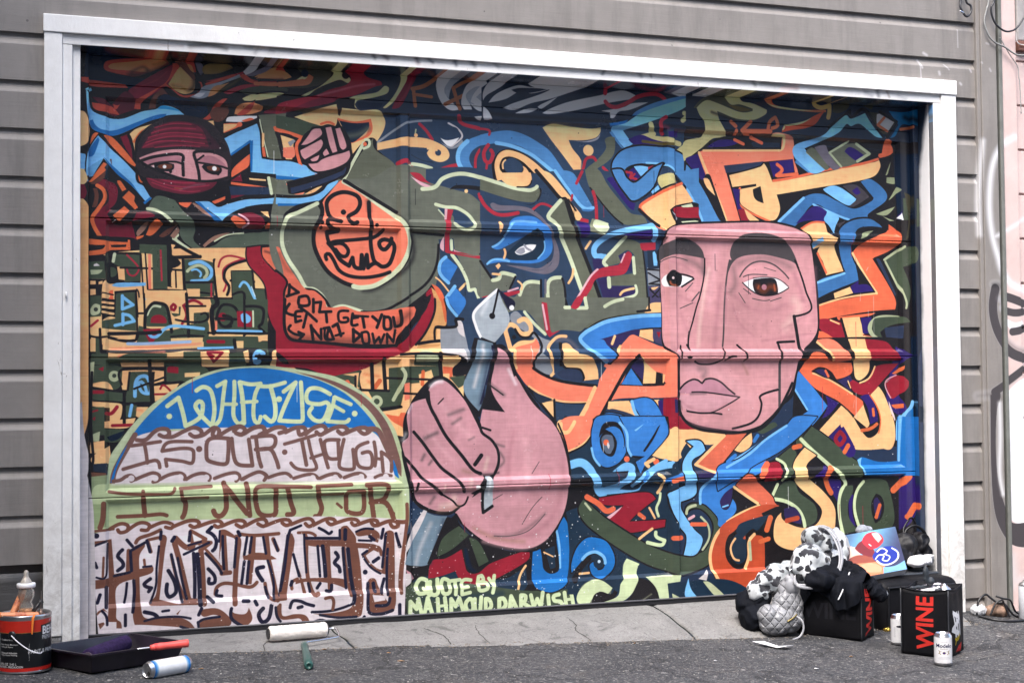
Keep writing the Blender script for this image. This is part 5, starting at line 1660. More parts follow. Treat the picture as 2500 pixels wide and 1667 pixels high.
Fi8 2492 923 28 27 36 14 31 -6 15 -6 25 16 27 -1 44 -18 67 -49 22 -12 -45 0 -89 13 -89 1 -71 5
Fi9 2493 899 71 -1 89 -1 129 -13 -63 -36 -68 -23 -62 -3 -61 9 -35 32
Lk,8 2492 923 28 27 36 16 26 -4 20 -12 16 16 36 3 40 -16 39 -32 29 -21
Lk,6 2551 910 57 0 89 -11 90 -13 -55 -30 -81 -35 -62 -3 -62 9
Lk,8 2527 827 62 -9 62 -1 45 -6
Sk7,17,5 2546 902 71 2
Si3,17,5 2497 871 66 -37 88 -5 68 27
Si3,25,5 2501 800 61 -33 133 -22 90 -6
Sk,13,4 2493 871 8 -36
Lk,13 2489 871 5 -51 33 -45 61 -29 89 -13 80 -6 87 11 78 31 60 56 43 68 29 53
Si7,84,4 2543 1006 111 -1 89 -56 89 -82
Fp 13 689 66 40 7 -66 -67 -8
Fn3 16 662 53 2 0 -38 -50 8
Lk,10 13 1010 -4 -190 9 -138 -9 -34
Fq6 9 631 57 -5 0 -14 -53 -5
Fl5 11 614 61 5 -3 -179 -56 2
Fl6 66 574 13 107 34 58 50 68 68 72 85 62 86 49 109 33 156 12 57 -5 160 -25 95 -26 119 -78 102 -123 34 -126 22 -112 -1 -184 -1209 50 13 137
Fq7 793 1009 128 -29 93 -38 84 -55 76 -94 45 -126 7 -89 -22 38 -60 163 -75 97 -111 74
Fm4 92 611 10 52 44 78 54 76 82 83 103 69 126 45 120 11 93 -8 87 -19 92 -29 103 -56 89 -89 64 -97 45 -97 15 -59 -23 23 -41 111 -49 60 -112 17 -712 6 -89 -27 -17 18 -43 -82 -30 -69
FW5 92 584 14 61 27 59 27 37 26 24 62 16 61 -1 145 11 356 -6 184 -7 120 -20 45 -68 37 -89 7 -41 0 -11 -1111 28
Lq7,20 89 587 10 48 34 65 40 69
Fm4 82 587 10 41 21 52 33 54 -13 -30 -27 -59 -14 -54
Sl,20,6 163 797 -77 -117
Fl7 73 584 1138 -24 26 -19 18 -193 -1239 53 0 164
SW5,12,7 89 582 541 -11 573 -7
Ll8,17 295 878 42 32 17 -60 10 -50 56 34 10 50 -14 11 -14 -18 18 -32 45 -47 10 67 -13 68 -28 18 -28 -14
Dl8,11 302 838
Ll8,16 486 954 32 18 -7 -47 -8 -71 -7 -31 -14 -18
Ll8,16 553 971 0 -53 -4 -78 18 -33 21 7
Ll8,14 507 883 53 -1
Ll8,18 574 968 11 -68 5 -93
Ll8,16 578 968 39 -8 39 3 -22 -46 -7 -71 7 -33 14 -4 8 22
Ll8,14 581 889 60 3
Ll8,16 652 953 43 -1 58 14
Ll8,18 695 952 18 -72 0 -50 -15 -18 -25 19
Dl8,12 729 900
Ll8,17 748 930 48 36 -44 -93 -22 -58 87 -5 7 15 -7 141
Ll8,17 935 918 -44 22 -37 0 -15 -25 7 -29 44 -8 30 7 11 -15 -23 -54 -33 -3 -25 26 11 25
Ll8,16 1020 876 -67 30 -11 -50 -19 -47 74 -5 15 10
Ll8,15 945 874 45 -26
Dl8,12 1036 838
Lq7,16 180 749 34 1 30 28 24 12 27 -3 7 -17 -17 -11 -20 8
Lq7,16 285 759 31 0 41 20 38 14 28 -12 0 -17 -24 -7 -18 11
Lq7,16 399 757 34 7 39 27 21 -11 -7 -25 -18 8 7 21
Lq7,16 486 755 52 31 39 9 18 -17 -14 -17 -22 7
Lq7,16 588 764 42 24 33 3 10 -21 -21 -11
Lq7,16 551 776 22 17 21 -11 -11 -18 -24 4
Lq7,18 594 768 36 20 32 3 10 -18 -21 -14
Lq7,17 672 766 43 21 33 -1 7 -14 -25 -7
Lq7,17 755 768 40 17 33 0 7 -18 -22 -11 -7 18
Lq7,17 835 759 36 25 34 7 14 -19 -22 -17 -18 11
Lq7,17 912 762 44 21 33 3 19 -15 -22 -15 -19 12
Lq7,17 1000 760 45 17 34 3 19 -15 -23 -10 -22 15
Lq7,22 1090 773 42 -5 26 -48 30 -67
Lq7,14 160 727 47 6 61 8
Lq7,14 207 737 7 -35 5 -42
Lq7,14 129 638 57 16 61 15 14 -7 5 -21
Lq7,14 388 738 -72 2 -28 -9 -13 -27 75 9 38 -5 7 -21 -7 -32 -38 8 -62 9 4 -26
Dq7,12 416 709
Lq7,16 531 747 -77 -2 -10 -59 10 -25 63 -13 11 36 1 63
Lq7,16 542 747 10 -78 18 -25 53 -5 -14 103
Lq7,16 622 751 79 4 14 -18 -14 -29 -65 -6
Lq7,16 637 749 10 -75 11 -40
Lq7,16 647 702 47 -1 21 -36 11 -36
Dq7,11 751 689
Lq7,14 751 721 65 17 59 17
Lq7,16 820 734 18 -98
Lq7,14 776 645 22 -22 40 -8 36 2 4 15 -18 44 -13 58
Lq7,15 895 736 16 -62 15 -51
Lq7,13 856 663 52 15
Lq7,15 971 733 -52 -1 -8 -21 15 -48 44 -5 -3 73
Lq7,15 991 734 -13 -58 -4 -54 52 -9 7 22 -5 58
Lq7,15 1090 721 -45 -21 -4 -43 15 -34 45 -5 7 37 -11 26 -30 -3
Lq7,15 1116 721 7 -52 -4 -44
Lq7,15 1146 680 7 -78
Lq7,13 1123 655 27 -5
Lq7,15 1146 680 38 -31 3 -48
Lq7,14 92 594 27 3 20 13 20 3 14 -15 -14 -6
Lq7,14 176 598 31 13 34 10 23 -11 -3 -18 -20 -6
Lq7,14 268 596 34 16 38 6 20 -11 0 -14
Lq7,14 367 593 31 16 35 5 24 -13 -3 -14
Lq7,14 475 593 49 16 35 3 14 -15 -14 -17
Lq7,14 580 586 36 17 35 10 25 -15 -7 -18
DW5,12 159 602
DW5,12 249 600
DW5,13 343 600
DW5,12 443 597
DW5,11 556 594
DW5,11 655 591
Lq7,14 586 586 36 20 32 7 25 -15 -7 -14
Lq7,14 686 590 43 13 29 1 18 -13
Lq7,14 787 584 51 13 29 -1 18 -15
Lq7,15 893 581 36 13 30 3 18 -12
Lq7,15 992 581 45 14 26 -1 15 -12
Lq7,13 1119 578 30 10 38 -5
DW5,11 555 594
DW5,11 656 591
DW5,12 751 587
DW5,12 863 583
DW5,12 955 582
DW5,13 1061 581
DW5,12 1164 580
Lq8,12 76 555 70 -11 101 -5 58 0 17 20
Lq8,14 202 552 0 -27
Lq8,19 203 525 7 -67
Lq8,15 109 457 104 1 55 3 24 -6
Lq8,13 343 558 118 5
Lq8,14 345 555 5 -35
Lq8,19 353 516 11 -18 -4 -35 -8 -17
Lq8,13 360 519 87 1
Lq8,20 510 574 7 -46 3 -53 -18 -28 -21 1 -10 18
Lq8,20 517 560 42 -55 42 -54
Lq8,20 598 568 7 -61 7 -64
Lq8,17 748 553 -90 4 -25 -11 0 -33
Lq8,20 633 517 11 -57 21 -19 39 -1 11 17 -3 93
Lq8,16 700 554 79 -2 73 -4
Lq8,20 758 549 18 -66 10 -36 -25 -6
Lq8,15 878 550 140 3
Lq8,20 881 548 7 -47 11 -40 -11 -28 -15 -4
Lq8,12 892 516 92 0
Lq8,19 1066 521 -30 4 -33 -6 -4 -33 7 -43 60 -3 4 81
Lq8,19 1081 549 83 -2 4 -33 -15 -26 -53 -12
Lq8,21 1093 542 11 -59 10 -77
Lq8,21 1111 479 45 -2 23 -26 18 -49
FW5 20 397 89 23 101 14 136 1 174 -3 177 0 218 -4 174 -11 148 -13 7 -85 -10 -312 -8 -29 -914 34 -276 7 -16 251
Fl9 13 510 53 -2 0 -86 -50 -8
Lq8,20 56 509 -3 -55 -10 -34
Lq8,10 93 411 -73 -4
Lq8,14 79 411 40 19 27 -8 -3 -20 -24 -6 -10 11
Lq8,14 143 402 40 26 27 2 17 -11 -7 -17 -23 1
Lq8,14 230 412 41 16 27 -1 18 -11 -7 -11 -21 5
Lq8,15 319 412 55 19 35 -2 6 -14 -17 -10 -17 8
Lq8,15 412 408 52 16 28 2 14 -15 -18 -9 -13 7
Lq8,15 502 405 53 19 32 -2 7 -14 -14 -10 -21 11
Lq8,15 598 404 42 20 29 2 10 -18 -14 -10 -21 11
Lq8,15 676 401 57 19 33 -1 7 -15 -18 -6 -15 11
Lq8,15 775 401 55 19 25 -1 11 -18 -18 -11 -15 12
Lq8,15 862 393 55 24 30 -2 7 -14 -18 -7 -15 12
Lq8,15 950 397 60 16 33 -5 8 -15 -19 -6 -11 11
Lq8,16 1047 390 56 16 23 -5 3 -15 -15 -3 -11 12
Lq8,16 1129 383 49 16 31 -5 3 -18 -19 -3 -11 15
Lq8,17 1194 428 7 -30 42 -3
Fq8 20 369 66 4 10 -134 144 23 -3 -24 -47 -15 6 -128 21 -29 95 1 55 -17 30 -33 -85 12 -102 13 -40 3 -7 49 10 123 -67 -27 -3 -79 0 -38 16 -15 4 -24 -20 2 0 24 -34 2 4 41 3 89 -53 -4 0 34 53 4 -3 137 -53 -11
Fq8 156 325 51 29 3 -14 -20 -34 0 -58 -24 -6 -6 0
Lq8,14 176 355 14 17 40 12 38 16
Lq8,15 149 326 -3 -80
Fq8 268 383 24 -12 -7 -52 -21 -186 75 -19 21 13 3 -17 -133 4 -7 11 28 29 10 104
Lq8,12 222 364 46 8
Lq8,14 220 360 12 -42
Lq8,10 207 288 3 -24
Lq8,21 326 366 38 -36 27 2
Lq8,15 364 330 51 15 45 -2 -31 -23
Lq8,21 322 345 24 -91 28 -124
Lq8,21 422 313 7 -99 3 -105
Fq8 230 114 34 15 75 -15 24 16 48 -2 28 -23
Lq8,12 309 301 20 -88 31 -82
Lq8,14 381 388 7 -38
Lq8,14 384 392 56 -34 -25 -17
Fq8 433 319 13 0 60 -73 -4 -14
Fq8 495 391 25 -1 42 -30 -3 -7 -39 15 7 -138 -25 2 4 134 -14 -99
Lq8,18 502 221 32 2
Lq8,20 559 360 10 -18 -11 -99 -7 -141
Lq8,14 569 373 57 -9 100 3
Fq8 622 361 14 -1 -3 -64 46 -6 39 -23 -36 -2 -53 3 -11 -95 -18 1 4 95 -17 1 -4 18 25 6
Lq8,16 679 358 7 -72
Lq8,18 686 265 21 -94 11 -64
Lq8,14 477 142 7 27 28 13 43 -6 56 -14 28 17
Fq8 762 365 18 0 7 -33 -4 -29 -29 -198 -29 -2 37 201
Lq8,16 704 346 18 -43
Lq8,14 671 173 11 -47 25 -19
Fq8 411 86 73 2 49 -41 0 -25 -28 -9 -94 3 7 31 80 9 -31 9 -38 -5
Fq8 537 85 10 -18 42 -6 15 24 14 -43 -18 -24 -32 -2 -35 31
Lq8,14 721 81 14 -43 69 -1 18 -19
Fq8 325 77 18 16 -11 -20
Fq8 33 101 23 13 17 -18 -20 8 -20 -16
Fq8 36 57 20 5 4 -7 -17 -19
Lk8,11 25 287 6 -18
Dk8,10 30 389
Lk8,9 23 352 43 15
Lk8,8 71 357 -2 -55 -5 -69 -34 -1
Lq8,9 56 306 -3 -72
Lk8,14 126 330 -17 -23 17 -22 3 -17 -20 -16
Lk8,12 143 367 20 -25
Lk8,11 156 325 54 29
Lk8,12 156 318 4 -69
Lk8,10 96 232 57 11
Lk8,10 143 202 -4 -41 -6 -31
Lk8,12 168 211 2 -52 -7 -65
Lk8,14 66 192 0 -75
Lk8,13 43 166 -10 -30
Lk8,12 217 361 12 -43
Lk8,12 271 393 -3 -28
Lk8,9 263 338 -9 -80 -3 -69 -21 -65
Lk8,14 230 214 -23 -19 10 -11 17 -5 -10 -13
Lk8,15 298 242 24 -46 4 -39 -24 -16 -11 18 2 31
Lk8,8 203 261 31 2
Lk8,14 312 356 9 14
Lk8,11 309 304 23 -102 17 -81
Lk8,10 333 289 17 -88 17 -71
Lk8,14 394 304 4 -88 0 -81
Lk8,17 408 300 7 -85 3 -109
Lk8,10 357 302 96 41
Lk8,8 374 336 48 12
Lk8,13 381 388 -4 -34
Lk8,14 464 403 -17 -17 20 -12 14 -22 -3 -28 -11 -13
Lk8,11 440 302 45 -52 17 -29
Lk8,11 506 366 1 -71 4 -57
Lk8,8 495 387 -3 -42
Lk8,14 450 241 24 -29 0 -25 -21 -2 0 18
Lk8,14 446 133 21 -19
Lk8,13 484 155 -3 -17 21 -5
Lk8,14 566 381 7 -15
Lk8,11 560 356 -5 -63 -4 -50
Lk8,11 601 358 -11 -67
Lk8,11 619 357 -8 -60
Lk8,12 590 263 -11 -85
Lk8,12 608 262 -8 -85
Lk8,11 665 355 10 -64
Lk8,10 682 262 22 -80 -1 -71
Lk8,16 664 238 -24 -6 3 -18 18 -29
Lk8,13 537 85 0 -38 38 -31
Lk8,16 660 78 -17 -24 14 -29 25 13 11 49
Lk8,15 207 91 33 -9 14 -11
Lk8,9 207 57 54 10 71 -1 48 -10
Lk8,10 274 90 24 2
Lk8,10 342 27 31 -12
Lk8,12 136 85 0 -41
Lk8,10 50 104 16 -22 3 -31
Lk8,13 422 92 -11 -24
Lk8,10 408 37 21 13 62 6
Lk8,10 408 40 3 -24
Lk8,14 583 111 21 -1
Lk8,14 629 108 7 -14
Lk8,11 762 358 -15 -107 -19 -127
Lk8,11 671 159 11 -40
Lk8,11 708 343 14 -44
Lk8,11 710 79 4 -33 14 -22
Fq8 757 348 14 24 18 -33 -3 -57 28 -81 22 -76 -15 1 -18 83 -21 87 -18 -63 -12 -128 -28 -2 18 131
Lk8,12 772 379 -11 -39 -12 -107 -18 -91
Lk8,11 772 379 43 16
Lk8,11 784 282 23 -87
Lk8,12 888 382 22 -12 18 -12 11 7
Fq8 840 337 136 -6 0 47 26 10 33 -42 4 -29 56 -6 30 -9 7 -29 -37 16 -49 6 11 -77 7 -109 -4 -58 -15 -29 -85 6 -99 16 99 2 55 18 4 47 -10 109 -11 84 -66 3 6 -130 7 -47 -22 1 -3 47 -10 127 -66 10
Lq8,16 829 362 8 -25 -1 -72 7 -83 22 -62 18 2
Lq8,12 804 367 47 -2 22 -12
Lk8,12 833 344 139 -6
Lk8,9 828 359 1 -58 7 -93
Lk8,11 882 310 9 -120
Lk8,16 902 309 7 -62 4 -58
Fq8 792 178 58 7 136 -11 11 -40 -62 25 -85 12 -58 -8
Lq8,13 778 146 0 25 22 13
Lk8,14 774 161 4 14
Lk8,15 955 281 10 -19 -15 -21 18 -19 4 -18
Lq8,18 987 298 7 -77 14 -55 8 -55
Lk8,12 985 298 5 -77 7 -83
Lk8,16 1005 293 11 -109 11 -73 -4 -33
Lk8,10 972 371 0 -36
Lk8,16 995 370 -1 -36
Fq8 1035 354 30 17 45 -2 27 -23 -8 -33 -34 16 -7 15 -38 -2
Lk8,9 1039 361 34 11 37 -3
Lk8,9 1050 326 53 -4
Lk8,13 1095 340 19 -15
Lq8,15 1069 265 25 -38 34 -27 34 -6
Lq8,15 1072 268 53 27 19 -30
Lk8,11 1065 269 19 13
Lk8,9 1068 258 30 -42 41 -28
Fq8 1155 345 23 17 19 -15 2 -264 -4 -29 -11 -22 -38 -1 -49 -1 -15 23 1 91 11 25 23 -1 11 -27 18 -37 19 -30 4 102 -22 16 8 94
Lk8,11 1163 348 -8 -62 -8 -72
Lk8,11 1170 286 -4 -73 -1 -110
Lk8,13 1154 166 -15 -54
Lk8,15 1109 150 4 -30
FW5 1101 106 53 -6 0 -18 -45 -5
Lk8,13 1087 151 -5 -80 8 -37 48 -6 46 12
Lk8,13 1116 62 45 1 12 25
Lk8,15 1132 251 -22 -14
Dk8,10 1076 197
Lk8,13 1152 367 -8 -36
Lk8,13 1205 347 14 -53
Lk8,13 767 75 11 25 29 -2 25 -12 29 -9
Lk8,14 799 73 15 3
Lk8,11 854 52 87 2 78 21
Lk8,10 886 39 74 -15 74 -1
Lk8,12 861 12 25 6 22 -5
Lk8,12 1067 21 -15 -21
Lk8,15 1214 60 0 -63
Lk8,13 1172 -4 45 1
Lk8,13 891 161 -12 -17
Lk8,13 938 152 -4 -22 -18 1
Lk8,11 843 164 7 -33
Lq8,13 909 103 25 2 8 -18 -4 -29
Lq8,13 727 88 7 -50 51 4 39 -6 15 -26
Lq8,15 1247 466 0 -66 -12 -99 -13 -128 0 -66
Lq8,11 980 461 -18 16
Fk 1506 981 41 166 96 -15 -14 -114 -61 -203 -63 53
Fg4 1498 936 40 105 25 99 67 -15 -8 -80 -42 -170 -16 -34
Fk8 1622 1117 16 0 -4 -76 -58 -174 -8 4 46 166
SW2,23,8 1586 1117 -8 -53 -33 -121
Sn5,23,6 1618 1094 -25 -113 -25 -114
Sk,15,6 1551 1132 -21 -76 -24 -75
Fn4 1593 950 16 -7 67 -96 -36 12 -52 12
Fg5 1544 1249 52 58 57 44 19 -47 32 -84 -66 -92 -63 23 -23 64
SW,23,5 1608 1299 -28 -53
LW,12 1651 1349 -55 -46 -50 -54 9 -53 20 -45
Lk,9 1655 1349 -15 -65 -10 -38
Dk,13 1627 1239
Fk8 1653 1355 36 -28 36 -23 3 -23 -16 -19 -16 8 -20 38
DW,11 1714 1274
Lk,5 1579 1147 55 -22
Fk 1233 727 12 111 113 140 89 -12 101 -140 20 -38 70 332 52 -30 48 -115 96 -127 65 -58 52 -101 19 -131 -13 -115 -63 -132 -58 -54 -73 -12 -105 20 -91 30 -82 78 -31 50 -39 -10 -92 23 -50 49 -19 56 -26 119
Fi10 1568 773 12 75 100 -13 -59 96 12 91 17 87 40 -27 32 -76 79 -130 90 -86 44 -78 28 -116 -2 -100 -21 -91 -55 -86 -53 -43 -69 -16 -104 16 -84 30 -82 67 -35 50 60 50 55 36 68 73 9 61 -67 107
Fi10 1249 823 23 51 62 22 15 -37 54 -83 85 -122 86 -70 7 -53 -40 -36 -27 -37 -44 -13 -47 -21 -85 18 -46 39 -22 82 -30 97 -11 56 27 29
Fi10 1346 926 27 37 39 7 39 -27 54 -60 43 -80 31 -57 55 -50 20 -54 -21 -60 -51 -9 -40 23 -39 43 -77 95 -46 64 -31 75
SW,23,8 1357 948 24 15 23 3
SW,19,7 1256 841 16 26
SW,23,6 1233 727 11 26
SW,20,7 1698 1014 31 -61
Si3,31,6 1719 755 -17 -76 -17 -151
Si3,23,5 1372 836 31 -45 46 -61
Si7,47,6 1767 716 15 -115 -41 -113
Si7,34,5 1403 873 62 -76 78 -77
Si7,27,5 1318 799 69 -94 77 -77
Si3,44,6 1938 635 -10 -153 -58 -113 -90 -53
Si3,27,6 1493 384 87 -52 119 -28 121 29
Sq9,23,5 1540 356 99 -49 120 -17
Si7,23,6 1579 298 119 -31 81 -4 82 38
Sk7,23,4 1631 322 108 7 115 72
Lk7,3 1627 319 72 -3 81 19 74 66
Lk7,3 1752 363 45 66 45 45
Lk7,3 1616 466 49 25
Lk7,3 1798 574 33 49
Si6,23,7 1602 644 -12 -45
Si6,23,6 1526 556 -4 -30
Si6,34,7 1400 451 47 10 8 26
Si6,11,8 1412 537 -4 -30
Sy2,27,3 1495 594 31 -8
Lk,14 1346 922 7 -56 27 -53 42 -75 66 -80 46 -58 36 -19
Lk,13 1283 759 38 -45 38 -53 42 -53 51 -39 27 -27 19 -34
Lk,13 1236 657 46 -46 34 -42 46 -35 39 -34
Lk,8 1401 500 46 -28 23 -23 28 6 16 30
Lk,12 1548 830 20 -46 11 -34 40 -31 27 -42 4 -50 -17 -45
Lk,9 1579 772 36 -12
Sk7,16,6 1635 703 39 -12
Sk7,16,6 1654 669 20 -38 -24 -26
Sk,13,7 1566 577 40 -1 43 6
Lk,17 1546 619 28 37
Sk7,23,7 1329 732 54 22
Sk7,19,7 1317 643 11 22
Sk7,15,7 1347 624 12 15
Sk7,23,6 1434 827 63 22
Sk7,19,6 1450 790 35 22
Sk7,13,5 1520 721 23 11
Sk7,19,6 1350 464 19 26
Lk,5 1388 873 23 22
Lk,11 1289 518 8 30
Lk,11 1277 482 53 -36 54 -20 55 -2
Sq9,23,5 1384 430 63 8 27 14
Sk7,23,6 1613 953 63 -46
Lk,5 1617 946 55 -39
Fk 1630 1113 56 -4 52 -118 -17 -8 -39 99
Lk,10 1642 1113 40 -8 24 -53 32 -69 96 -135
Lk,8 1919 782 32 -82 20 -112 -5 -69
Lk,15 1569 509 -4 15 20 30
Fk 1541 495 32 14 12 45 -7 0 -21 -37 -31 -18
Fg5 1590 569 27 -9 3 -117 -36 -25 -3 113
SW,15,7 1605 561 0 -68
Lk,13 1585 554 -8 -83 3 -53 40 25
Lk,9 1462 415 23 -38
DW,10 1554 525
Fn4 1269 449 54 -10 -39 -54 -39 -46
Fg4 1237 222 31 97 55 117 46 -21 54 -6 -39 -95 -40 -97
FW2 1323 439 15 -6 -39 -78 -58 -90 16 70
SW2,26,6 1353 382 -47 -101 -16 -61
Sn5,19,5 1407 395 -39 -117 -16 -61
Fk 1419 402 20 -1 -87 -184 -16 0
FW2 -54 684 29 0 27 -94 18 -123 8 -462 -81 6
Fp2 -46 1426 44 1 1 -574 -15 -77 -29 1
FW2 -46 854 21 46 9 -124 18 -108 -27 -108 -20 1
Fp -47 1956 30 1 15 -46 -6 -32 -39 -17
Fb -47 1843 30 -5 3 -56 -32 -7
Fp -46 1778 26 1 15 -34 -13 -22 -28 -4
Fp2 -46 1669 29 -12 15 -43 0 -187 -44 -1
Fx -46 1722 29 1 9 -31 -9 -25 -29 2
"""
OVERSPRAY = """
So5,24,8 365 2252 75 9 62 -10
Sp,20,4 6 2244 197 3 134 3
Sg,21,5 630 2271 -17 -26
Si2,28,4 578 2267 105 -10
So5,25,6 669 2270 106 -7
Sn3,22,9 1069 2287 19 -31
Sn3,22,8 1110 2279 30 -23
Sn3,26,9 1252 2282 15 -32
Sn3,19,8 1298 2274 30 -20
Sn3,27,9 1416 2282 11 -33
Sn3,27,8 1482 2279 23 -25
Sl2,23,5 1583 2278 23 -24
Sn3,20,8 2082 2277 -12 -24
Sn3,24,6 2228 2283 21 -26
Sg3,16,7 2287 2275 9 -19
Sn3,25,7 2775 2275 20 -22
Sy,31,6 2871 2277 21 -23
Sg3,36,6 2828 2264 172 -13
Sn3,27,8 3412 2281 11 -39
Sg2,32,5 3355 2253 33 -13
Sg2,32,4 3531 2249 35 -13
Sp,16,7 3463 2274 17 -33
"""
STREET_TAG = """
SW,42,10 4165 2092 -95 -60 -49 -103 -17 -156 10 -133 30 -110 31 -88 59 -44 80 -21
SW,37,7 3977 2061 -16 -134 -10 -156 3 -144
SW,29,8 4033 1618 81 36 109 59
SW,37,9 4083 1475 51 -77 80 -32
Lk7,49 4027 1374 -15 -88 17 -89 45 -77 52 -44 67 -22
Sk,37,8 4014 1396 29 1 24 -22
Lk7,42 4086 1342 47 -11 66 -21
Lk7,37 4091 1275 53 -10 54 6
FW 4093 1242 50 -22 54 12 -1 -34 -54 -17 -39 22
Lk7,37 4129 1176 40 6 34 11
Sk7,49,8 4101 1131 52 -33 54 -11
Sg,37,6 4046 1330 26 -22 -14 -22
FW 4081 857 58 78 64 26 -16 -659 -41 -18 -47 21 -30 41
Sk7,44,9 4205 1014 -82 -66 -80 -39 -48 -25
Lk7,38 4188 1001 -97 -59 -80 -45
Fk7 3987 884 56 12 2 -26 -20 -52 -11 -131 4 -157 21 -105 30 -79 38 -54 79 -3 -3 -118 -79 17 -62 54 -44 106 -14 183
SW,32,9 4038 844 0 -157 -7 -157 16 -105
Sk7,49,7 3972 884 -39 -6
SW2,58,7 4103 135 13 -105 32 -1
SW,72,6 4102 83 -2 -78
SW2,15,8 3673 2456 18 -9
SW2,7,8 3654 2408 4 -66
SW2,12,8 3648 2423 17 -35
SW2,15,7 3756 2374 3 -10
SW2,14,8 3871 2329 6 -5
SW2,8,6 3787 2412 24 -24
SW2,10,7 3928 2395 6 -10
SW2,7,5 3861 2578 1 -83
SW2,12,5 4005 2521 13 -4
SW2,9,5 3978 2430 3 -5
SW2,12,5 4021 2402 6 -11
"""
# the painted door, drawn in door metres (x from the door's left edge, z from its bottom)
PPM=640; MX0,MZ0,MW,MH=-.06,-.02,3.80,2.30
art=np.zeros((int(MH*PPM),int(MW*PPM),4),np.float32); art[...,:3]=paint(COLS['n']); art[...,3]=1
draw(art,MURAL,MX0,MZ0,PPM)
def speck(n,x0,x1,z0,z1,col,rmax,bias=1.0):
    for _ in range(n):
        x=(x0+(x1-x0)*RNG.random()-MX0)*PPM; z=(z0+(z1-z0)*RNG.random()**bias-MZ0)*PPM; r=.5+rmax*RNG.random()**3
        stroke(art,np.array([[x,z],[x+.3,z+.2]]),r*2,col,.9)
wht=paint((240,240,240))
speck(420,1.0,2.1,.02,.55,wht,1.6,1.6); speck(140,.3,1.3,.02,.5,wht,1.2); speck(110,2.0,3.6,.1,1.0,wht,1.1); speck(50,.25,.9,1.5,1.9,wht,1.3)
speck(160,.02,3.6,.1,2.1,paint((30,30,34)),1.0)
for _ in range(26):                                         # thin drips that ran from wet paint
    x=.3+3.2*RNG.random(); z=.3+1.6*RNG.random(); l=.03+.09*RNG.random(); c=[paint((30,30,34)),paint((170,46,62)),wht][int(RNG.random()*3)]
    stroke(art,np.array([[(x-MX0)*PPM,(z-MZ0)*PPM],[(x-MX0)*PPM,(z-l-MZ0)*PPM]]),1.6,c,.8)
hh,ww=art.shape[:2]
g=RNG.standard_normal((hh//3+1,ww//3+1)).astype(np.float32)
cl=blur(g,14); cl/=cl.std(); fi=blur(g,2); fi/=fi.std(); st=RNG.standard_normal((hh//3+1,ww//3+1)).astype(np.float32)
k=np.cumsum(st,1); st=np.pad(k[:,26:]-k[:,:-26],((0,0),(13,13)),mode='edge'); st/=st.std()
v=1+.03*cl+.015*fi+.012*st
v=np.repeat(np.repeat(v,3,0),3,1)[:hh,:ww]
art[...,:3]*=v[...,None]
top=np.clip((((np.arange(hh)/PPM+MZ0)[:,None,None])-2.0)/.14,0,1); art[...,:3]=np.clip(art[...,:3]*(1+.30*top),0,.86)  # header colours carry lintel shade; brightened towards the top to offset it
# the paint thins out past the opening; the frame keeps only smears
zz=(np.arange(hh)/PPM+MZ0)[:,None]; xx=(np.arange(ww)/PPM+MX0)[None,:]
art[...,3]*=((zz<2.2280)&(xx>-.0348)&(xx<3.7138))
draw(art,OVERSPRAY,MX0,MZ0,PPM)
art[...,3]*=((zz<2.2672)&(zz>-.012)); art[-3:,:,3]=0; art[:,:3,3]=0; art[:,-3:,3]=0
ART=to_image('door_paint',art)
TX0,TZ0,TPP=3.6,-.3,420
tagimg=np.zeros((int(3.2*TPP),int(.9*TPP),4),np.float32); tagimg[...,:3]=paint((235,235,238))
draw(tagimg,STREET_TAG,TX0,TZ0,TPP); tagimg[:2,:,3]=0; tagimg[-2:,:,3]=0; tagimg[:,:2,3]=0; TAGI=to_image('street_tag',tagimg)

def planar(t, image, x0, z0, w_, h_, ref=None):
    tc=N(t,'TexCoord')
    if ref is not None: tc.object=ref
    se=N(t,'SeparateXYZ'); t.links.new(tc.outputs['Object'],se.inputs[0])
    def lm(s,a,d):
        m=N(t,'Math',operation='SUBTRACT'); t.links.new(s,m.inputs[0]); m.inputs[1].default_value=a
        q=N(t,'Math',operation='DIVIDE'); t.links.new(m.outputs[0],q.inputs[0]); q.inputs[1].default_value=d; return q.outputs[0]
    co=N(t,'CombineXYZ'); t.links.new(lm(se.outputs[0],x0,w_),co.inputs[0]); t.links.new(lm(se.outputs[2],z0,h_),co.inputs[1])
    im=N(t,'TexImage'); im.image=image; im.extension='EXTEND'; t.links.new(co.outputs[0],im.inputs[0]); return im,tc,se

# roots of the big things (their local axes are the street's own)
house=empty('house'); tag(house,'grey-brown timber house wall with lap siding around the white-framed garage opening','house')
door=empty('garage_door'); tag(door,'panelled garage door covered by a colourful painted mural with lettering, face and fist','garage door',kind='thing')
pink=empty('pink_house',(4.075,0,0)); tag(pink,'pale pink neighbouring house wall at the right edge with black and white graffiti','house')

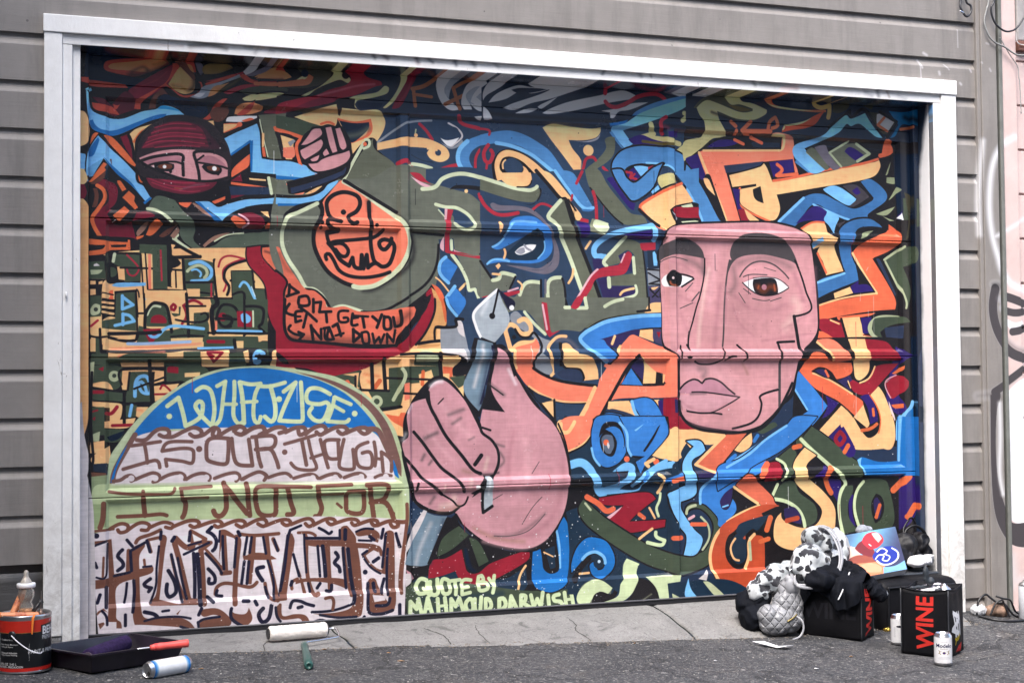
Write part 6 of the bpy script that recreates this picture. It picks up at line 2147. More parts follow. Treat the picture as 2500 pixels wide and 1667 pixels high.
def mural_mat():
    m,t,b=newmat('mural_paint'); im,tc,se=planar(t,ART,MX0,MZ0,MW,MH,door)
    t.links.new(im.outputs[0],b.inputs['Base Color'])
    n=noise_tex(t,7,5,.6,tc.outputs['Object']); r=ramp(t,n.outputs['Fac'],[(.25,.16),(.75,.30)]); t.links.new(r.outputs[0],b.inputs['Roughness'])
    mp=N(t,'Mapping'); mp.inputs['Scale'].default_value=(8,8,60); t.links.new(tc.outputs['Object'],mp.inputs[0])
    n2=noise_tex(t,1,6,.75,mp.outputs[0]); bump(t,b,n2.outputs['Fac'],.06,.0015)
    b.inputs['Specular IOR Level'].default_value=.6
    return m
def white_mat(name='white_frame_paint', over=True):
    m,t,b=newmat(name); im,tc,se=planar(t,ART,MX0,MZ0,MW,MH,house)
    n=noise_tex(t,9,6,.7,tc.outputs['Object']); f=ramp(t,n.outputs['Fac'],[(.3,0),(.62,1)])
    base=mix(t,f.outputs[0],(.72,.71,.69),(.81,.805,.79))
    mp=N(t,'Mapping'); mp.inputs['Scale'].default_value=(1,1,.35); t.links.new(tc.outputs['Object'],mp.inputs[0])
    ch=noise_tex(t,26,7,.75,mp.outputs[0],1.2); cf=ramp(t,ch.outputs['Fac'],[(.655,0),(.675,1)])          # chips and scuffs
    base=mix(t,cf.outputs[0],base,(.36,.33,.30))
    zr=N(t,'MapRange'); t.links.new(se.outputs[2],zr.inputs[0]); zr.inputs[1].default_value=.75; zr.inputs[2].default_value=-.15
    gm=N(t,'Math',operation='MULTIPLY'); t.links.new(zr.outputs[0],gm.inputs[0]); gn=noise_tex(t,14,7,.8,tc.outputs['Object'],.6); gq=ramp(t,gn.outputs['Fac'],[(.40,0),(.68,1)]); t.links.new(gq.outputs[0],gm.inputs[1])
    base=mix(t,gm.outputs[0],base,(.30,.27,.24))          # splashed dirt near the ground
    gr=noise_tex(t,5,5,.7,tc.outputs['Object']); gf=ramp(t,gr.outputs['Fac'],[(.55,0),(.8,.35)])
    base=mix(t,gf.outputs[0],base,(.55,.53,.50))
    if over: base=mix(t,im.outputs[1],base,im.outputs[0])
    t.links.new(base,b.inputs['Base Color']); b.inputs['Roughness'].default_value=.42
    n2=noise_tex(t,30,8,.75,mp.outputs[0]); bump(t,b,n2.outputs['Fac'],.55,.003)
    return m
def siding_mat(name,c0,c1,tagged=True,bs=.3):
    m,t,b=newmat(name); im,tc,se=planar(t,TAGI,TX0,TZ0,.9,3.2,house)
    n=noise_tex(t,6,6,.7,tc.outputs['Object']); f=ramp(t,n.outputs['Fac'],[(.3,0),(.7,1)])
    base=mix(t,f.outputs[0],c0,c1)
    mp=N(t,'Mapping'); mp.inputs['Scale'].default_value=(3,30,50); t.links.new(tc.outputs['Object'],mp.inputs[0])
    n2=noise_tex(t,1.5,8,.75,mp.outputs[0])
    ch=noise_tex(t,11,7,.75,tc.outputs['Object'],.8); cf=ramp(t,ch.outputs['Fac'],[(.73,0),(.75,1)])
    base=mix(t,cf.outputs[0],base,tuple(min(1,q*1.7) for q in c1))
    m3=N(t,'Mapping'); m3.inputs['Scale'].default_value=(9,9,1.1); t.links.new(tc.outputs['Object'],m3.inputs[0]); sk=noise_tex(t,1.6,6,.7,m3.outputs[0]); sf=ramp(t,sk.outputs['Fac'],[(.48,0),(.74,.5)]); base=mix(t,sf.outputs[0],base,tuple(q*.55 for q in c0))
    nl=N(t,'TexVoronoi'); nl.inputs['Scale'].default_value=7; t.links.new(tc.outputs['Object'],nl.inputs['Vector']); nf=ramp(t,nl.outputs['Distance'],[(.030,1),(.036,0)]); base=mix(t,nf.outputs[0],base,tuple(q*.45 for q in c0))
    if tagged: base=mix(t,im.outputs[1],base,im.outputs[0])
    t.links.new(base,b.inputs['Base Color']); b.inputs['Roughness'].default_value=.55
    bump(t,b,n2.outputs['Fac'],bs,.003)
    return m
MUR=mural_mat(); WHT=white_mat(); SID=siding_mat('siding_paint',(.205,.188,.174),(.245,.226,.210)); PNK=siding_mat('pink_paint',(.50,.37,.345),(.60,.45,.42))

# ---------------------------------------------------------------- ground
def gz(x,y):
    z=.0148-.045*x
    s=min(1,max(0,(x-2.6)/1.2)); s=s*s*(3-2*s)
    return z+s*.085*max(0,y+.62)
def grid(xs,ys,fn):
    v=[(x,y,fn(x,y)) for y in ys for x in xs]; n=len(xs)
    f=[(j*n+i,j*n+i+1,(j+1)*n+i+1,(j+1)*n+i) for j in range(len(ys)-1) for i in range(n-1)]
    return mesh('ground',v,f)
xs=[-40,-20,-10,-6,-4,-3,-2]+[-1.2+.03*i for i in range(200)]+[5.5,7,10,20,40]
ys=[-45,-25,-15,-10,-7,-5,-4,-3,-2.4]+[-2+.03*i for i in range(69)]+[.12,.2]
def ap_low(x): return -.255+.05*(x/3.7)+.02*mnoise.noise(Vector((x*2.3,1,0)))+.008*mnoise.noise(Vector((x*11,4,0)))
def ground_z(x,y):
    xc=min(6,max(-3,x)); z=gz(xc,y)
    if -.05<x<3.73 and y>ap_low(x)+.004: z-=.05
    if -1.3<x<5 and -2.1<y<.3:
        z+=.004*mnoise.noise(Vector((x*3,y*3,0)))+.0022*mnoise.noise(Vector((x*11,y*11,3)))
    return z
def asphalt():
    m,t,b=newmat('asphalt'); tc=N(t,'TexCoord'); o=tc.outputs['Object']
    big=noise_tex(t,1.7,6,.65,o); f=ramp(t,big.outputs['Fac'],[(.35,0),(.68,1)])
    base=mix(t,f.outputs[0],(.030,.032,.037),(.070,.071,.076))
    br=noise_tex(t,3.3,6,.7,o,.6); bf=ramp(t,br.outputs['Fac'],[(.56,0),(.72,.7)]); base=mix(t,bf.outputs[0],base,(.120,.098,.076))
    vo=N(t,'TexVoronoi'); vo.inputs['Scale'].default_value=150; t.links.new(o,vo.inputs['Vector'])
    sp=ramp(t,vo.outputs['Color'],[(.60,0),(.92,1)]); base=mix(t,sp.outputs[0],base,(.21,.20,.19))
    v2=N(t,'TexVoronoi'); v2.inputs['Scale'].default_value=62; t.links.new(o,v2.inputs['Vector'])
    s2=ramp(t,v2.outputs['Color'],[(.90,0),(.95,1)]); base=mix(t,s2.outputs[0],base,(.30,.29,.28))
    oi=noise_tex(t,2.1,5,.6,o,1.2); of=ramp(t,oi.outputs['Fac'],[(.58,0),(.70,.75)]); base=mix(t,of.outputs[0],base,(.014,.015,.019))
    vc=N(t,'TexVoronoi',feature='DISTANCE_TO_EDGE'); vc.inputs['Scale'].default_value=2.3; dd=noise_tex(t,5,6,.7,o); vq=mix(t,.25,o,dd.outputs['Color'],'ADD'); t.links.new(vq,vc.inputs['Vector']); ck=ramp(t,vc.outputs['Distance'],[(.006,1),(.014,0)]); base=mix(t,ck.outputs[0],base,(.010,.010,.011))
    dk=noise_tex(t,46,6,.8,o); d2=ramp(t,dk.outputs['Fac'],[(.40,1),(.52,0)]); base=mix(t,d2.outputs[0],base,(.022,.023,.027))
    t.links.new(base,b.inputs['Base Color']); b.inputs['Roughness'].default_value=.8
    h=N(t,'Math',operation='ADD'); t.links.new(vo.outputs['Distance'],h.inputs[0]); t.links.new(dk.outputs['Fac'],h.inputs[1])
    bump(t,b,h.outputs[0],.9,.006); return m
ASP=asphalt()
tag(link('road',grid(xs,ys,ground_z),ASP,None,True),kind='structure')

def concrete(name,c0=(.155,.152,.148),c1=(.225,.22,.215)):
    m,t,b=newmat(name); o=N(t,'TexCoord').outputs['Object']
    n=noise_tex(t,5,7,.7,o); f=ramp(t,n.outputs['Fac'],[(.3,0),(.7,1)]); base=mix(t,f.outputs[0],c0,c1)
    s=noise_tex(t,130,4,.7,o); sf=ramp(t,s.outputs['Fac'],[(.34,1),(.44,0)]); base=mix(t,sf.outputs[0],base,tuple(q*.35 for q in c0))
    s3=noise_tex(t,95,4,.7,o); s4=ramp(t,s3.outputs['Fac'],[(.60,0),(.70,.8)]); base=mix(t,s4.outputs[0],base,(.33,.33,.325))
    st=noise_tex(t,12,6,.75,o,1.0); sg=ramp(t,st.outputs['Fac'],[(.54,0),(.68,.8)]); base=mix(t,sg.outputs[0],base,tuple(q*.45 for q in c0))
    sp=noise_tex(t,17,5,.7,o); sq=ramp(t,sp.outputs['Fac'],[(.70,0),(.73,.5)]); base=mix(t,sq.outputs[0],base,(.24,.29,.33))
    t.links.new(base,b.inputs['Base Color']); b.inputs['Roughness'].default_value=.85
    bump(t,b,s.outputs['Fac'],.5,.004); return m
CON=concrete('concrete')
apron=empty('driveway_apron'); tag(apron,kind='structure')
def ap_z(x,q):       # q: 0 under the door .. 1 at the street edge
    yl=ap_low(x); y=.20+(yl-.20)*q; zt=-.006; zl=gz(x,yl)-.004
    s=max(0,(q-.12)/.88)
    z=zt+(zl-zt)*(s**1.25)+.003*mnoise.noise(Vector((x*6,y*6,2)))
    if q>.97: z-=.012
    return y,z
joints=[-.06,.915,2.335,3.72]
for a,b in zip(joints[:-1],joints[1:]):
    n=int((b-a)/.025); v=[]; f=[]; m=26
    for i in range(n+1):
        for j in range(m+1):
            q=j/m; x=a+(b-a)*i/n
            if i==0: x+=.004+.010*mnoise.noise(Vector((q*4,a,0)))+(.0 if a<0 else .05*q*.6)
            if i==n: x+=-.004+.010*mnoise.noise(Vector((q*4,b,0)))+(.0 if b>3.5 else .05*q*.6)
            y,z=ap_z(x,q)
            if (i in(0,n)) : z-=.006
            v.append((x,y,z))
    for i in range(n):
        for j in range(m): f.append((i*(m+1)+j,i*(m+1)+j+1,(i+1)*(m+1)+j+1,(i+1)*(m+1)+j))
    link('slab',mesh('slab',v,f),CON,apron,True)
CRK=mat('crack_dirt',(.035,.032,.03),.9)
def crack(P,wd=.0035):
    P=smoothpath([(x,q,0) for x,q in P],5); v=[];f=[]
    for i,p in enumerate(P):
        x=p.x+.006*mnoise.noise(Vector((i*.9,P[0].x*5,0))); y,z=ap_z(x,p.y); d=wd*(.5+.9*abs(mnoise.noise(Vector((i*.7,3,P[0].x)))))
        v+=[(x-d,y,z+.0012),(x+d,y,z+.0012)]
    for i in range(len(P)-1): f.append((2*i,2*i+1,2*i+3,2*i+2))
    link('crack',mesh('crack',v,f),CRK,apron)
crack([(1.28,.42),(1.30,.55),(1.325,.7),(1.32,.95)]); crack([(1.49,.42),(1.475,.6),(1.48,.98)],.002); crack([(1.90,.40),(1.905,.55),(1.88,.7),(1.91,.98)],.0025); crack([(.66,.55),(.62,.7),(.60,.98)],.003)

# grit along the apron's edge and over the road
def grit(n,fn,rmin,rmax,name,label,m):
    v=[];f=[]
    base=[(1,0,0),(-.6,.8,0),(-.5,-.8,.1),(0,.1,.8),(.5,.6,.4),(.4,-.6,.5)]; fc=[(0,4,3),(4,1,3),(1,2,3),(2,5,3),(5,0,3),(0,5,2),(0,2,1),(0,1,4)]
    for _ in range(n):
        x,y,z=fn(); r=rmin+(rmax-rmin)*random.random()**3; a=random.random()*6.28; c,s=math.cos(a)*r,math.sin(a)*r; k=len(v); sz=r*(.5+.5*random.random())
        for p in base: v.append((x+p[0]*c-p[1]*s,y+p[0]*s+p[1]*c,z+p[2]*sz))
        f+=[tuple(k+q for q in t) for t in fc]
    return tag(link(name,mesh(name,v,f),m),label,'gravel',kind='stuff')
def near_edge():
    x=-.1+3.9*random.random(); y=ap_low(x)-abs(random.gauss(0,.05))+.03; q=(.20-y)/(.20-ap_low(x)); z=ap_z(x,min(q,.96))[1] if q<.96 else ground_z(x,y); return x,y,z
def on_road():
    x=-.6+5*random.random(); y=-.22-1.1*random.random(); return x,y,ground_z(x,y)
grit(1700,near_edge,.0010,.0065,'grit','loose brown grit along the foot of the concrete apron',mat('grit_brown',(.16,.135,.11),.9,.5,40))
grit(2600,on_road,.0008,.0042,'pale_grit','pale crumbs scattered over the dark asphalt',mat('grit_pale',(.30,.29,.27),.9,.5,60))

# ---------------------------------------------------------------- house wall
PITCH=.1776
def board(x0,x1,zb,parent,m,name='siding_board',y=.018,top=None):
    dy=.0012*random.uniform(-1,1)
    prof=[(y+.030,0),(y+.001,0),(y,.0015),(y,.134),(y+.002,.139),(y+.006,.1455),(y+.0115,.155),(y+.0145,.166),(y+.015,PITCH+.012)]
    if top is not None: prof=[(a,min(b,top-zb)) for a,b in prof]
    nx=max(2,int((x1-x0)/.35)+1); v=[];f=[]
    for i in range(nx):
        x=x0+(x1-x0)*i/(nx-1); wv=.0011*mnoise.noise(Vector((x*1.7,zb*5,1)))
        for (a,b) in prof: v.append((x,a+dy+wv,zb+b+.0008*mnoise.noise(Vector((x*2,zb*9,2)))))
    k=len(prof)
    for i in range(nx-1):
        for j in range(k-1): f.append((i*k+j,(i+1)*k+j,(i+1)*k+j+1,i*k+j+1))
    return link(name,mesh(name,v,f),m,parent)
OX0,OX1=-.165,3.832           # outer edges of the casing
for kk in range(-8,14):
    zb=2.262-PITCH*kk
    if zb<.2 : continue
    if zb>2.31: board(-2.6,3.957,zb,house,SID)
    elif zb>2.2:
        board(-2.6,OX0+.004,zb,house,SID); board(OX1-.004,3.957,zb,house,SID); 
        board(OX0+.004,OX1-.004,2.337,house,SID,top=2.262+PITCH+.01) if False else None
    else:
        board(-2.6,OX0+.004,zb,house,SID); board(OX1-.004,3.957,zb,house,SID)
# the board cut to fit over the head casing
def cut_board():
    y=.018; prof=[(y,2.331),(y,2.396),(y+.002,2.401),(y+.006,2.4075),(y+.0115,2.417),(y+.0145,2.428),(y+.015,2.452)]
    v=[(x,a,b) for x in (OX0+.0045,OX1-.0045) for a,b in prof]; k=len(prof)
    link('siding_board',mesh('siding_board',v,[(j,k+j,k+j+1,j+1) for j in range(k-1)]),SID,house)
cut_board()
for zb in (.1308,-.0468,-.2244): board(OX1-.004,3.957,zb,house,SID)
link('sheathing',join('sheathing',[box('a',-2.6,-.06,.05,.25,-.5,3.9),box('b',-.06,3.74,.05,.25,2.2285,3.9),box('c',3.74,4.07,.05,.25,-.5,3.9)]),mat('sheathing',(.12,.10,.09),.9),house)
DK=siding_mat('plinth_paint',(.055,.052,.050),(.085,.08,.076),False,1.0)
def rough_block(name,x0,x1,y0,y1,z0,z1,m,par,amp=.006,seed=0,n=16):
    bm=bmesh.new(); bmesh.ops.create_cube(bm,size=1); bmesh.ops.subdivide_edges(bm,edges=bm.edges[:],cuts=n,use_grid_fill=True)
    for v in bm.verts:
        v.co=Vector(((x0+x1)/2+v.co.x*(x1-x0),(y0+y1)/2+v.co.y*(y1-y0),(z0+z1)/2+v.co.z*(z1-z0)))
        q=v.co*16+Vector((seed,seed,0)); v.co+=Vector((mnoise.noise(q),mnoise.noise(q+Vector((5,1,2))),mnoise.noise(q+Vector((1,7,3)))))*amp
    me=bpy.data.meshes.new(name); bm.to_mesh(me); bm.free(); return link(name,me,m,par,True)
rough_block('plinth',-2.6,OX0+.003,.012,.16,-.25,.279,DK,house,.007)
tag(link('unseen_opposite_building',box('unseen_opposite_building',-14,16,-13,-7.0,-1.5,6.8),mat('opposite_render',(.42,.39,.36),.8)),kind='structure')  # unseen, across the alley; height and distance set to shape the daylight
link('added_shade_wall',box('added_shade_wall',-3.6,-1.30,-2.3,.06,-.5,9.5),SID,house)  # invented wall out of view, added to shade the left side
# corner boards at the right end
CB=siding_mat('corner_paint',(.205,.187,.172),(.245,.225,.208))
link('corner_board',box('corner_board',3.953,3.974,.004,.05,-.4,3.9,.003),CB,house)
link('corner_board',box('corner_board',3.9745,4.060,-.002,.05,-.4,3.9,.004),CB,house)
# neighbour
pk=lambda me: xform(me,Matrix.Translation((-4.075,0,0)))
DKG=mat('gap_paint',(.035,.045,.05),.6)
GRN=mat('edge_paint',(.15,.155,.14),.7,.2,12,.3)
def par_tag_mat(name,c0,c1):
    m,t,b=newmat(name); im,tc,se=planar(t,TAGI,TX0,TZ0,.9,3.2,house)
    n=noise_tex(t,5,6,.7,tc.outputs['Object']); f=ramp(t,n.outputs['Fac'],[(.3,0),(.7,1)]); base=mix(t,f.outputs[0],c0,c1)
    ch=noise_tex(t,18,7,.75,tc.outputs['Object'],1.0); cf=ramp(t,ch.outputs['Fac'],[(.70,0),(.72,1)]); base=mix(t,cf.outputs[0],base,(.20,.15,.14))
    base=mix(t,im.outputs[1],base,im.outputs[0]); t.links.new(base,b.inputs['Base Color']); b.inputs['Roughness'].default_value=.6
    bump(t,b,noise_tex(t,55,7,.75,tc.outputs['Object']).outputs['Fac'],.5,.004); return m
PT=par_tag_mat('pink_wall_paint',(.56,.42,.39),(.66,.51,.475))
link('wall',pk(box('wall',4.092,7.5,.045,.3,-.5,3.9)),PT,pink)
link('wall_edge',pk(box('wall_edge',4.0775,4.0975,.003,.3,-.5,3.9,.003)),GRN,pink)
link('trim_board',pk(box('trim_board',4.098,4.183,.012,.05,-.5,3.9,.004)),PT,pink)
for i in range(12):
    zb=2.46-.21*i if i else 2.46
    o=link('siding_board',pk(box('siding_board',4.1835,7.5,.026,.05,zb,zb+.2,.003)),PT,pink)
link('window_frame',pk(box('window_frame',4.190,4.9,.008,.055,2.55,3.4,.006)),mat('grey_wood',(.34,.32,.31),.7,.2,10,.3),pink)
link('drip_board',pk(box('drip_board',4.189,4.95,-.004,.055,2.50,2.547,.004)),mat('rust_brown',(.16,.07,.05),.7,.3,12,.3),pink)

# ---------------------------------------------------------------- frame of the opening
def trim(name,x0,x1,y0,y1,z0,z1,m=WHT,bev=.0025): return link(name,box(name,x0,x1,y0,y1,z0,z1,bev),m,house)
trim('head_casing',-.167,3.834,-.006,.049,2.267,2.333)
trim('head_lip',-.0985,3.7525,.010,.049,2.2275,2.2665)
trim('side_casing',-.164,-.0995,.000,.049,.045,2.2665)
trim('side_casing',3.7535,3.832,.000,.049,-.32,2.2665)
trim('side_lip',-.099,-.0635,.012,.049,.005,2.227)
trim('side_lip',3.7145,3.753,.012,.049,-.32,2.227)
trim('jamb',-.0632,-.0345,.050,.25,-.03,2.227)
trim('jamb_bead',-.0632,-.0345,.030,.0498,-.03,2.227)
rough_block('jamb_base',-.155,-.102,.006,.048,-.10,.044,concrete('old_stone',(.10,.10,.10),(.32,.31,.30)),house,.004,3,8)
# right jamb: white towards the street, spray-painted near the door
def jamb_mat():
    m,t,b=newmat('jamb_paint'); im,tc,se=planar(t,ART,MX0,MZ0,MW,MH,house)
    n=noise_tex(t,9,6,.7,tc.outputs['Object']); f=ramp(t,n.outputs['Fac'],[(.3,0),(.62,1)]); base=mix(t,f.outputs[0],(.78,.78,.785),(.84,.84,.84))
    q=noise_tex(t,6,4,.6,tc.outputs['Object'])
    ad=N(t,'Math',operation='MULTIPLY_ADD'); t.links.new(q.outputs['Fac'],ad.inputs[0]); ad.inputs[1].default_value=.05; t.links.new(se.outputs[1],ad.inputs[2])
    zt=N(t,'MapRange'); t.links.new(se.outputs[2],zt.inputs[0]); zt.inputs[1].default_value=1.95; zt.inputs[2].default_value=2.22; zt.inputs[3].default_value=0; zt.inputs[4].default_value=.07
    a2=N(t,'Math',operation='ADD'); t.links.new(ad.outputs[0],a2.inputs[0]); t.links.new(zt.outputs[0],a2.inputs[1])
    fr=ramp(t,a2.outputs[0],[(.135,0),(.165,1)])
    base=mix(t,fr.outputs[0],base,(.018,.028,.05)); t.links.new(base,b.inputs['Base Color']); b.inputs['Roughness'].default_value=.45
    bump(t,b,noise_tex(t,50,6,.7,tc.outputs['Object']).outputs['Fac'],.3,.002); return m
JM=jamb_mat()
trim('jamb',3.7150,3.7535,.050,.25,-.32,2.227,JM)
trim('door_stop',3.6865,3.7145,.128,.25,-.12,2.2265,MUR,.003)
trim('door_stop',-.0340,-.0012,.120,.25,-.03,2.2265,MUR,.003)
trim('soffit',-.034,3.7145,.012,.1595,2.2268,2.2285,MUR,0)
trim('header_board',-.0338,3.7143,.160,.19,2.1185,2.2265,MUR,.002)
link('frame_hook',tube('frame_hook',[(-.085,.012,1.303),(-.085,.004,1.300),(-.085,.001,1.292),(-.085,.004,1.284)],.0035,8,3),mat('painted_metal',(.7,.7,.7),.4),house,True)

# ---------------------------------------------------------------- the garage door: four sections, three panels each
YF=.158; BV,RC=.0140,.019
PX=[(.0766,1.2162),(1.2748,2.4252),(2.4853,3.6204)]
ZS=[(.012,.5300),(.5330,1.0648),(1.0678,1.5997),(1.6027,2.1165)]
for (z0,z1) in ZS:
    pz0,pz1=z0+.033,z1-.0205
    if z0<.1: pz0=z0+.115
    if z1>2: pz1=z1-.060
    sec_x0,sec_x1=.001,3.685
    # frame: front face as a grid of strips with holes, bevels into the holes, outer returns
    V=[];F=[]
    def q4(a,b,c,d):
        k=len(V); V.extend([a,b,c,d]); F.append((k,k+1,k+2,k+3))
    xb=[sec_x0]+[e for p in PX for e in (p[0]-BV,p[1]+BV)]+[sec_x1]
    zl,zh=pz0-BV,pz1+BV
    e=.0022
    q4((sec_x0,YF,z0+e),(sec_x1,YF,z0+e),(sec_x1,YF,zl),(sec_x0,YF,zl)); q4((sec_x0,YF,zh),(sec_x1,YF,zh),(sec_x1,YF,z1-e),(sec_x0,YF,z1-e))
    q4((sec_x0,YF+e,z0),(sec_x1,YF+e,z0),(sec_x1,YF,z0+e),(sec_x0,YF,z0+e)); q4((sec_x0,YF,z1-e),(sec_x1,YF,z1-e),(sec_x1,YF+e,z1),(sec_x0,YF+e,z1))
    q4((sec_x0,YF+.035,z0),(sec_x1,YF+.035,z0),(sec_x1,YF+e,z0),(sec_x0,YF+e,z0)); q4((sec_x0,YF+e,z1),(sec_x1,YF+e,z1),(sec_x1,YF+.035,z1),(sec_x0,YF+.035,z1))
    for i in range(0,8,2):
        a,b=xb[i],xb[i+1]; q4((a,YF,zl),(b,YF,zl),(b,YF,zh),(a,YF,zh))
    # ledge lines: a small step halfway up the rails, as on moulded doors
    for (a,b) in PX:
        A,B,Y1=a-BV,b+BV,YF+RC
        q4((A,YF,zl),(B,YF,zl),(b,Y1,pz0),(a,Y1,pz0)); q4((a,Y1,pz1),(b,Y1,pz1),(B,YF,zh),(A,YF,zh))
        q4((A,YF,zl),(a,Y1,pz0),(a,Y1,pz1),(A,YF,zh)); q4((b,Y1,pz0),(B,YF,zl),(B,YF,zh),(b,Y1,pz1))
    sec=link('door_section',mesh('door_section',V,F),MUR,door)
    for (a,b) in PX:
        me=mesh('panel',[(a-.004,YF+RC+.0006,pz0-.004),(b+.004,YF+RC+.0006,pz0-.004),(b+.004,YF+RC+.0006,pz1+.004),(a-.004,YF+RC+.0006,pz1+.004),
                         (a-.004,YF+RC+.008,pz0-.004),(b+.004,YF+RC+.008,pz0-.004),(b+.004,YF+RC+.008,pz1+.004),(a-.004,YF+RC+.008,pz1+.004)],[(0,1,2,3),(7,6,5,4),(0,4,5,1),(2,6,7,3),(1,5,6,2),(0,3,7,4)])
        link('panel',me,MUR,sec)
link('backing',box('backing',-.03,3.71,YF+.04,YF+.05,-.03,2.22),mat('dark_gap',(.008,.008,.008),.9),door)
link('bottom_seal',box('bottom_seal',.0,3.686,YF-.004,YF+.03,-.008,.0115,.004),mat('black_rubber',(.014,.014,.017),.45,.2,30,.2),door)
link('bottom_rail',tube('bottom_rail',[(.0,YF-.006,.016),(1.8,YF-.006,.0165),(3.68,YF-.006,.016)],.0035,8,2),mat('dull_strip',(.09,.09,.10),.4),door,True)

# ---------------------------------------------------------------- things on the ground, left
RED=(.42,.035,.02)
def at(o,x,y,z=None,rz=0): o.location=(x,y,ground_z(x,y)+.001 if z is None else z); o.rotation_euler=(0,0,rz); return o
TIN=mat('tin',(.62,.62,.63),.28,.1,20,0,90,1.0); CHR=mat('chrome_wire',(.70,.70,.72),.22,.08,20,0,90,1.0)
BLK=mat('black_plastic',(.008,.008,.010),.38,.2,20,.15,60)
# gallon paint can
can=at(empty('paint_can'),-.226,-.525); tag(can,'red and black gallon can of orange paint, open, in front of the siding','paint can')
L=canvas(1560,560,(20,22,26)); L[430:,:,:3]=paint((196,44,30)); L[:38,:,:3]=paint((200,40,30)); L[425:431,:,:3]=paint((150,110,60))
cx=1180                                             # the middle of the side that faces the street
def lt(s,x,y,sz,c=(240,240,240),b=.01,wd=None): put_text(L,s,x,y,sz,paint(c),b,wd)
fill(L,np.array([[cx+150,300],[cx+420,330],[cx+420,520],[cx+150,500]],float),paint((16,18,22)))
lt('BEHR',cx+285,440,92,b=.03,wd=230); lt('PREMIUM PLUS',cx+285,362,46,b=.0,wd=240); lt('PAINT & PRIMER',cx+190,214,44,b=.0,wd=330)
lt('EXTERIOR',cx+330,548-10,22,wd=110)
lt('Excellent Hide',cx-190,355,20,wd=130); lt('Helps Resist Moisture',cx-170,300,20,wd=200); lt('Fading & Stains',cx-190,274,20,wd=140); lt('Enhanced Adhesion',cx-170,210,20,wd=180); lt('Helps Resist Peeling',cx-170,184,20,wd=180)
lt('116 FL OZ  3.43 L',cx-190,86,26,wd=210); lt('CAUTION - PRECAUCION',cx-160,54,24,b=.02,wd=270)
fill(L,np.array([[cx-420,44],[cx-290,44],[cx-290,420],[cx-420,420]],float),paint((205,210,214)))
for i in range(14): stroke(L,np.array([[cx-410,70+i*24],[cx-310-10*(i%3),70+i*24]],float),4,paint((110,120,130)))
for i in range(16):
    stroke(L,np.array([[cx+30+3*math.sin(i),120+i*12],[cx+34,124+i*12]],float),3,paint((220,220,220)))
R0=.0825
link('label',lathe('label',[(R0+.0006,.010),(R0+.0006,.172)],64),uvmat('paint_can_label',L,.28),can,True)
link('body',lathe('body',[(0,.001),(.078,.001),(R0,.003),(R0+.0015,.006),(R0,.0095),(R0-.0002,.012),(R0-.0002,.170),(R0+.0005,.175),(R0+.002,.182),(R0+.0022,.186),(R0,.1885),(R0-.003,.1865),(R0-.010,.185),(R0-.0125,.182),(R0-.0135,.172)],64),TIN,can,True)
ORA=mat('orange_paint',(.85,.23,.045),.18,.12,14,.25,22)
link('paint',lathe('paint',[(R0-.0142,.1768),(.05,.178),(.02,.1775),(0.0001,.178)],48),ORA,can,True)
link('paint_drip',tube('paint_drip',[(R0*.35,-R0*.88,.187),(R0*.3,-R0*.97,.180),(R0*.28,-R0*1.01,.150),(R0*.27,-R0*1.012,.128)],[.009,.010,.006,.004],8,5,.35),ORA,can,True)
ear=[]
for sgn,ang in ((1,-2.05),(-1,1.09)):
    c,s_=math.cos(ang),math.sin(ang); e=lathe('handle_ear',[(0.0001,.006),(.009,.006),(.013,.003),(.0135,0)],24); xform(e,Matrix.Translation((c*R0,s_*R0,.128)) @ Vector((0,0,1)).rotation_difference(Vector((c,s_,0))).to_matrix().to_4x4()); link('handle_ear',e,BLK,can,True); ear.append((c*(R0+.006),s_*(R0+.006)))
(ax,ay),(bx,by)=ear
link('wire_handle',tube('wire_handle',[(ax,ay,.128),(ax+.02,ay-.012,.108),(ax+.055,ay-.022,.082),(ax+.09,ay-.012,.068),(bx+.012,by-.055,.072),(bx+.014,by-.018,.100),(bx+.002,by,.128)],.0018,8,8),mat('white_wire',(.75,.75,.78),.3,.05),can,True)
# clear bottle with a teat and white ring, standing on the can
zc=can.location.z+.1795
bot=empty('baby_bottle',(-.222,-.505,zc)); tag(bot,'small clear bear-shaped feeding bottle with white collar standing on the paint can','bottle')
GLS=mat('clear_plastic',(.93,.90,.84),.08,.05,20,0,90,0,.5,0,.92); GLS.node_tree.nodes['Principled BSDF'].inputs['IOR'].default_value=1.25
link('body',lathe('body',[(0.0001,.0),(.020,.0),(.0225,.004),(.023,.018),(.0225,.030),(.019,.037),(.0175,.040),(.021,.047),(.0255,.058),(.0262,.068),(.0245,.078),(.020,.086),(.0195,.090),(.0180,.089),(.0185,.085),(.023,.077),(.0246,.068),(.024,.058),(.0195,.047),(.016,.040),(.0175,.036),(.021,.029),(.0215,.018),(.021,.005),(.0001,.003)],36),GLS,bot,True)
link('orange_dregs',lathe('orange_dregs',[(0.0001,.0035),(.0205,.0045),(.0208,.018),(.0001,.0185)],30),mat('thinned_orange',(.80,.36,.14),.25),bot,True)
link('collar',lathe('collar',[(.019,.087),(.0275,.087),(.0295,.089),(.0298,.099),(.028,.1015),(.012,.1025)],36),mat('white_plastic',(.80,.80,.82),.35,.04),bot,True)
link('teat',lathe('teat',[(.0185,.102),(.0165,.108),(.0125,.115),(.0085,.121),(.0072,.128),(.0078,.134),(.0066,.140),(.003,.143),(.0001,.1435)],30),mat('silicone',(.62,.57,.50),.3,.1,20,0,90,0,.5,0,.45),bot,True)
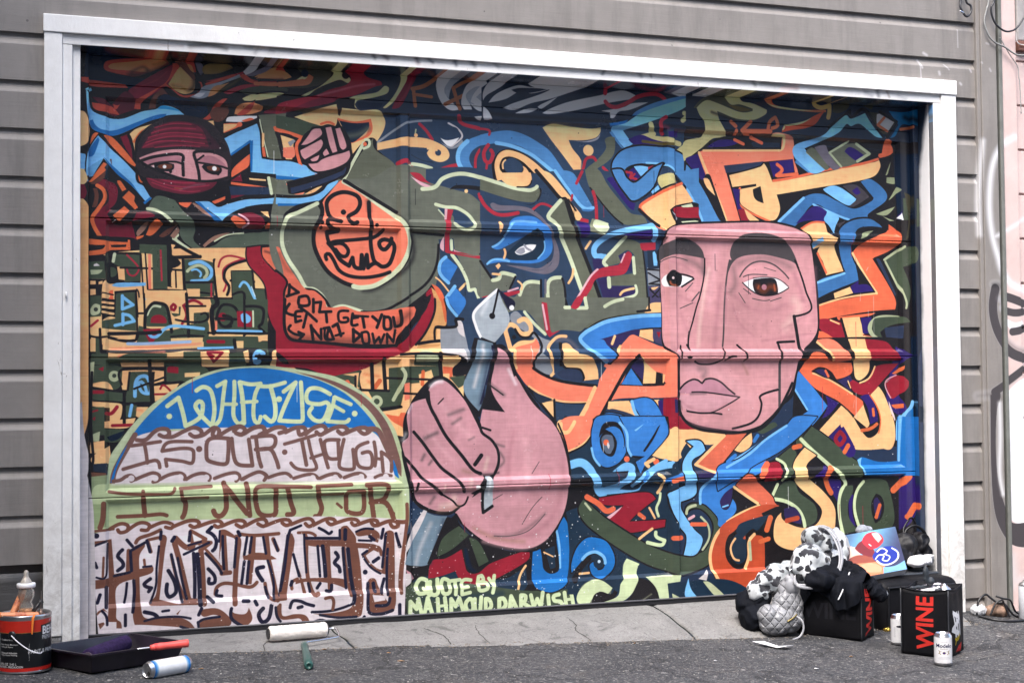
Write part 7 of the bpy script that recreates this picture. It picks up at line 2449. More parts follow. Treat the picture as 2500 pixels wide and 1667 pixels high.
def rod(name,a,b,r,m,par,n=14,prof=None):
    a,b=Vector(a),Vector(b); d=b-a; l=d.length
    pr=prof(l) if prof else [(0.0001,0),(r*.94,0),(r,l*.01),(r,l*.99),(r*.94,l),(0.0001,l)]
    me=lathe(name,pr,n); xform(me,Matrix.Translation(a)@Vector((0,0,1)).rotation_difference(d).to_matrix().to_4x4()); return link(name,me,m,par,True)
PCH=mat('peach_card',(.72,.42,.28),.5,.2,60,.1); 
TL=canvas(420,120,(236,158,112))
for i in range(5): put_text(TL,'GRAFFITI',40+85*i,60,34,paint((150,44,34)),.02,70)
for i in range(18): stroke(TL,np.array([[330+i*4,12],[330+i*4,46]],float),2,paint((90,30,24)))
PRT=uvmat('tube_print',TL,.4)
t1=empty('paint_tube',(-.30,-.558,zc+.009)); tag(t1,'peach paint tube lying flat across the open paint can','tube')
me=lathe('tube',[(.0125,0),(.0125,.122)],20); xform(me,Matrix.Rotation(math.pi/2,4,'Y')@Matrix.Scale(.72,4,(1,0,0))); xform(me,Matrix.Rotation(.10,4,'Z')@Matrix.Rotation(.06,4,'Y')); o=link('tube',me,PRT,t1,True)
me=box('crimp',.1215,.1345,-.0005,.0255,-.003,.003,.002); xform(me,Matrix.Translation((0,0,0))@Matrix.Rotation(.10,4,'Z')@Matrix.Rotation(.06,4,'Y')@Matrix.Translation((0,-.0125,0))); link('crimp',me,PCH,t1)
rod('cap',(-.016,-.001,.001),(.0005,0,0),.010,mat('orange_cap',(.75,.26,.08),.35),t1)
t2=empty('paint_tube',(-.262,-.500,zc+.004)); tag(t2,'second peach paint tube leaning up behind the flat one on the can','tube')
rod('tube',(0,0,0),(.028,.02,.060),.0115,PRT,t2,20,lambda l:[(.0115,0),(.0118,l*.6),(.011,l*.97)]); rod('crimp',(.027,.0195,.058),(.033,.024,.072),.009,PCH,t2,12,lambda l:[(.011,0),(.0102,l*.5),(.0095,l),(.0001,l)])
t3=empty('black_nozzle',(-.200,-.545,zc+.010)); tag(t3,'short black spray nozzle tilted against the clear bottle','nozzle')
rod('barrel',(0,0,.004),(.022,.010,.030),.0062,BLK,t3); rod('rim',(.020,.009,.0275),(.026,.012,.035),.0085,BLK,t3,16,lambda l:[(.0085,0),(.009,l*.3),(.0085,l),(.005,l),(.005,l*.3),(.0001,l*.3)])
t4=empty('needle_cap',(-.176,-.552,zc+.0)); tag(t4,'tiny rusty needle-tip cap standing on the rim of the paint can','cap')
link('base',lathe('base',[(0.0001,0),(.0082,0),(.0082,.010),(.0065,.013),(.004,.015),(.004,.020),(.0001,.021)],18),mat('rusty_tin',(.20,.14,.11),.45,.4,40,.2,80,.7),t4,True); rod('needle',(0,0,.018),(.001,0,.080),.0012,mat('steel_needle',(.25,.23,.22),.35,.1,20,0,90,.9),t4,8)

# roller tray with the purple sleeve
TB=Vector((.052,-.415,.0)); tray=empty('paint_tray',(TB.x,TB.y,ground_z(TB.x,TB.y)+.004)); tray.rotation_euler=(math.radians(.5),math.radians(2.5),math.radians(37))
tag(tray,'dark purple-black roller tray on the ground beside the paint can','paint tray')
def tray_mesh():
    W_,D_,Hh=.205,.145,.062; t=.003
    def ring(w_,d_,z,dz=0): return [(-w_,-d_,z),(w_,-d_,z+dz),(w_,d_,z+dz),(-w_,d_,z)]
    R=[ring(W_-.022,D_-.020,0),ring(W_-.004,D_-.004,Hh-.008),ring(W_+.003,D_+.003,Hh-.008),ring(W_+.004,D_+.004,Hh),ring(W_-.007,D_-.007,Hh),ring(W_-.024,D_-.022,.004,.012)]
    v=[p for r in R for p in r]; f=[(3,2,1,0)]
    for i in range(5):
        for j in range(4): f.append((i*4+j,i*4+(j+1)%4,(i+1)*4+(j+1)%4,(i+1)*4+j))
    f.append((20,21,22,23)); bm=bmesh.new(); me=mesh('tray',v,f); bm.from_mesh(me); bmesh.ops.bevel(bm,geom=[e for e in bm.edges],offset=.0016,segments=2,affect='EDGES'); bm.to_mesh(me); bm.free(); return me
PUR=mat('tray_plastic',(.013,.009,.016),.34,.6,9,.35,26)
link('tray',tray_mesh(),PUR,tray)
NAP=mat('purple_nap',(.026,.014,.055),.95,.35,70,1.0,160,0,.2)
def nap_roller(name,l,r,m,par,M,amp=.0016):
    n=44;k=60;v=[];f=[]
    prof=[(r*.55,0),(r*.86,.001),(r*.97,.004)]+[(r,.008+(l-.016)*i/(k-1)) for i in range(k)]+[(r*.97,l-.004),(r*.86,l-.001),(r*.55,l)]
    for (rr,z) in prof:
        for j in range(n):
            a=2*math.pi*j/n; q=rr+amp*mnoise.noise(Vector((math.cos(a)*9,math.sin(a)*9,z*300)))+amp*.8*mnoise.noise(Vector((math.cos(a)*3,math.sin(a)*3,z*60)))
            v.append((q*math.cos(a),q*math.sin(a),z))
    for i in range(len(prof)-1):
        for j in range(n): f.append((i*n+j,i*n+(j+1)%n,(i+1)*n+(j+1)%n,(i+1)*n+j))
    f.append(tuple(range(n-1,-1,-1))); f.append(tuple((len(prof)-1)*n+j for j in range(n)))
    me=mesh(name,v,f); xform(me,M); return link(name,me,m,par,True)
def axisM(a,b):
    a,b=Vector(a),Vector(b); return Matrix.Translation(a)@Vector((0,0,1)).rotation_difference(b-a).to_matrix().to_4x4(),(b-a).length
slv=empty('roller_sleeve'); tag(slv,'fuzzy purple paint roller sleeve resting inside the tray','roller sleeve')
Mx,l=axisM((-.028,-.560,ground_z(0,-.5)+.048),(.105,-.345,ground_z(.1,-.3)+.055)); nap_roller('nap',l,.0275,NAP,slv,Mx)
rod('core',(-.0275,-.559,ground_z(0,-.5)+.048),(-.030,-.563,ground_z(0,-.5)+.0477),.017,mat('core_card',(.07,.05,.07),.8),slv)
rf=empty('mini_roller'); tag(rf,'mini roller frame with coral red plastic handle laid over the tray edge','paint roller')
gz0=ground_z(.2,-.5)
rod('handle',(.172,-.535,gz0+.071),(.300,-.520,gz0+.075),.0125,mat('coral_plastic',(.80,.10,.085),.38,.08,16,.1,40),rf,24,lambda l:[(.0001,0),(.006,0),(.0085,l*.02),(.0105,l*.10),(.0125,l*.26),(.0115,l*.40),(.0120,l*.6),(.0130,l*.8),(.0136,l*.93),(.0132,l*.99),(.0105,l),(.0080,l*.995),(.0075,l*.93),(.0001,l*.93)])
rod('grip_ring',(.186,-.533,gz0+.0715),(.196,-.532,gz0+.0718),.0118,mat('coral_plastic_dark',(.62,.06,.055),.45),rf)
link('wire',tube('wire',[(.174,-.535,gz0+.071),(.130,-.538,gz0+.069),(.108,-.535,gz0+.062),(.092,-.515,gz0+.046),(.080,-.495,gz0+.036)],.0030,8,6),CHR,rf,True)

# slim drink can lying on its side
CL=canvas(900,640,(238,240,242))
for y0,y1 in ((0,74),(566,640)):
    for y in range(y0,y1):
        q=(y/74 if y0==0 else (639-y)/74); c=np.array(paint((20,110,190)))*(1-q**1.6)+np.array(paint((238,240,242)))*q**1.6; CL[y,:,:3]=c
px0=470
for rr in (64,): stroke(CL,np.array([[px0+rr*math.cos(a),200+rr*math.sin(a)] for a in np.linspace(.6,5.9,30)]),30,paint((30,50,130)))
stroke(CL,np.array([[px0+rr2*math.cos(a)*.4,200+rr2*math.sin(a)*.4] for rr2 in (64,) for a in np.linspace(0,6.28,20)]),14,paint((20,120,195)))
put_text(CL,'CoCo',px0+96,300,70,paint((24,60,140)),.03,180,math.pi/2); put_text(CL,'COCONUT WATER',px0-104,300,22,paint((60,80,120)),.0,240,math.pi/2)
for i in range(7):
    a=-.6+i*.55; stroke(CL,np.array([[px0+20,392],[px0+20+40*math.cos(a),400+30*math.sin(a)],[px0+20+66*math.cos(a),392+40*math.sin(a)-8]]),9,paint((44,110,80)))
stroke(CL,np.array([[px0+20,392],[px0-10,430],[px0-60,450]],float),9,paint((60,90,70))); stroke(CL,np.array([[px0+66,372],[px0+67,373]],float),34,paint((248,214,90)))
for i in range(9): stroke(CL,np.array([[px0-70,478+7*i],[px0+60,478+7*i]],float),2,paint((150,165,185)))
put_text(CL,'12 FL OZ',px0+40,520,20,paint((60,80,120)),0,90,math.pi/2)
COCO_ROLL=-.6
co=empty('drink_can'); tag(co,'white and blue coconut water can lying on its side in front of the tray','can')
zc2=ground_z(.2,-.65)+.0295
b_,a_=Vector((.147,-.705,zc2)),Vector((.290,-.610,zc2-.004)); Mx,l=axisM(a_,b_)
def can_parts(par,Mx,l,r,um,roll=0.0):
    Mx=Mx@Matrix.Rotation(roll,4,'Z')
    me=lathe('label',[(r,.013),(r,l-.014)],48); xform(me,Mx); link('label',me,um,par,True)
    me=lathe('bottom',[(0.0001,.008),(r*.55,.005),(r*.74,.0005),(r*.80,.0005),(r*.90,.004),(r*.985,.010),(r,.0131)],48); xform(me,Mx); link('bottom',me,TIN,par,True)
    me=lathe('lid',[(r,l-.0141),(r*.96,l-.010),(r*.84,l-.0035),(r*.83,l-.001),(r*.80,l),(r*.77,l-.0008),(r*.755,l-.006),(r*.7,l-.0065),(.0001,l-.006)],48); xform(me,Mx); link('lid',me,TIN,par,True)
    me=join('tab',[sphere('a',(0,r*.15,l-.0045),(r*.22,r*.32,.0009),16)]); xform(me,Mx); link('tab',me,TIN,par,True)
    me=sphere('opening',(0,-r*.38,l-.0060),(r*.30,r*.26,.0012),16); xform(me,Mx); link('opening',me,mat('can_dark',(.01,.01,.01),.6),par,True)
can_parts(co,Mx,l,.0285,uvmat('coconut_label',CL,.25),COCO_ROLL)

# white roller with green handle on the apron
wr=empty('paint_roller'); tag(wr,'paint roller with white fluffy sleeve and dark green handle on the concrete apron','paint roller')
za=ap_z(.75,.60)[1]
A,B=(.642,-.085,za+.0335),(.868,-.060,za+.0325); Mx,l=axisM(A,B)
nap_roller('sleeve',l,.0275,mat('white_nap',(.76,.71,.66),.95,.16,12,1.0,150,0,.2),wr,Mx,.0018)
rod('end_cap',(.868,-.060,za+.0325),(.872,-.0595,za+.0325),.021,BLK,wr); rod('end_cap',(.642,-.085,za+.0335),(.638,-.0855,za+.0335),.021,BLK,wr)
zh=ground_z(.72,-.42)+.016
link('wire',tube('wire',[(.87,-.060,za+.033),(.893,-.058,za+.034),(.904,-.070,za+.032),(.905,-.105,za+.022),(.900,-.128,za+.014),(.86,-.150,za+.012),(.78,-.185,za+.012),(.752,-.205,za+.012),(.747,-.24,zh+.004),(.742,-.29,zh+.002)],0.0042,8,6),CHR,wr,True)
rod('handle',(.744,-.262,zh+.005),(.690,-.640,zh-.002),.013,mat('green_handle',(.020,.075,.065),.35,.2,14,.1,40),wr,24,lambda l:[(.0001,0),(.008,0),(.0135,l*.02),(.0142,l*.14),(.0115,l*.22),(.0125,l*.35),(.0148,l*.6),(.0156,l*.86),(.0152,l*.97),(.0095,l),(.007,l*.99),(.0001,l*.985)])

# ---------------------------------------------------------------- things on the ground, right
def beer(x,y,rz,label,scratched=False):
    T=canvas(1000,600,(236,236,238))
    if not scratched:
        put_text(T,'Modelo',500,408,92,paint((24,28,70)),.025,300); put_text(T,'Especial',500,330,34,paint((120,110,90)),.0,130); put_text(T,'CERVEZA',500,492,18,paint((150,150,160)),0,110)
        for sx in (-1,1):
            stroke(T,np.array([[500+sx*62,205],[500+sx*86,235],[500+sx*74,270],[500+sx*96,292]],float),15,paint((150,132,92))); stroke(T,np.array([[500+sx*86,235],[500+sx*110,215]],float),8,paint((150,132,92))); stroke(T,np.array([[500+sx*74,265],[500+sx*48,280]],float),8,paint((150,132,92)))
        stroke(T,np.array([[500,238],[501,239]],float),60,paint((160,140,90))); stroke(T,np.array([[500,238],[501,239]],float),46,paint((70,50,120)))
        for i,wd in enumerate((180,230,200)): stroke(T,np.array([[500-wd/2,140-i*22],[500+wd/2,140-i*22]],float),5,paint((170,170,178)))
        for i in range(14): stroke(T,np.array([[760,150+20*i],[860-12*(i%3),150+20*i]],float),4,paint((150,150,160)))
    else:
        fill(T,curve([(480,420),(560,440),(660,410),(640,350),(560,380),(500,390)],True,4),paint((30,30,46))); fill(T,np.array([[620,200],[680,260],[640,300]],float),paint((150,132,92)))
        stroke(T,np.array([[600,240],[601,241]],float),40,paint((90,70,130)))
        for i in range(12): stroke(T,np.array([[430,150+22*i],[470-8*(i%2),150+22*i]],float),5,paint((140,140,150)))
        for i in range(3): stroke(T,np.array([[560,150-i*20],[660,150-i*20]],float),4,paint((170,170,178)))
    o=at(empty('beer_can'),x,y); tag(o,label,'can','white beer cans by the tote bags'); o.rotation_euler=(0,0,rz)
    can_parts(o,Matrix.Identity(4),.122,.033,uvmat('beer_label',T,.25)); return o
beer(3.045,-.913,math.radians(-122-180+3),'white beer can lettered Modelo standing in front of the right tote bag')
beer(3.143,-.486,math.radians(-122-195),'white beer can with scratched label standing between the two tote bags',True)

FAB=mat('tote_fabric',(.006,.0065,.009),.62,.35,30,.5,220,0,.15)
def tote(name,label,nx,ny,e,W_,D_,H_,prints,sag=.012,seed=0):
    e=Vector((e[0],e[1],0)).normalized(); e2=Vector((-e.y,e.x,0)); n0=Vector((nx,ny,ground_z(nx,ny)+.002))
    root=empty(name,n0); tag(root,label,'tote bag','black shopping totes on the asphalt')
    O=-e*W_
    corners=[O,Vector((0,0,0)),e2*D_,O+e2*D_]
    for si,key in ((0,'front_side'),(1,'narrow_side'),(2,'back_side'),(3,'narrow_side')):
        a,b=corners[si],corners[(si+1)%4]; n=16;m=16;v=[];uv=[];f=[]; d=(b-a); nrm=Vector((d.y,-d.x,0)).normalized()
        for j in range(m+1):
            for i in range(n+1):
                s,t=i/n,j/m; bul=math.sin(math.pi*s)*math.sin(math.pi*min(1,t*1.1))*sag
                w_=mnoise.noise(Vector((s*3+seed,t*3,si)))*.006*math.sin(math.pi*s)
                q=a+d*s+nrm*(bul+w_)+Vector((0,0,H_*t-.012*math.sin(math.pi*s)*t*t+.006*mnoise.noise(Vector((s*2+si,seed,1)))*t)); lean=Vector((0,0,0))
                v.append(q); uv.append((s,t))
        for j in range(m):
            for i in range(n): f.append((j*(n+1)+i,j*(n+1)+i+1,(j+1)*(n+1)+i+1,(j+1)*(n+1)+i))
        me=mesh(key,v,f,uv); o=link(key,me,prints.get(si) or FAB,root,True)
        md=o.modifiers.new('t','SOLIDIFY'); md.thickness=.0025; md.offset=-1
    for k in range(4):
        a=corners[k]; link('seam',tube('seam',[a+Vector((0,0,.002)),a+Vector((0,0,H_*.5)),a+Vector((0,0,H_-.002))],.0028,6,3),mat('tote_piping',(.028,.030,.036),.5),root,True)
    for k in range(4):
        a,b=corners[k],corners[(k+1)%4]; link('hem',tube('hem',[a+Vector((0,0,H_)),(a+b)/2+Vector((0,0,H_-.010)),b+Vector((0,0,H_))],.0032,6,6),FAB,root,True)
    bt=mesh('base',[c+Vector((0,0,.003)) for c in corners],[(0,1,2,3)]); link('base',bt,FAB,root)
    return root,e,e2,n0
def tote_print(items,base=(14,15,19),size=(512,512)):
    T=canvas(*size,base)
    for it in items: it(T)
    m=uvmat('tote_print',T,.6,0,.4,200); m.node_tree.nodes['Principled BSDF'].inputs['Specular IOR Level'].default_value=.15; return m
rd=(206,52,44)
P1=tote_print([lambda T: put_text(T,'WINE',262,262,190,paint(rd),.03,420,math.pi/2)])
P2=tote_print([lambda T: put_text(T,'N',190,250,190,paint((232,232,234)),.035,170,math.pi/2-.25),lambda T:[stroke(T,np.array([[120+i*52,330],[190+i*52,150]],float),26,paint((232,232,234))) for i in range(4)],lambda T: put_text(T,'yum',250,120,60,paint((220,190,40)),.02,150,.2),lambda T: fill(T,np.array([[220,20],[420,10],[430,80],[300,60]],float),paint(rd))])
tr,e,e2,n0=tote('tote_bag','black tote bag lettered WINE, open and full, beside the jamb',3.154,-.80,(.62,-.78),.185,.20,.262,{0:P1,1:P2},.010,2)
Hh=.262; mid=-e*.092+e2*.10
WPB=mat('white_bag',(.66,.62,.66),.35,.15,16,.4,30)
inn=soft('plastic_bag',[sphere('a',tuple(n0+mid+Vector((-.01,0,Hh-.035))),(.062,.06,.035)),sphere('b',tuple(n0+mid+Vector((.04,.02,Hh-.03))),(.045,.05,.03))],WPB,None,.006,.010,28,seed=3)
tag(inn,'crumpled pale plastic bag stuffed inside the right tote','plastic bag')
sp=empty('spray_can',tuple(n0+mid+Vector((.035,-.035,Hh-.10)))); tag(sp,'silver spray can top poking out of the right tote','spray can')
link('body',lathe('body',[(.026,0),(.026,.085),(.0265,.087),(.022,.094),(.013,.100),(.012,.103),(.006,.104),(.006,.110),(.0001,.111)],32),TIN,sp,True)
kn=soft('ribbon',[sphere('k',(0,0,Hh+.020),(.018,.014,.016)),sphere('k',(-.02,.0,Hh+.048),(.012,.008,.034)),sphere('k',(.04,.01,Hh-.004),(.045,.010,.008)),sphere('k',(-.045,.01,Hh-.002),(.045,.010,.007)),sphere('k',(.03,-.02,Hh-.012),(.03,.009,.007))],mat('tie_cloth',(.020,.026,.034),.6),tr,.004,.004,40,seed=1)
kn.location=mid+Vector((-.02,-.02,0)); kn.name='knotted_handles'
P3=tote_print([lambda T: put_text(T,'WINE',256,256,150,paint((30,30,35)),.03,430,0)])
P4=tote_print([lambda T: put_text(T,'WINE',262,250,250,paint(rd),.04,440,math.pi/2)])
tl,e,e2,n0L=tote('tote_bag','black tote bag half covered by a jacket, red letters on its narrow side',3.019,-.405,(.62,-.78),.275,.15,.235,{0:P3,1:P4},.012,5)

# quilted grey handbag
hb=empty('handbag',(2.77,-.22,ground_z(2.77,-.22))); tag(hb,'grey quilted leather handbag slumped against the pile of clothes','handbag')
def quilt():
    m,t,b=newmat('grey_leather'); o=N(t,'TexCoord').outputs['Object']; n=noise_tex(t,9,5,.6,o); f=ramp(t,n.outputs['Fac'],[(.3,0),(.7,1)])
    t.links.new(mix(t,f.outputs[0],(.19,.195,.21),(.30,.305,.325)),b.inputs['Base Color']); b.inputs['Roughness'].default_value=.36
    hs=[]
    for a in (.75,-.75):
        mp=N(t,'Mapping'); mp.inputs['Rotation'].default_value=(0,a,.2); t.links.new(o,mp.inputs[0]); d=noise_tex(t,7,2,.5,o); ad=mix(t,.03,mp.outputs[0],d.outputs['Color'],'ADD'); 
        wv=N(t,'TexWave',wave_type='BANDS',bands_direction='X',wave_profile='SIN'); wv.inputs['Scale'].default_value=11; t.links.new(ad,wv.inputs['Vector']); hs.append(ramp(t,wv.outputs['Fac'],[(0,0),(.16,.8),(1,1)]).outputs[0])
    mm=N(t,'Math',operation='MINIMUM'); t.links.new(hs[0],mm.inputs[0]); t.links.new(hs[1],mm.inputs[1]); bump(t,b,mm.outputs[0],.8,.010); return m
QL=quilt(); GL=mat('plain_leather',(.26,.265,.285),.4,.15,14,.3,60)
hz=hb.location
def hs(x,y,z,r): return sphere('s',(x-hz.x,y-hz.y,z-hz.z),r)
soft('body',[hs(2.765,-.205,-.040,(.098,.062,.062)),hs(2.735,-.20,-.055,(.070,.062,.050)),hs(2.795,-.20,.015,(.070,.052,.070)),hs(2.805,-.195,.070,(.048,.040,.065)),hs(2.70,-.20,-.02,(.042,.05,.045))],QL,hb,.005,.004,22,seed=2,relax=10)
soft('flap',[hs(2.802,-.222,.098,(.030,.022,.038)),hs(2.800,-.215,.130,(.024,.018,.020))],GL,hb,.004,.002,30,relax=8)
link('snap',lathe('snap',[(0.0001,.003),(.0055,.0025),(.0065,0)],16),mat('pale_stud',(.6,.6,.55),.25,.05,20,0,90,.8),hb,True).matrix_local=Matrix.Translation((2.802-hz.x,-.246-hz.y,.118-hz.z))@Matrix.Rotation(math.pi/2,4,'X')
rg=bpy.data.meshes.new('ring'); bm=bmesh.new(); 
link('ring',tube('ring',[(2.806-hz.x+.017*math.cos(a),-.226-hz.y,.153-hz.z+.017*math.sin(a)) for a in np.linspace(0,6.283,13)],.0026,8,3),CHR,hb,True)
def st(P): return [(x-hz.x,y-hz.y,z-hz.z) for x,y,z in P]
link('strap',tube('strap',st([(2.812,-.23,.138),(2.80,-.262,.112),(2.84,-.285,.108),(2.93,-.30,.120),(2.985,-.295,.175),(3.010,-.262,.235),(3.012,-.215,.292),(2.995,-.185,.326),(2.972,-.165,.335)]),.0068,8,7,.5),GL,hb,True)
link('strap',tube('strap',st([(2.808,-.24,.128),(2.805,-.275,.104),(2.87,-.300,.099),(2.955,-.310,.130),(3.005,-.290,.200),(3.028,-.235,.268),(3.018,-.19,.322),(2.99,-.16,.338)]),.0060,8,7,.5),GL,hb,True)
link('zip_pull',tube('zip_pull',st([(2.800,-.262,-.020),(2.812,-.285,-.035),(2.815,-.292,-.068),(2.795,-.296,-.098),(2.760,-.298,-.108)]),.0042,8,6,.5),GL,hb,True)
link('zip',tube('zip',st([(2.752,-.272,-.038),(2.778,-.270,-.026),(2.803,-.262,-.012)]),.0030,8,5),mat('brass_zip',(.35,.27,.10),.35,.1,20,0,90,.9),hb,True)

# leopard coat, black jacket
def leopard():
    m,t,b=newmat('leopard_fur'); o=N(t,'TexCoord').outputs['Object']; n=noise_tex(t,7,4,.6,o); f=ramp(t,n.outputs['Fac'],[(.40,0),(.62,1)])
    base=mix(t,f.outputs[0],(.30,.33,.35),(.76,.78,.80))
    ds=noise_tex(t,26,2,.5,o); vv=mix(t,.045,o,ds.outputs['Color'],'ADD')
    vo=N(t,'TexVoronoi'); vo.inputs['Scale'].default_value=27; vo.inputs['Randomness'].default_value=.8; t.links.new(vv,vo.inputs['Vector'])
    sp_=ramp(t,vo.outputs['Distance'],[(.44,1),(.48,0)]); base=mix(t,sp_.outputs[0],base,(.012,.013,.020)); t.links.new(base,b.inputs['Base Color']); b.inputs['Roughness'].default_value=.85; b.inputs['Sheen Weight'].default_value=.3
    bump(t,b,noise_tex(t,320,3,.7,o).outputs['Fac'],.7,.004); return m
LEO=leopard()
lc=empty('leopard_coat',(2.95,-.15,.1)); tag(lc,'black spotted white fur coat bundled on top of the pile','coat'); lz=lc.location
def ls(x,y,z,r): return sphere('s',(x-lz.x,y-lz.y,z-lz.z),r)
soft('fur',[ls(3.005,-.12,.262,(.070,.060,.062)),ls(2.955,-.14,.285,(.040,.045,.042)),ls(2.905,-.20,.190,(.078,.070,.070)),ls(2.87,-.215,.170,(.055,.055,.055)),ls(3.085,-.10,.225,(.055,.055,.085)),ls(3.03,-.13,.17,(.08,.06,.07)),ls(2.98,-.13,.12,(.09,.06,.08))],LEO,lc,.006,.017,13,(1.2,1.2,.8),4,2)
soft('sleeve',[ls(2.745,-.135,.110,(.055,.045,.045)),ls(2.70,-.13,.070,(.048,.045,.045)),ls(2.79,-.13,.14,(.05,.045,.04)),ls(2.85,-.13,.15,(.05,.04,.04))],LEO,lc,.006,.013,16,(1,1,1.3),6,2)
JK=mat('black_jersey',(.0045,.0055,.009),.8,.4,16,.5,180,0,.12)
jk=empty('black_jacket',(2.95,-.3,.08)); tag(jk,'black jacket draped over the left tote with one sleeve hanging right','jacket'); jz=jk.location
def js(x,y,z,r): return sphere('s',(x-jz.x,y-jz.y,z-jz.z),r)
soft('shoulders',[js(3.03,-.22,.160,(.055,.06,.040)),js(2.96,-.26,.135,(.09,.06,.040)),js(2.90,-.29,.125,(.06,.05,.035)),js(3.06,-.26,.14,(.06,.06,.034))],JK,jk,.005,.020,11,(1.5,1.5,.6),7,3)
def drape():
    e_=Vector((.62,-.78,0)).normalized(); f_=Vector((-e_.y,e_.x,0)); top=n0L+Vector((0,0,.235)); nx_,nt_=64,34; v=[];f=[]
    for j in range(nt_+1):
        for i in range(nx_+1):
            s_=i/nx_; t_=j/nt_; along=-e_*(.30*(1-s_)-.012); hem=.050+.115*max(0,1-s_*3.2)**.7+.075*max(0,min(1,(s_-.42)/.25))*max(0,1-max(0,s_-.80)*4)+.012*mnoise.noise(Vector((s_*6,3,1)))
            back=.11; tot=back+hem; q=t_*tot
            fold=.013*math.sin(s_*31+2.2*mnoise.noise(Vector((s_*5,1,0))))+.010*mnoise.noise(Vector((s_*14,t_*2.5,4)))
            if q<back: P_=top+along+f_*(back-q)+Vector((0,0,.012+.016*mnoise.noise(Vector((s_*7,q*22,2)))+.020*math.sin(q/back*math.pi)))
            else:
                h=q-back; g_=min(1,h/.05); P_=top+along-f_*(.012+.016*g_+fold*g_)+Vector((0,0,.012-h+.006*mnoise.noise(Vector((s_*9,h*30,7)))))
            v.append(P_-jz)
    for j in range(nt_):
        for i in range(nx_): f.append((j*(nx_+1)+i,j*(nx_+1)+i+1,(j+1)*(nx_+1)+i+1,(j+1)*(nx_+1)+i))
    o=link('drape',mesh('drape',v,f),JK,jk,True); md=o.modifiers.new('t','SOLIDIFY'); md.thickness=.004
drape()
soft('sleeve',[js(3.075,-.30,.125,(.045,.04,.034)),js(3.105,-.325,.098,(.040,.036,.033)),js(3.128,-.345,.075,(.034,.032,.030)),js(3.145,-.355,.060,(.026,.028,.026))],JK,jk,.004,.012,22,(1.6,1.6,.7),8,2)
link('cuff',tube('cuff',[(3.150-jz.x,-.352-jz.y,.066-jz.z),(3.160-jz.x,-.360-jz.y,.050-jz.z)],[.0265,.0235],18,4),mat('striped_cuff',(.20,.21,.23),.7,.9,90,0,90,0,.3,0,0,(1,1,8)),jk,True)
link('drawcord',tube('drawcord',[(3.04-jz.x,-.30-jz.y,.165-jz.z),(2.985-jz.x,-.345-jz.y,.12-jz.z),(2.955-jz.x,-.365-jz.y,.085-jz.z),(2.93-jz.x,-.375-jz.y,.055-jz.z)],.003,6,6),mat('white_cord',(.6,.6,.62),.6),jk,True)
bd=soft('dark_bundle',[sphere('s',(2.66,-.10,.02),(.045,.05,.045)),sphere('s',(2.70,-.12,.045),(.05,.05,.05)),sphere('s',(2.66,-.13,-.035),(.04,.05,.055)),sphere('s',(2.70,-.13,-.03),(.05,.06,.07))],JK,None,.005,.016,14,seed=9,relax=2)
tag(bd,'small bundle of black clothes behind the grey handbag at the door','clothes')

# painted canvas
cv=empty('canvas_painting'); tag(cv,'small stretched canvas painting with red and blue figures leaning on the black case','painting')
c0,c1,c2,c3=Vector((3.104,-.200,.107)),Vector((3.383,-.200,.137)),Vector((3.450,-.020,.301)),Vector((3.185,-.020,.273))
nn=(c1-c0).cross(c3-c0).normalized()
if nn.y>0: nn=-nn
dep=.032
AR=canvas(560,480,(58,60,92))
for y in range(480):
    for_x=np.linspace(0,1,560); q=np.clip(1-np.abs(for_x-.12-.5*(y/480-.2))*1.5,0,1)[:,None]; AR[y,:,:3]=np.array(paint((56,58,90)))*(1-q)+np.array(paint((120,190,225)))*q
def A_(pts,c): fill(AR,curve([(x*5.6,480-y*4.8) for x,y in pts],True,4),paint(c))
def L_(pts,w_,c,s_=0): stroke(AR,curve([(x*5.6,480-y*4.8) for x,y in pts],False,4),w_,paint(c),1,1.2 if not s_ else w_)
A_([(0,30),(10,28),(24,40),(20,56),(0,62)],(240,196,176)); A_([(0,58),(22,54),(42,60),(60,78),(66,100),(0,100)],(214,134,92)); A_([(0,56),(20,50),(44,58),(52,72),(30,70),(0,66)],(150,74,52))
A_([(16,34),(24,24),(34,18),(46,34),(52,50),(44,60),(30,52),(22,44)],(120,34,36)); A_([(32,20),(42,6),(58,4),(70,14),(72,28),(60,40),(46,42),(38,34)],(206,44,52)); A_([(52,6),(64,8),(70,22),(62,30),(56,18)],(240,190,180))
A_([(46,62),(54,48),(68,42),(86,44),(94,58),(90,74),(74,84),(58,80)],(28,48,150)); L_([(52,70),(60,80),(74,82),(88,74),(92,60),(84,48)],16,(225,228,240)); L_([(50,66),(58,58),(66,62),(62,70),(70,74),(76,66),(70,60)],12,(225,228,240)); L_([(56,50),(66,44),(74,52),(68,58),(58,58)],14,(232,220,236))
L_([(10,84),(22,80),(34,90)],10,(110,70,60),1); A_([(60,86),(80,88),(100,80),(100,100),(58,100)],(120,170,210)); A_([(20,74),(40,72),(56,84),(54,96),(30,90)],(226,160,122)); L_([(44,30),(47,34)],10,(240,236,236))
me=mesh('picture',[c0-nn*0,c1,c2,c3],[(0,1,2,3)],[(0,0),(1,0),(1,1),(0,1)]); link('picture',xform(me,Matrix.Translation(nn*.0012)),uvmat('picture_print',AR,.3),cv)
bk=[p-nn*dep for p in (c0,c1,c2,c3)]
link('stretcher',mesh('stretcher',[c0,c1,c2,c3]+bk,[(0,1,2,3),(7,6,5,4),(0,4,5,1),(1,5,6,2),(2,6,7,3),(3,7,4,0)]),mat('primed_cloth',(.74,.73,.76),.7,.05,30,.2,200),cv)

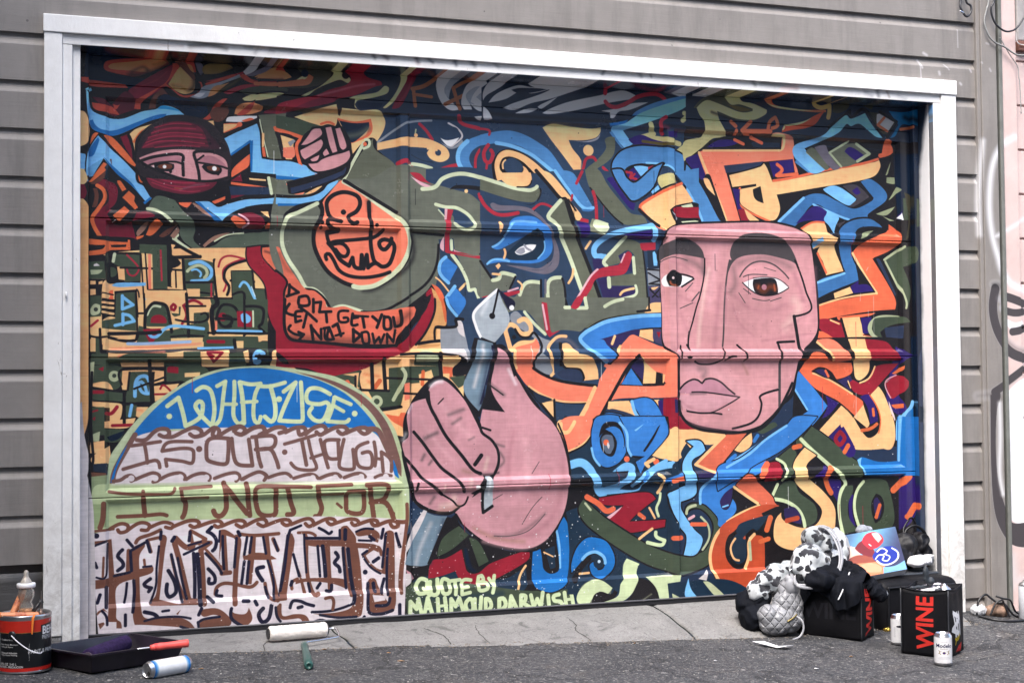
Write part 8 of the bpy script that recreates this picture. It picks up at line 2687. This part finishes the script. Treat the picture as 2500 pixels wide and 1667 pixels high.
# black case behind
cs=empty('black_case',(3.43,-.09,ground_z(3.43,-.1))); tag(cs,'black rounded equipment case standing between the two tote bags','case')
hcs=.252
link('body',box('body',-.21,.20,-.15,.13,.004,hcs,.045,6),mat('case_cloth',(.0045,.0045,.006),.55,.3,30,.4,220,0,.15),cs,True)
link('panel_piping',tube('panel_piping',[(-.17,-.152,.03),(-.17,-.153,hcs-.05),(-.14,-.153,hcs-.03),(.13,-.153,hcs-.03),(.16,-.153,hcs-.05),(.16,-.153,.03)],.004,8,6),BLK,cs,True)
link('lid_strip',box('lid_strip',-.10,.185,-.02,.12,hcs-.003,hcs+.007,.005,3),mat('grey_vinyl',(.03,.034,.04),.4,.15,12,.2,80),cs,True)
# backpack
bp=empty('backpack',(3.58,.06,.12)); tag(bp,'black backpack with looped straps in the corner by the right jamb','backpack'); bz=bp.location
def bs(x,y,z,r): return sphere('s',(x-bz.x,y-bz.y,z-bz.z),r)
soft('body',[bs(3.53,.03,.205,(.055,.05,.055)),bs(3.50,.02,.16,(.06,.05,.05)),bs(3.645,.075,.200,(.040,.045,.060)),bs(3.66,.08,.15,(.045,.05,.06)),bs(3.58,.06,.13,(.09,.05,.05))],mat('nylon',(.005,.005,.007),.5,.3,24,.3,150,0,.25),bp,.005,.014,16,seed=10,relax=2)
def bb(P): return [(x-bz.x,y-bz.y,z-bz.z) for x,y,z in P]
link('strap',tube('strap',bb([(3.545,.05,.235),(3.562,.08,.275),(3.590,.085,.312),(3.605,.08,.327),(3.625,.08,.300),(3.63,.085,.26),(3.64,.09,.23)]),.0062,8,6,.6),BLK,bp,True)
link('strap',tube('strap',bb([(3.535,.03,.235),(3.545,.04,.270),(3.575,.04,.290),(3.605,.04,.292),(3.640,.045,.272),(3.662,.055,.245),(3.668,.06,.222)]),.0075,8,6,.6),BLK,bp,True)
kn2=soft('knit_cap',[sphere('s',(3.300,.01,.290),(.030,.028,.022)),sphere('s',(3.328,.012,.290),(.020,.024,.016))],mat('grey_knit',(.24,.26,.30),.9,.3,60,.8,240),None,.005,.004,40,seed=11)
tag(kn2,'grey knitted cap peeping over the top edge of the canvas','cap')
cl=soft('white_cloth',[sphere('s',(3.545,-.06,.150),(.050,.045,.022)),sphere('s',(3.51,-.08,.142),(.035,.035,.015)),sphere('s',(3.58,-.05,.146),(.032,.03,.016))],mat('white_cotton',(.80,.79,.80),.8,.06,20,.3,120),None,.005,.007,26,seed=12)
tag(cl,'crumpled white cloth lying on top of the black case','cloth')
cp=empty('paper_cup',(3.618,-.03,.124)); tag(cp,'small white paper cup on the black case beside the jamb','cup')
link('wall',lathe('wall',[(.0001,.001),(.017,0),(.0205,.040),(.0225,.042),(.021,.0445),(.0195,.042),(.0165,.004),(.0001,.003)],30),mat('white_paper',(.80,.80,.80),.6,.05),cp,True)

# spray can at the right edge, rock, cord
ST=canvas(600,500,(214,216,222))
for i in range(22): stroke(ST,np.array([[140,60+i*17],[330-20*(i%4),60+i*17]],float),4,paint((160,165,180)))
s2=at(empty('spray_can'),4.037,-.16); tag(s2,'white spray paint can standing at the right edge by the pink house','spray can'); s2.rotation_euler=(0,0,math.radians(-130))
link('body',lathe('body',[(.031,.004),(.033,.007),(.033,.148),(.031,.151)],40),uvmat('spray_label',ST,.35),s2,True)
link('dome',lathe('dome',[(.031,.1505),(.0325,.153),(.030,.160),(.022,.167),(.014,.171),(.0135,.175),(.0125,.176),(.0001,.177)],40),TIN,s2,True)
link('bottom_rim',lathe('bottom_rim',[(.0001,.004),(.028,.002),(.032,.0),(.033,.003),(.0325,.0065)],40),TIN,s2,True)
link('valve',lathe('valve',[(.005,.176),(.005,.186),(.0001,.187)],16),mat('white_nozzle',(.75,.75,.75),.4),s2,True)
rk=soft('rock',[sphere('s',(3.955,-.075,ground_z(3.95,-.07)+.025),(.045,.035,.032)),sphere('s',(3.925,-.06,ground_z(3.95,-.07)+.02),(.04,.03,.026))],mat('brown_stone',(.22,.14,.10),.85,.6,24,.9,70),None,.005,.010,22,seed=13,relax=2)
tag(rk,'brown broken stone at the foot of the corner board','rock')
pr=soft('crumpled_paper',[sphere('s',(3.853,-.062,ground_z(3.85,-.06)+.022),(.032,.025,.024))],mat('dirty_paper',(.50,.51,.53),.8,.3,30,.3,90),None,.004,.010,40,seed=14,relax=1)
tag(pr,'crumpled dirty white paper beside the brown stone','paper')
def gr(x,y,h=.006): return (x,y,ground_z(x,y)+h)
cord=link('extension_cable',join('extension_cable',[tube('c',[gr(3.83,-.08),(3.845,-.075,.0-.045),(3.885,-.07,-.018),(3.905,-.075,-.030),(3.93,-.09,-.052),(3.96,-.11,-.062),gr(4.0,-.12,.012),gr(4.05,-.13)],.0052,7,6),tube('c',[gr(3.825,-.10),gr(3.86,-.17),gr(3.93,-.20),gr(4.0,-.19),gr(4.06,-.17)],.0052,7,6),tube('c',[(3.93,-.085,-.025),(3.955,-.10,-.035),(3.99,-.11,-.045),gr(4.02,-.10,.03),gr(4.05,-.09,.01)],.0048,7,6),tube('c',[gr(3.88,-.11,.01),(3.91,-.11,-.055),(3.94,-.115,-.040),(3.955,-.112,-.06),gr(3.97,-.13)],.0048,7,6)]),BLK,None,True)
tag(cord,'tangled black cable draped over the brown stone','cable')

# litter
def scrap(name,pts,label,cat,m,lift=.004,fold=.01):
    v=[];c=Vector((sum(p[0] for p in pts)/len(pts),sum(p[1] for p in pts)/len(pts)))
    for i,(x,y) in enumerate(pts): v.append((x,y,ground_z(x,y)+lift+fold*(.5+.5*math.sin(i*2.1))))
    v.append((c.x,c.y,ground_z(c.x,c.y)+lift)); n=len(pts); o=link(name,mesh(name,v,[(i,(i+1)%n,n) for i in range(n)]),m)
    md=o.modifiers.new('t','SOLIDIFY'); md.thickness=.0012; return tag(o,label,cat)
PAP=mat('white_scrap',(.78,.78,.80),.6,.06,40)
scrap('paper_scrap',[(2.535,-.37),(2.57,-.40),(2.60,-.46),(2.645,-.50),(2.60,-.53),(2.572,-.50),(2.545,-.43)],'torn white paper scrap lying on the asphalt before the handbag','paper',PAP,.005,.012)
for (x,y,s_,lb) in ((2.50,-.913,.010,'tiny white paper crumb near the bottom edge left of the cans'),(2.2,-.70,.007,'smallest white crumb on the asphalt below the apron')):
    scrap('paper_crumb',[(x-s_,y),(x,y-s_),(x+s_,y+.2*s_),(x,y+s_)],lb,'paper',PAP,.003,.003)
WD=mat('wood_chip',(.42,.24,.11),.7,.3,40)
for (x,y,a,l_,lb) in ((.815,-.282,.6,.026,'orange wood chip beside the green roller handle'),(1.039,-.538,.3,.030,'yellow-brown leaf chip on the asphalt right of the roller'),(1.036,-.371,.2,.018,'small wood chip between the leaf and the apron'),(2.592,-.203,.1,.024,'tan cigarette end at the apron edge by the handbag'),(.335,-.585,.5,.022,'wood splinter at the end of the drink can'),(2.779,-.702,.0,.016,'pale wood chip in front of the left tote'),(2.05,-.30,.4,.014,'dark wood chip below the apron')):
    c,s_=math.cos(a)*l_/2,math.sin(a)*l_/2; w_=l_*.22
    scrap('wood_chip',[(x-c,y-s_),(x-s_*.3+0,y-w_),(x+c,y+s_),(x+.2*c,y+w_)],lb,'litter',WD,.003,.004)
tw=link('twig',tube('twig',[gr(2.243,-.135,.004),gr(2.30,-.16,.006),gr(2.373,-.205,.004)],[.0026,.003,.0018],7,5),mat('bark',(.10,.07,.05),.9,.3,50),None,True); tag(tw,'thin brown twig lying at the lower edge of the apron','twig')
gw=soft('gold_wrapper',[sphere('s',(3.245,-.25,ground_z(3.245,-.25)+.006),(.018,.012,.008))],mat('gold_foil',(.55,.38,.08),.25,.2,40,.3,90,.9),None,.0025,.005,90,seed=15,relax=0); tag(gw,'crushed gold wrapper on the asphalt beside the scratched beer can','wrapper')

# ---------------------------------------------------------------- cables on the wall
def cable(name,P,r,m,label,y=-.02):
    o=link(name,tube(name,[(a,(y if len(q:=(a,b))==2 else y),b) for a,b in P],r,8,8),m,None,True); return tag(o,label,'cable')
CK=mat('black_cable',(.020,.020,.024),.4,.1); CG=mat('grey_cable',(.26,.26,.25),.5,.15)
cx_=empty('coax_cable'); tag(cx_,'black coaxial cable hanging in a loop from above with metal end','cable')
link('lead',tube('lead',[(3.868,.004,2.98),(3.866,-.004,2.78),(3.862,-.008,2.709),(3.857,-.012,2.677),(3.869,-.014,2.652),(3.890,-.014,2.634),(3.914,-.012,2.656),(3.916,-.010,2.687),(3.889,-.006,2.73),(3.884,.004,2.98)],.0052,8,8),CK,cx_,True)
rod('connector',(3.872,-.016,2.648),(3.848,-.018,2.655),.0055,CHR,cx_,12)
cable('grey_cable',[(4.03,3.1),(4.022,2.85),(4.01,2.71),(4.0,2.678),(3.986,2.614),(4.009,2.553),(4.046,2.522),(4.095,2.507),(4.139,2.484),(4.176,2.473),(4.24,2.49),(4.40,2.60)],.0042,CG,'grey cable running down the corner board and bending right over the pink wall',-.016)
cable('black_cable',[(4.062,3.1),(4.052,2.85),(4.038,2.723),(4.019,2.685),(4.024,2.643),(4.048,2.603),(4.097,2.578),(4.148,2.59),(4.187,2.63),(4.22,2.70),(4.24,2.9)],.0046,CK,'thick black cable sagging in a bow across the house corner',-.024)
cable('thin_wire',[(4.078,2.553),(4.126,2.483),(4.175,2.423),(4.180,2.376),(4.186,2.334),(4.19,2.2)],.0022,CG,'thin grey wire slanting down the pink trim board',-.006)
cable('thin_wire',[(4.166,2.581),(4.172,2.539),(4.203,2.525),(4.3,2.53)],.0026,mat('pale_wire',(.55,.52,.50),.5),'short pale wire below the grey window frame at the right edge',-.010)
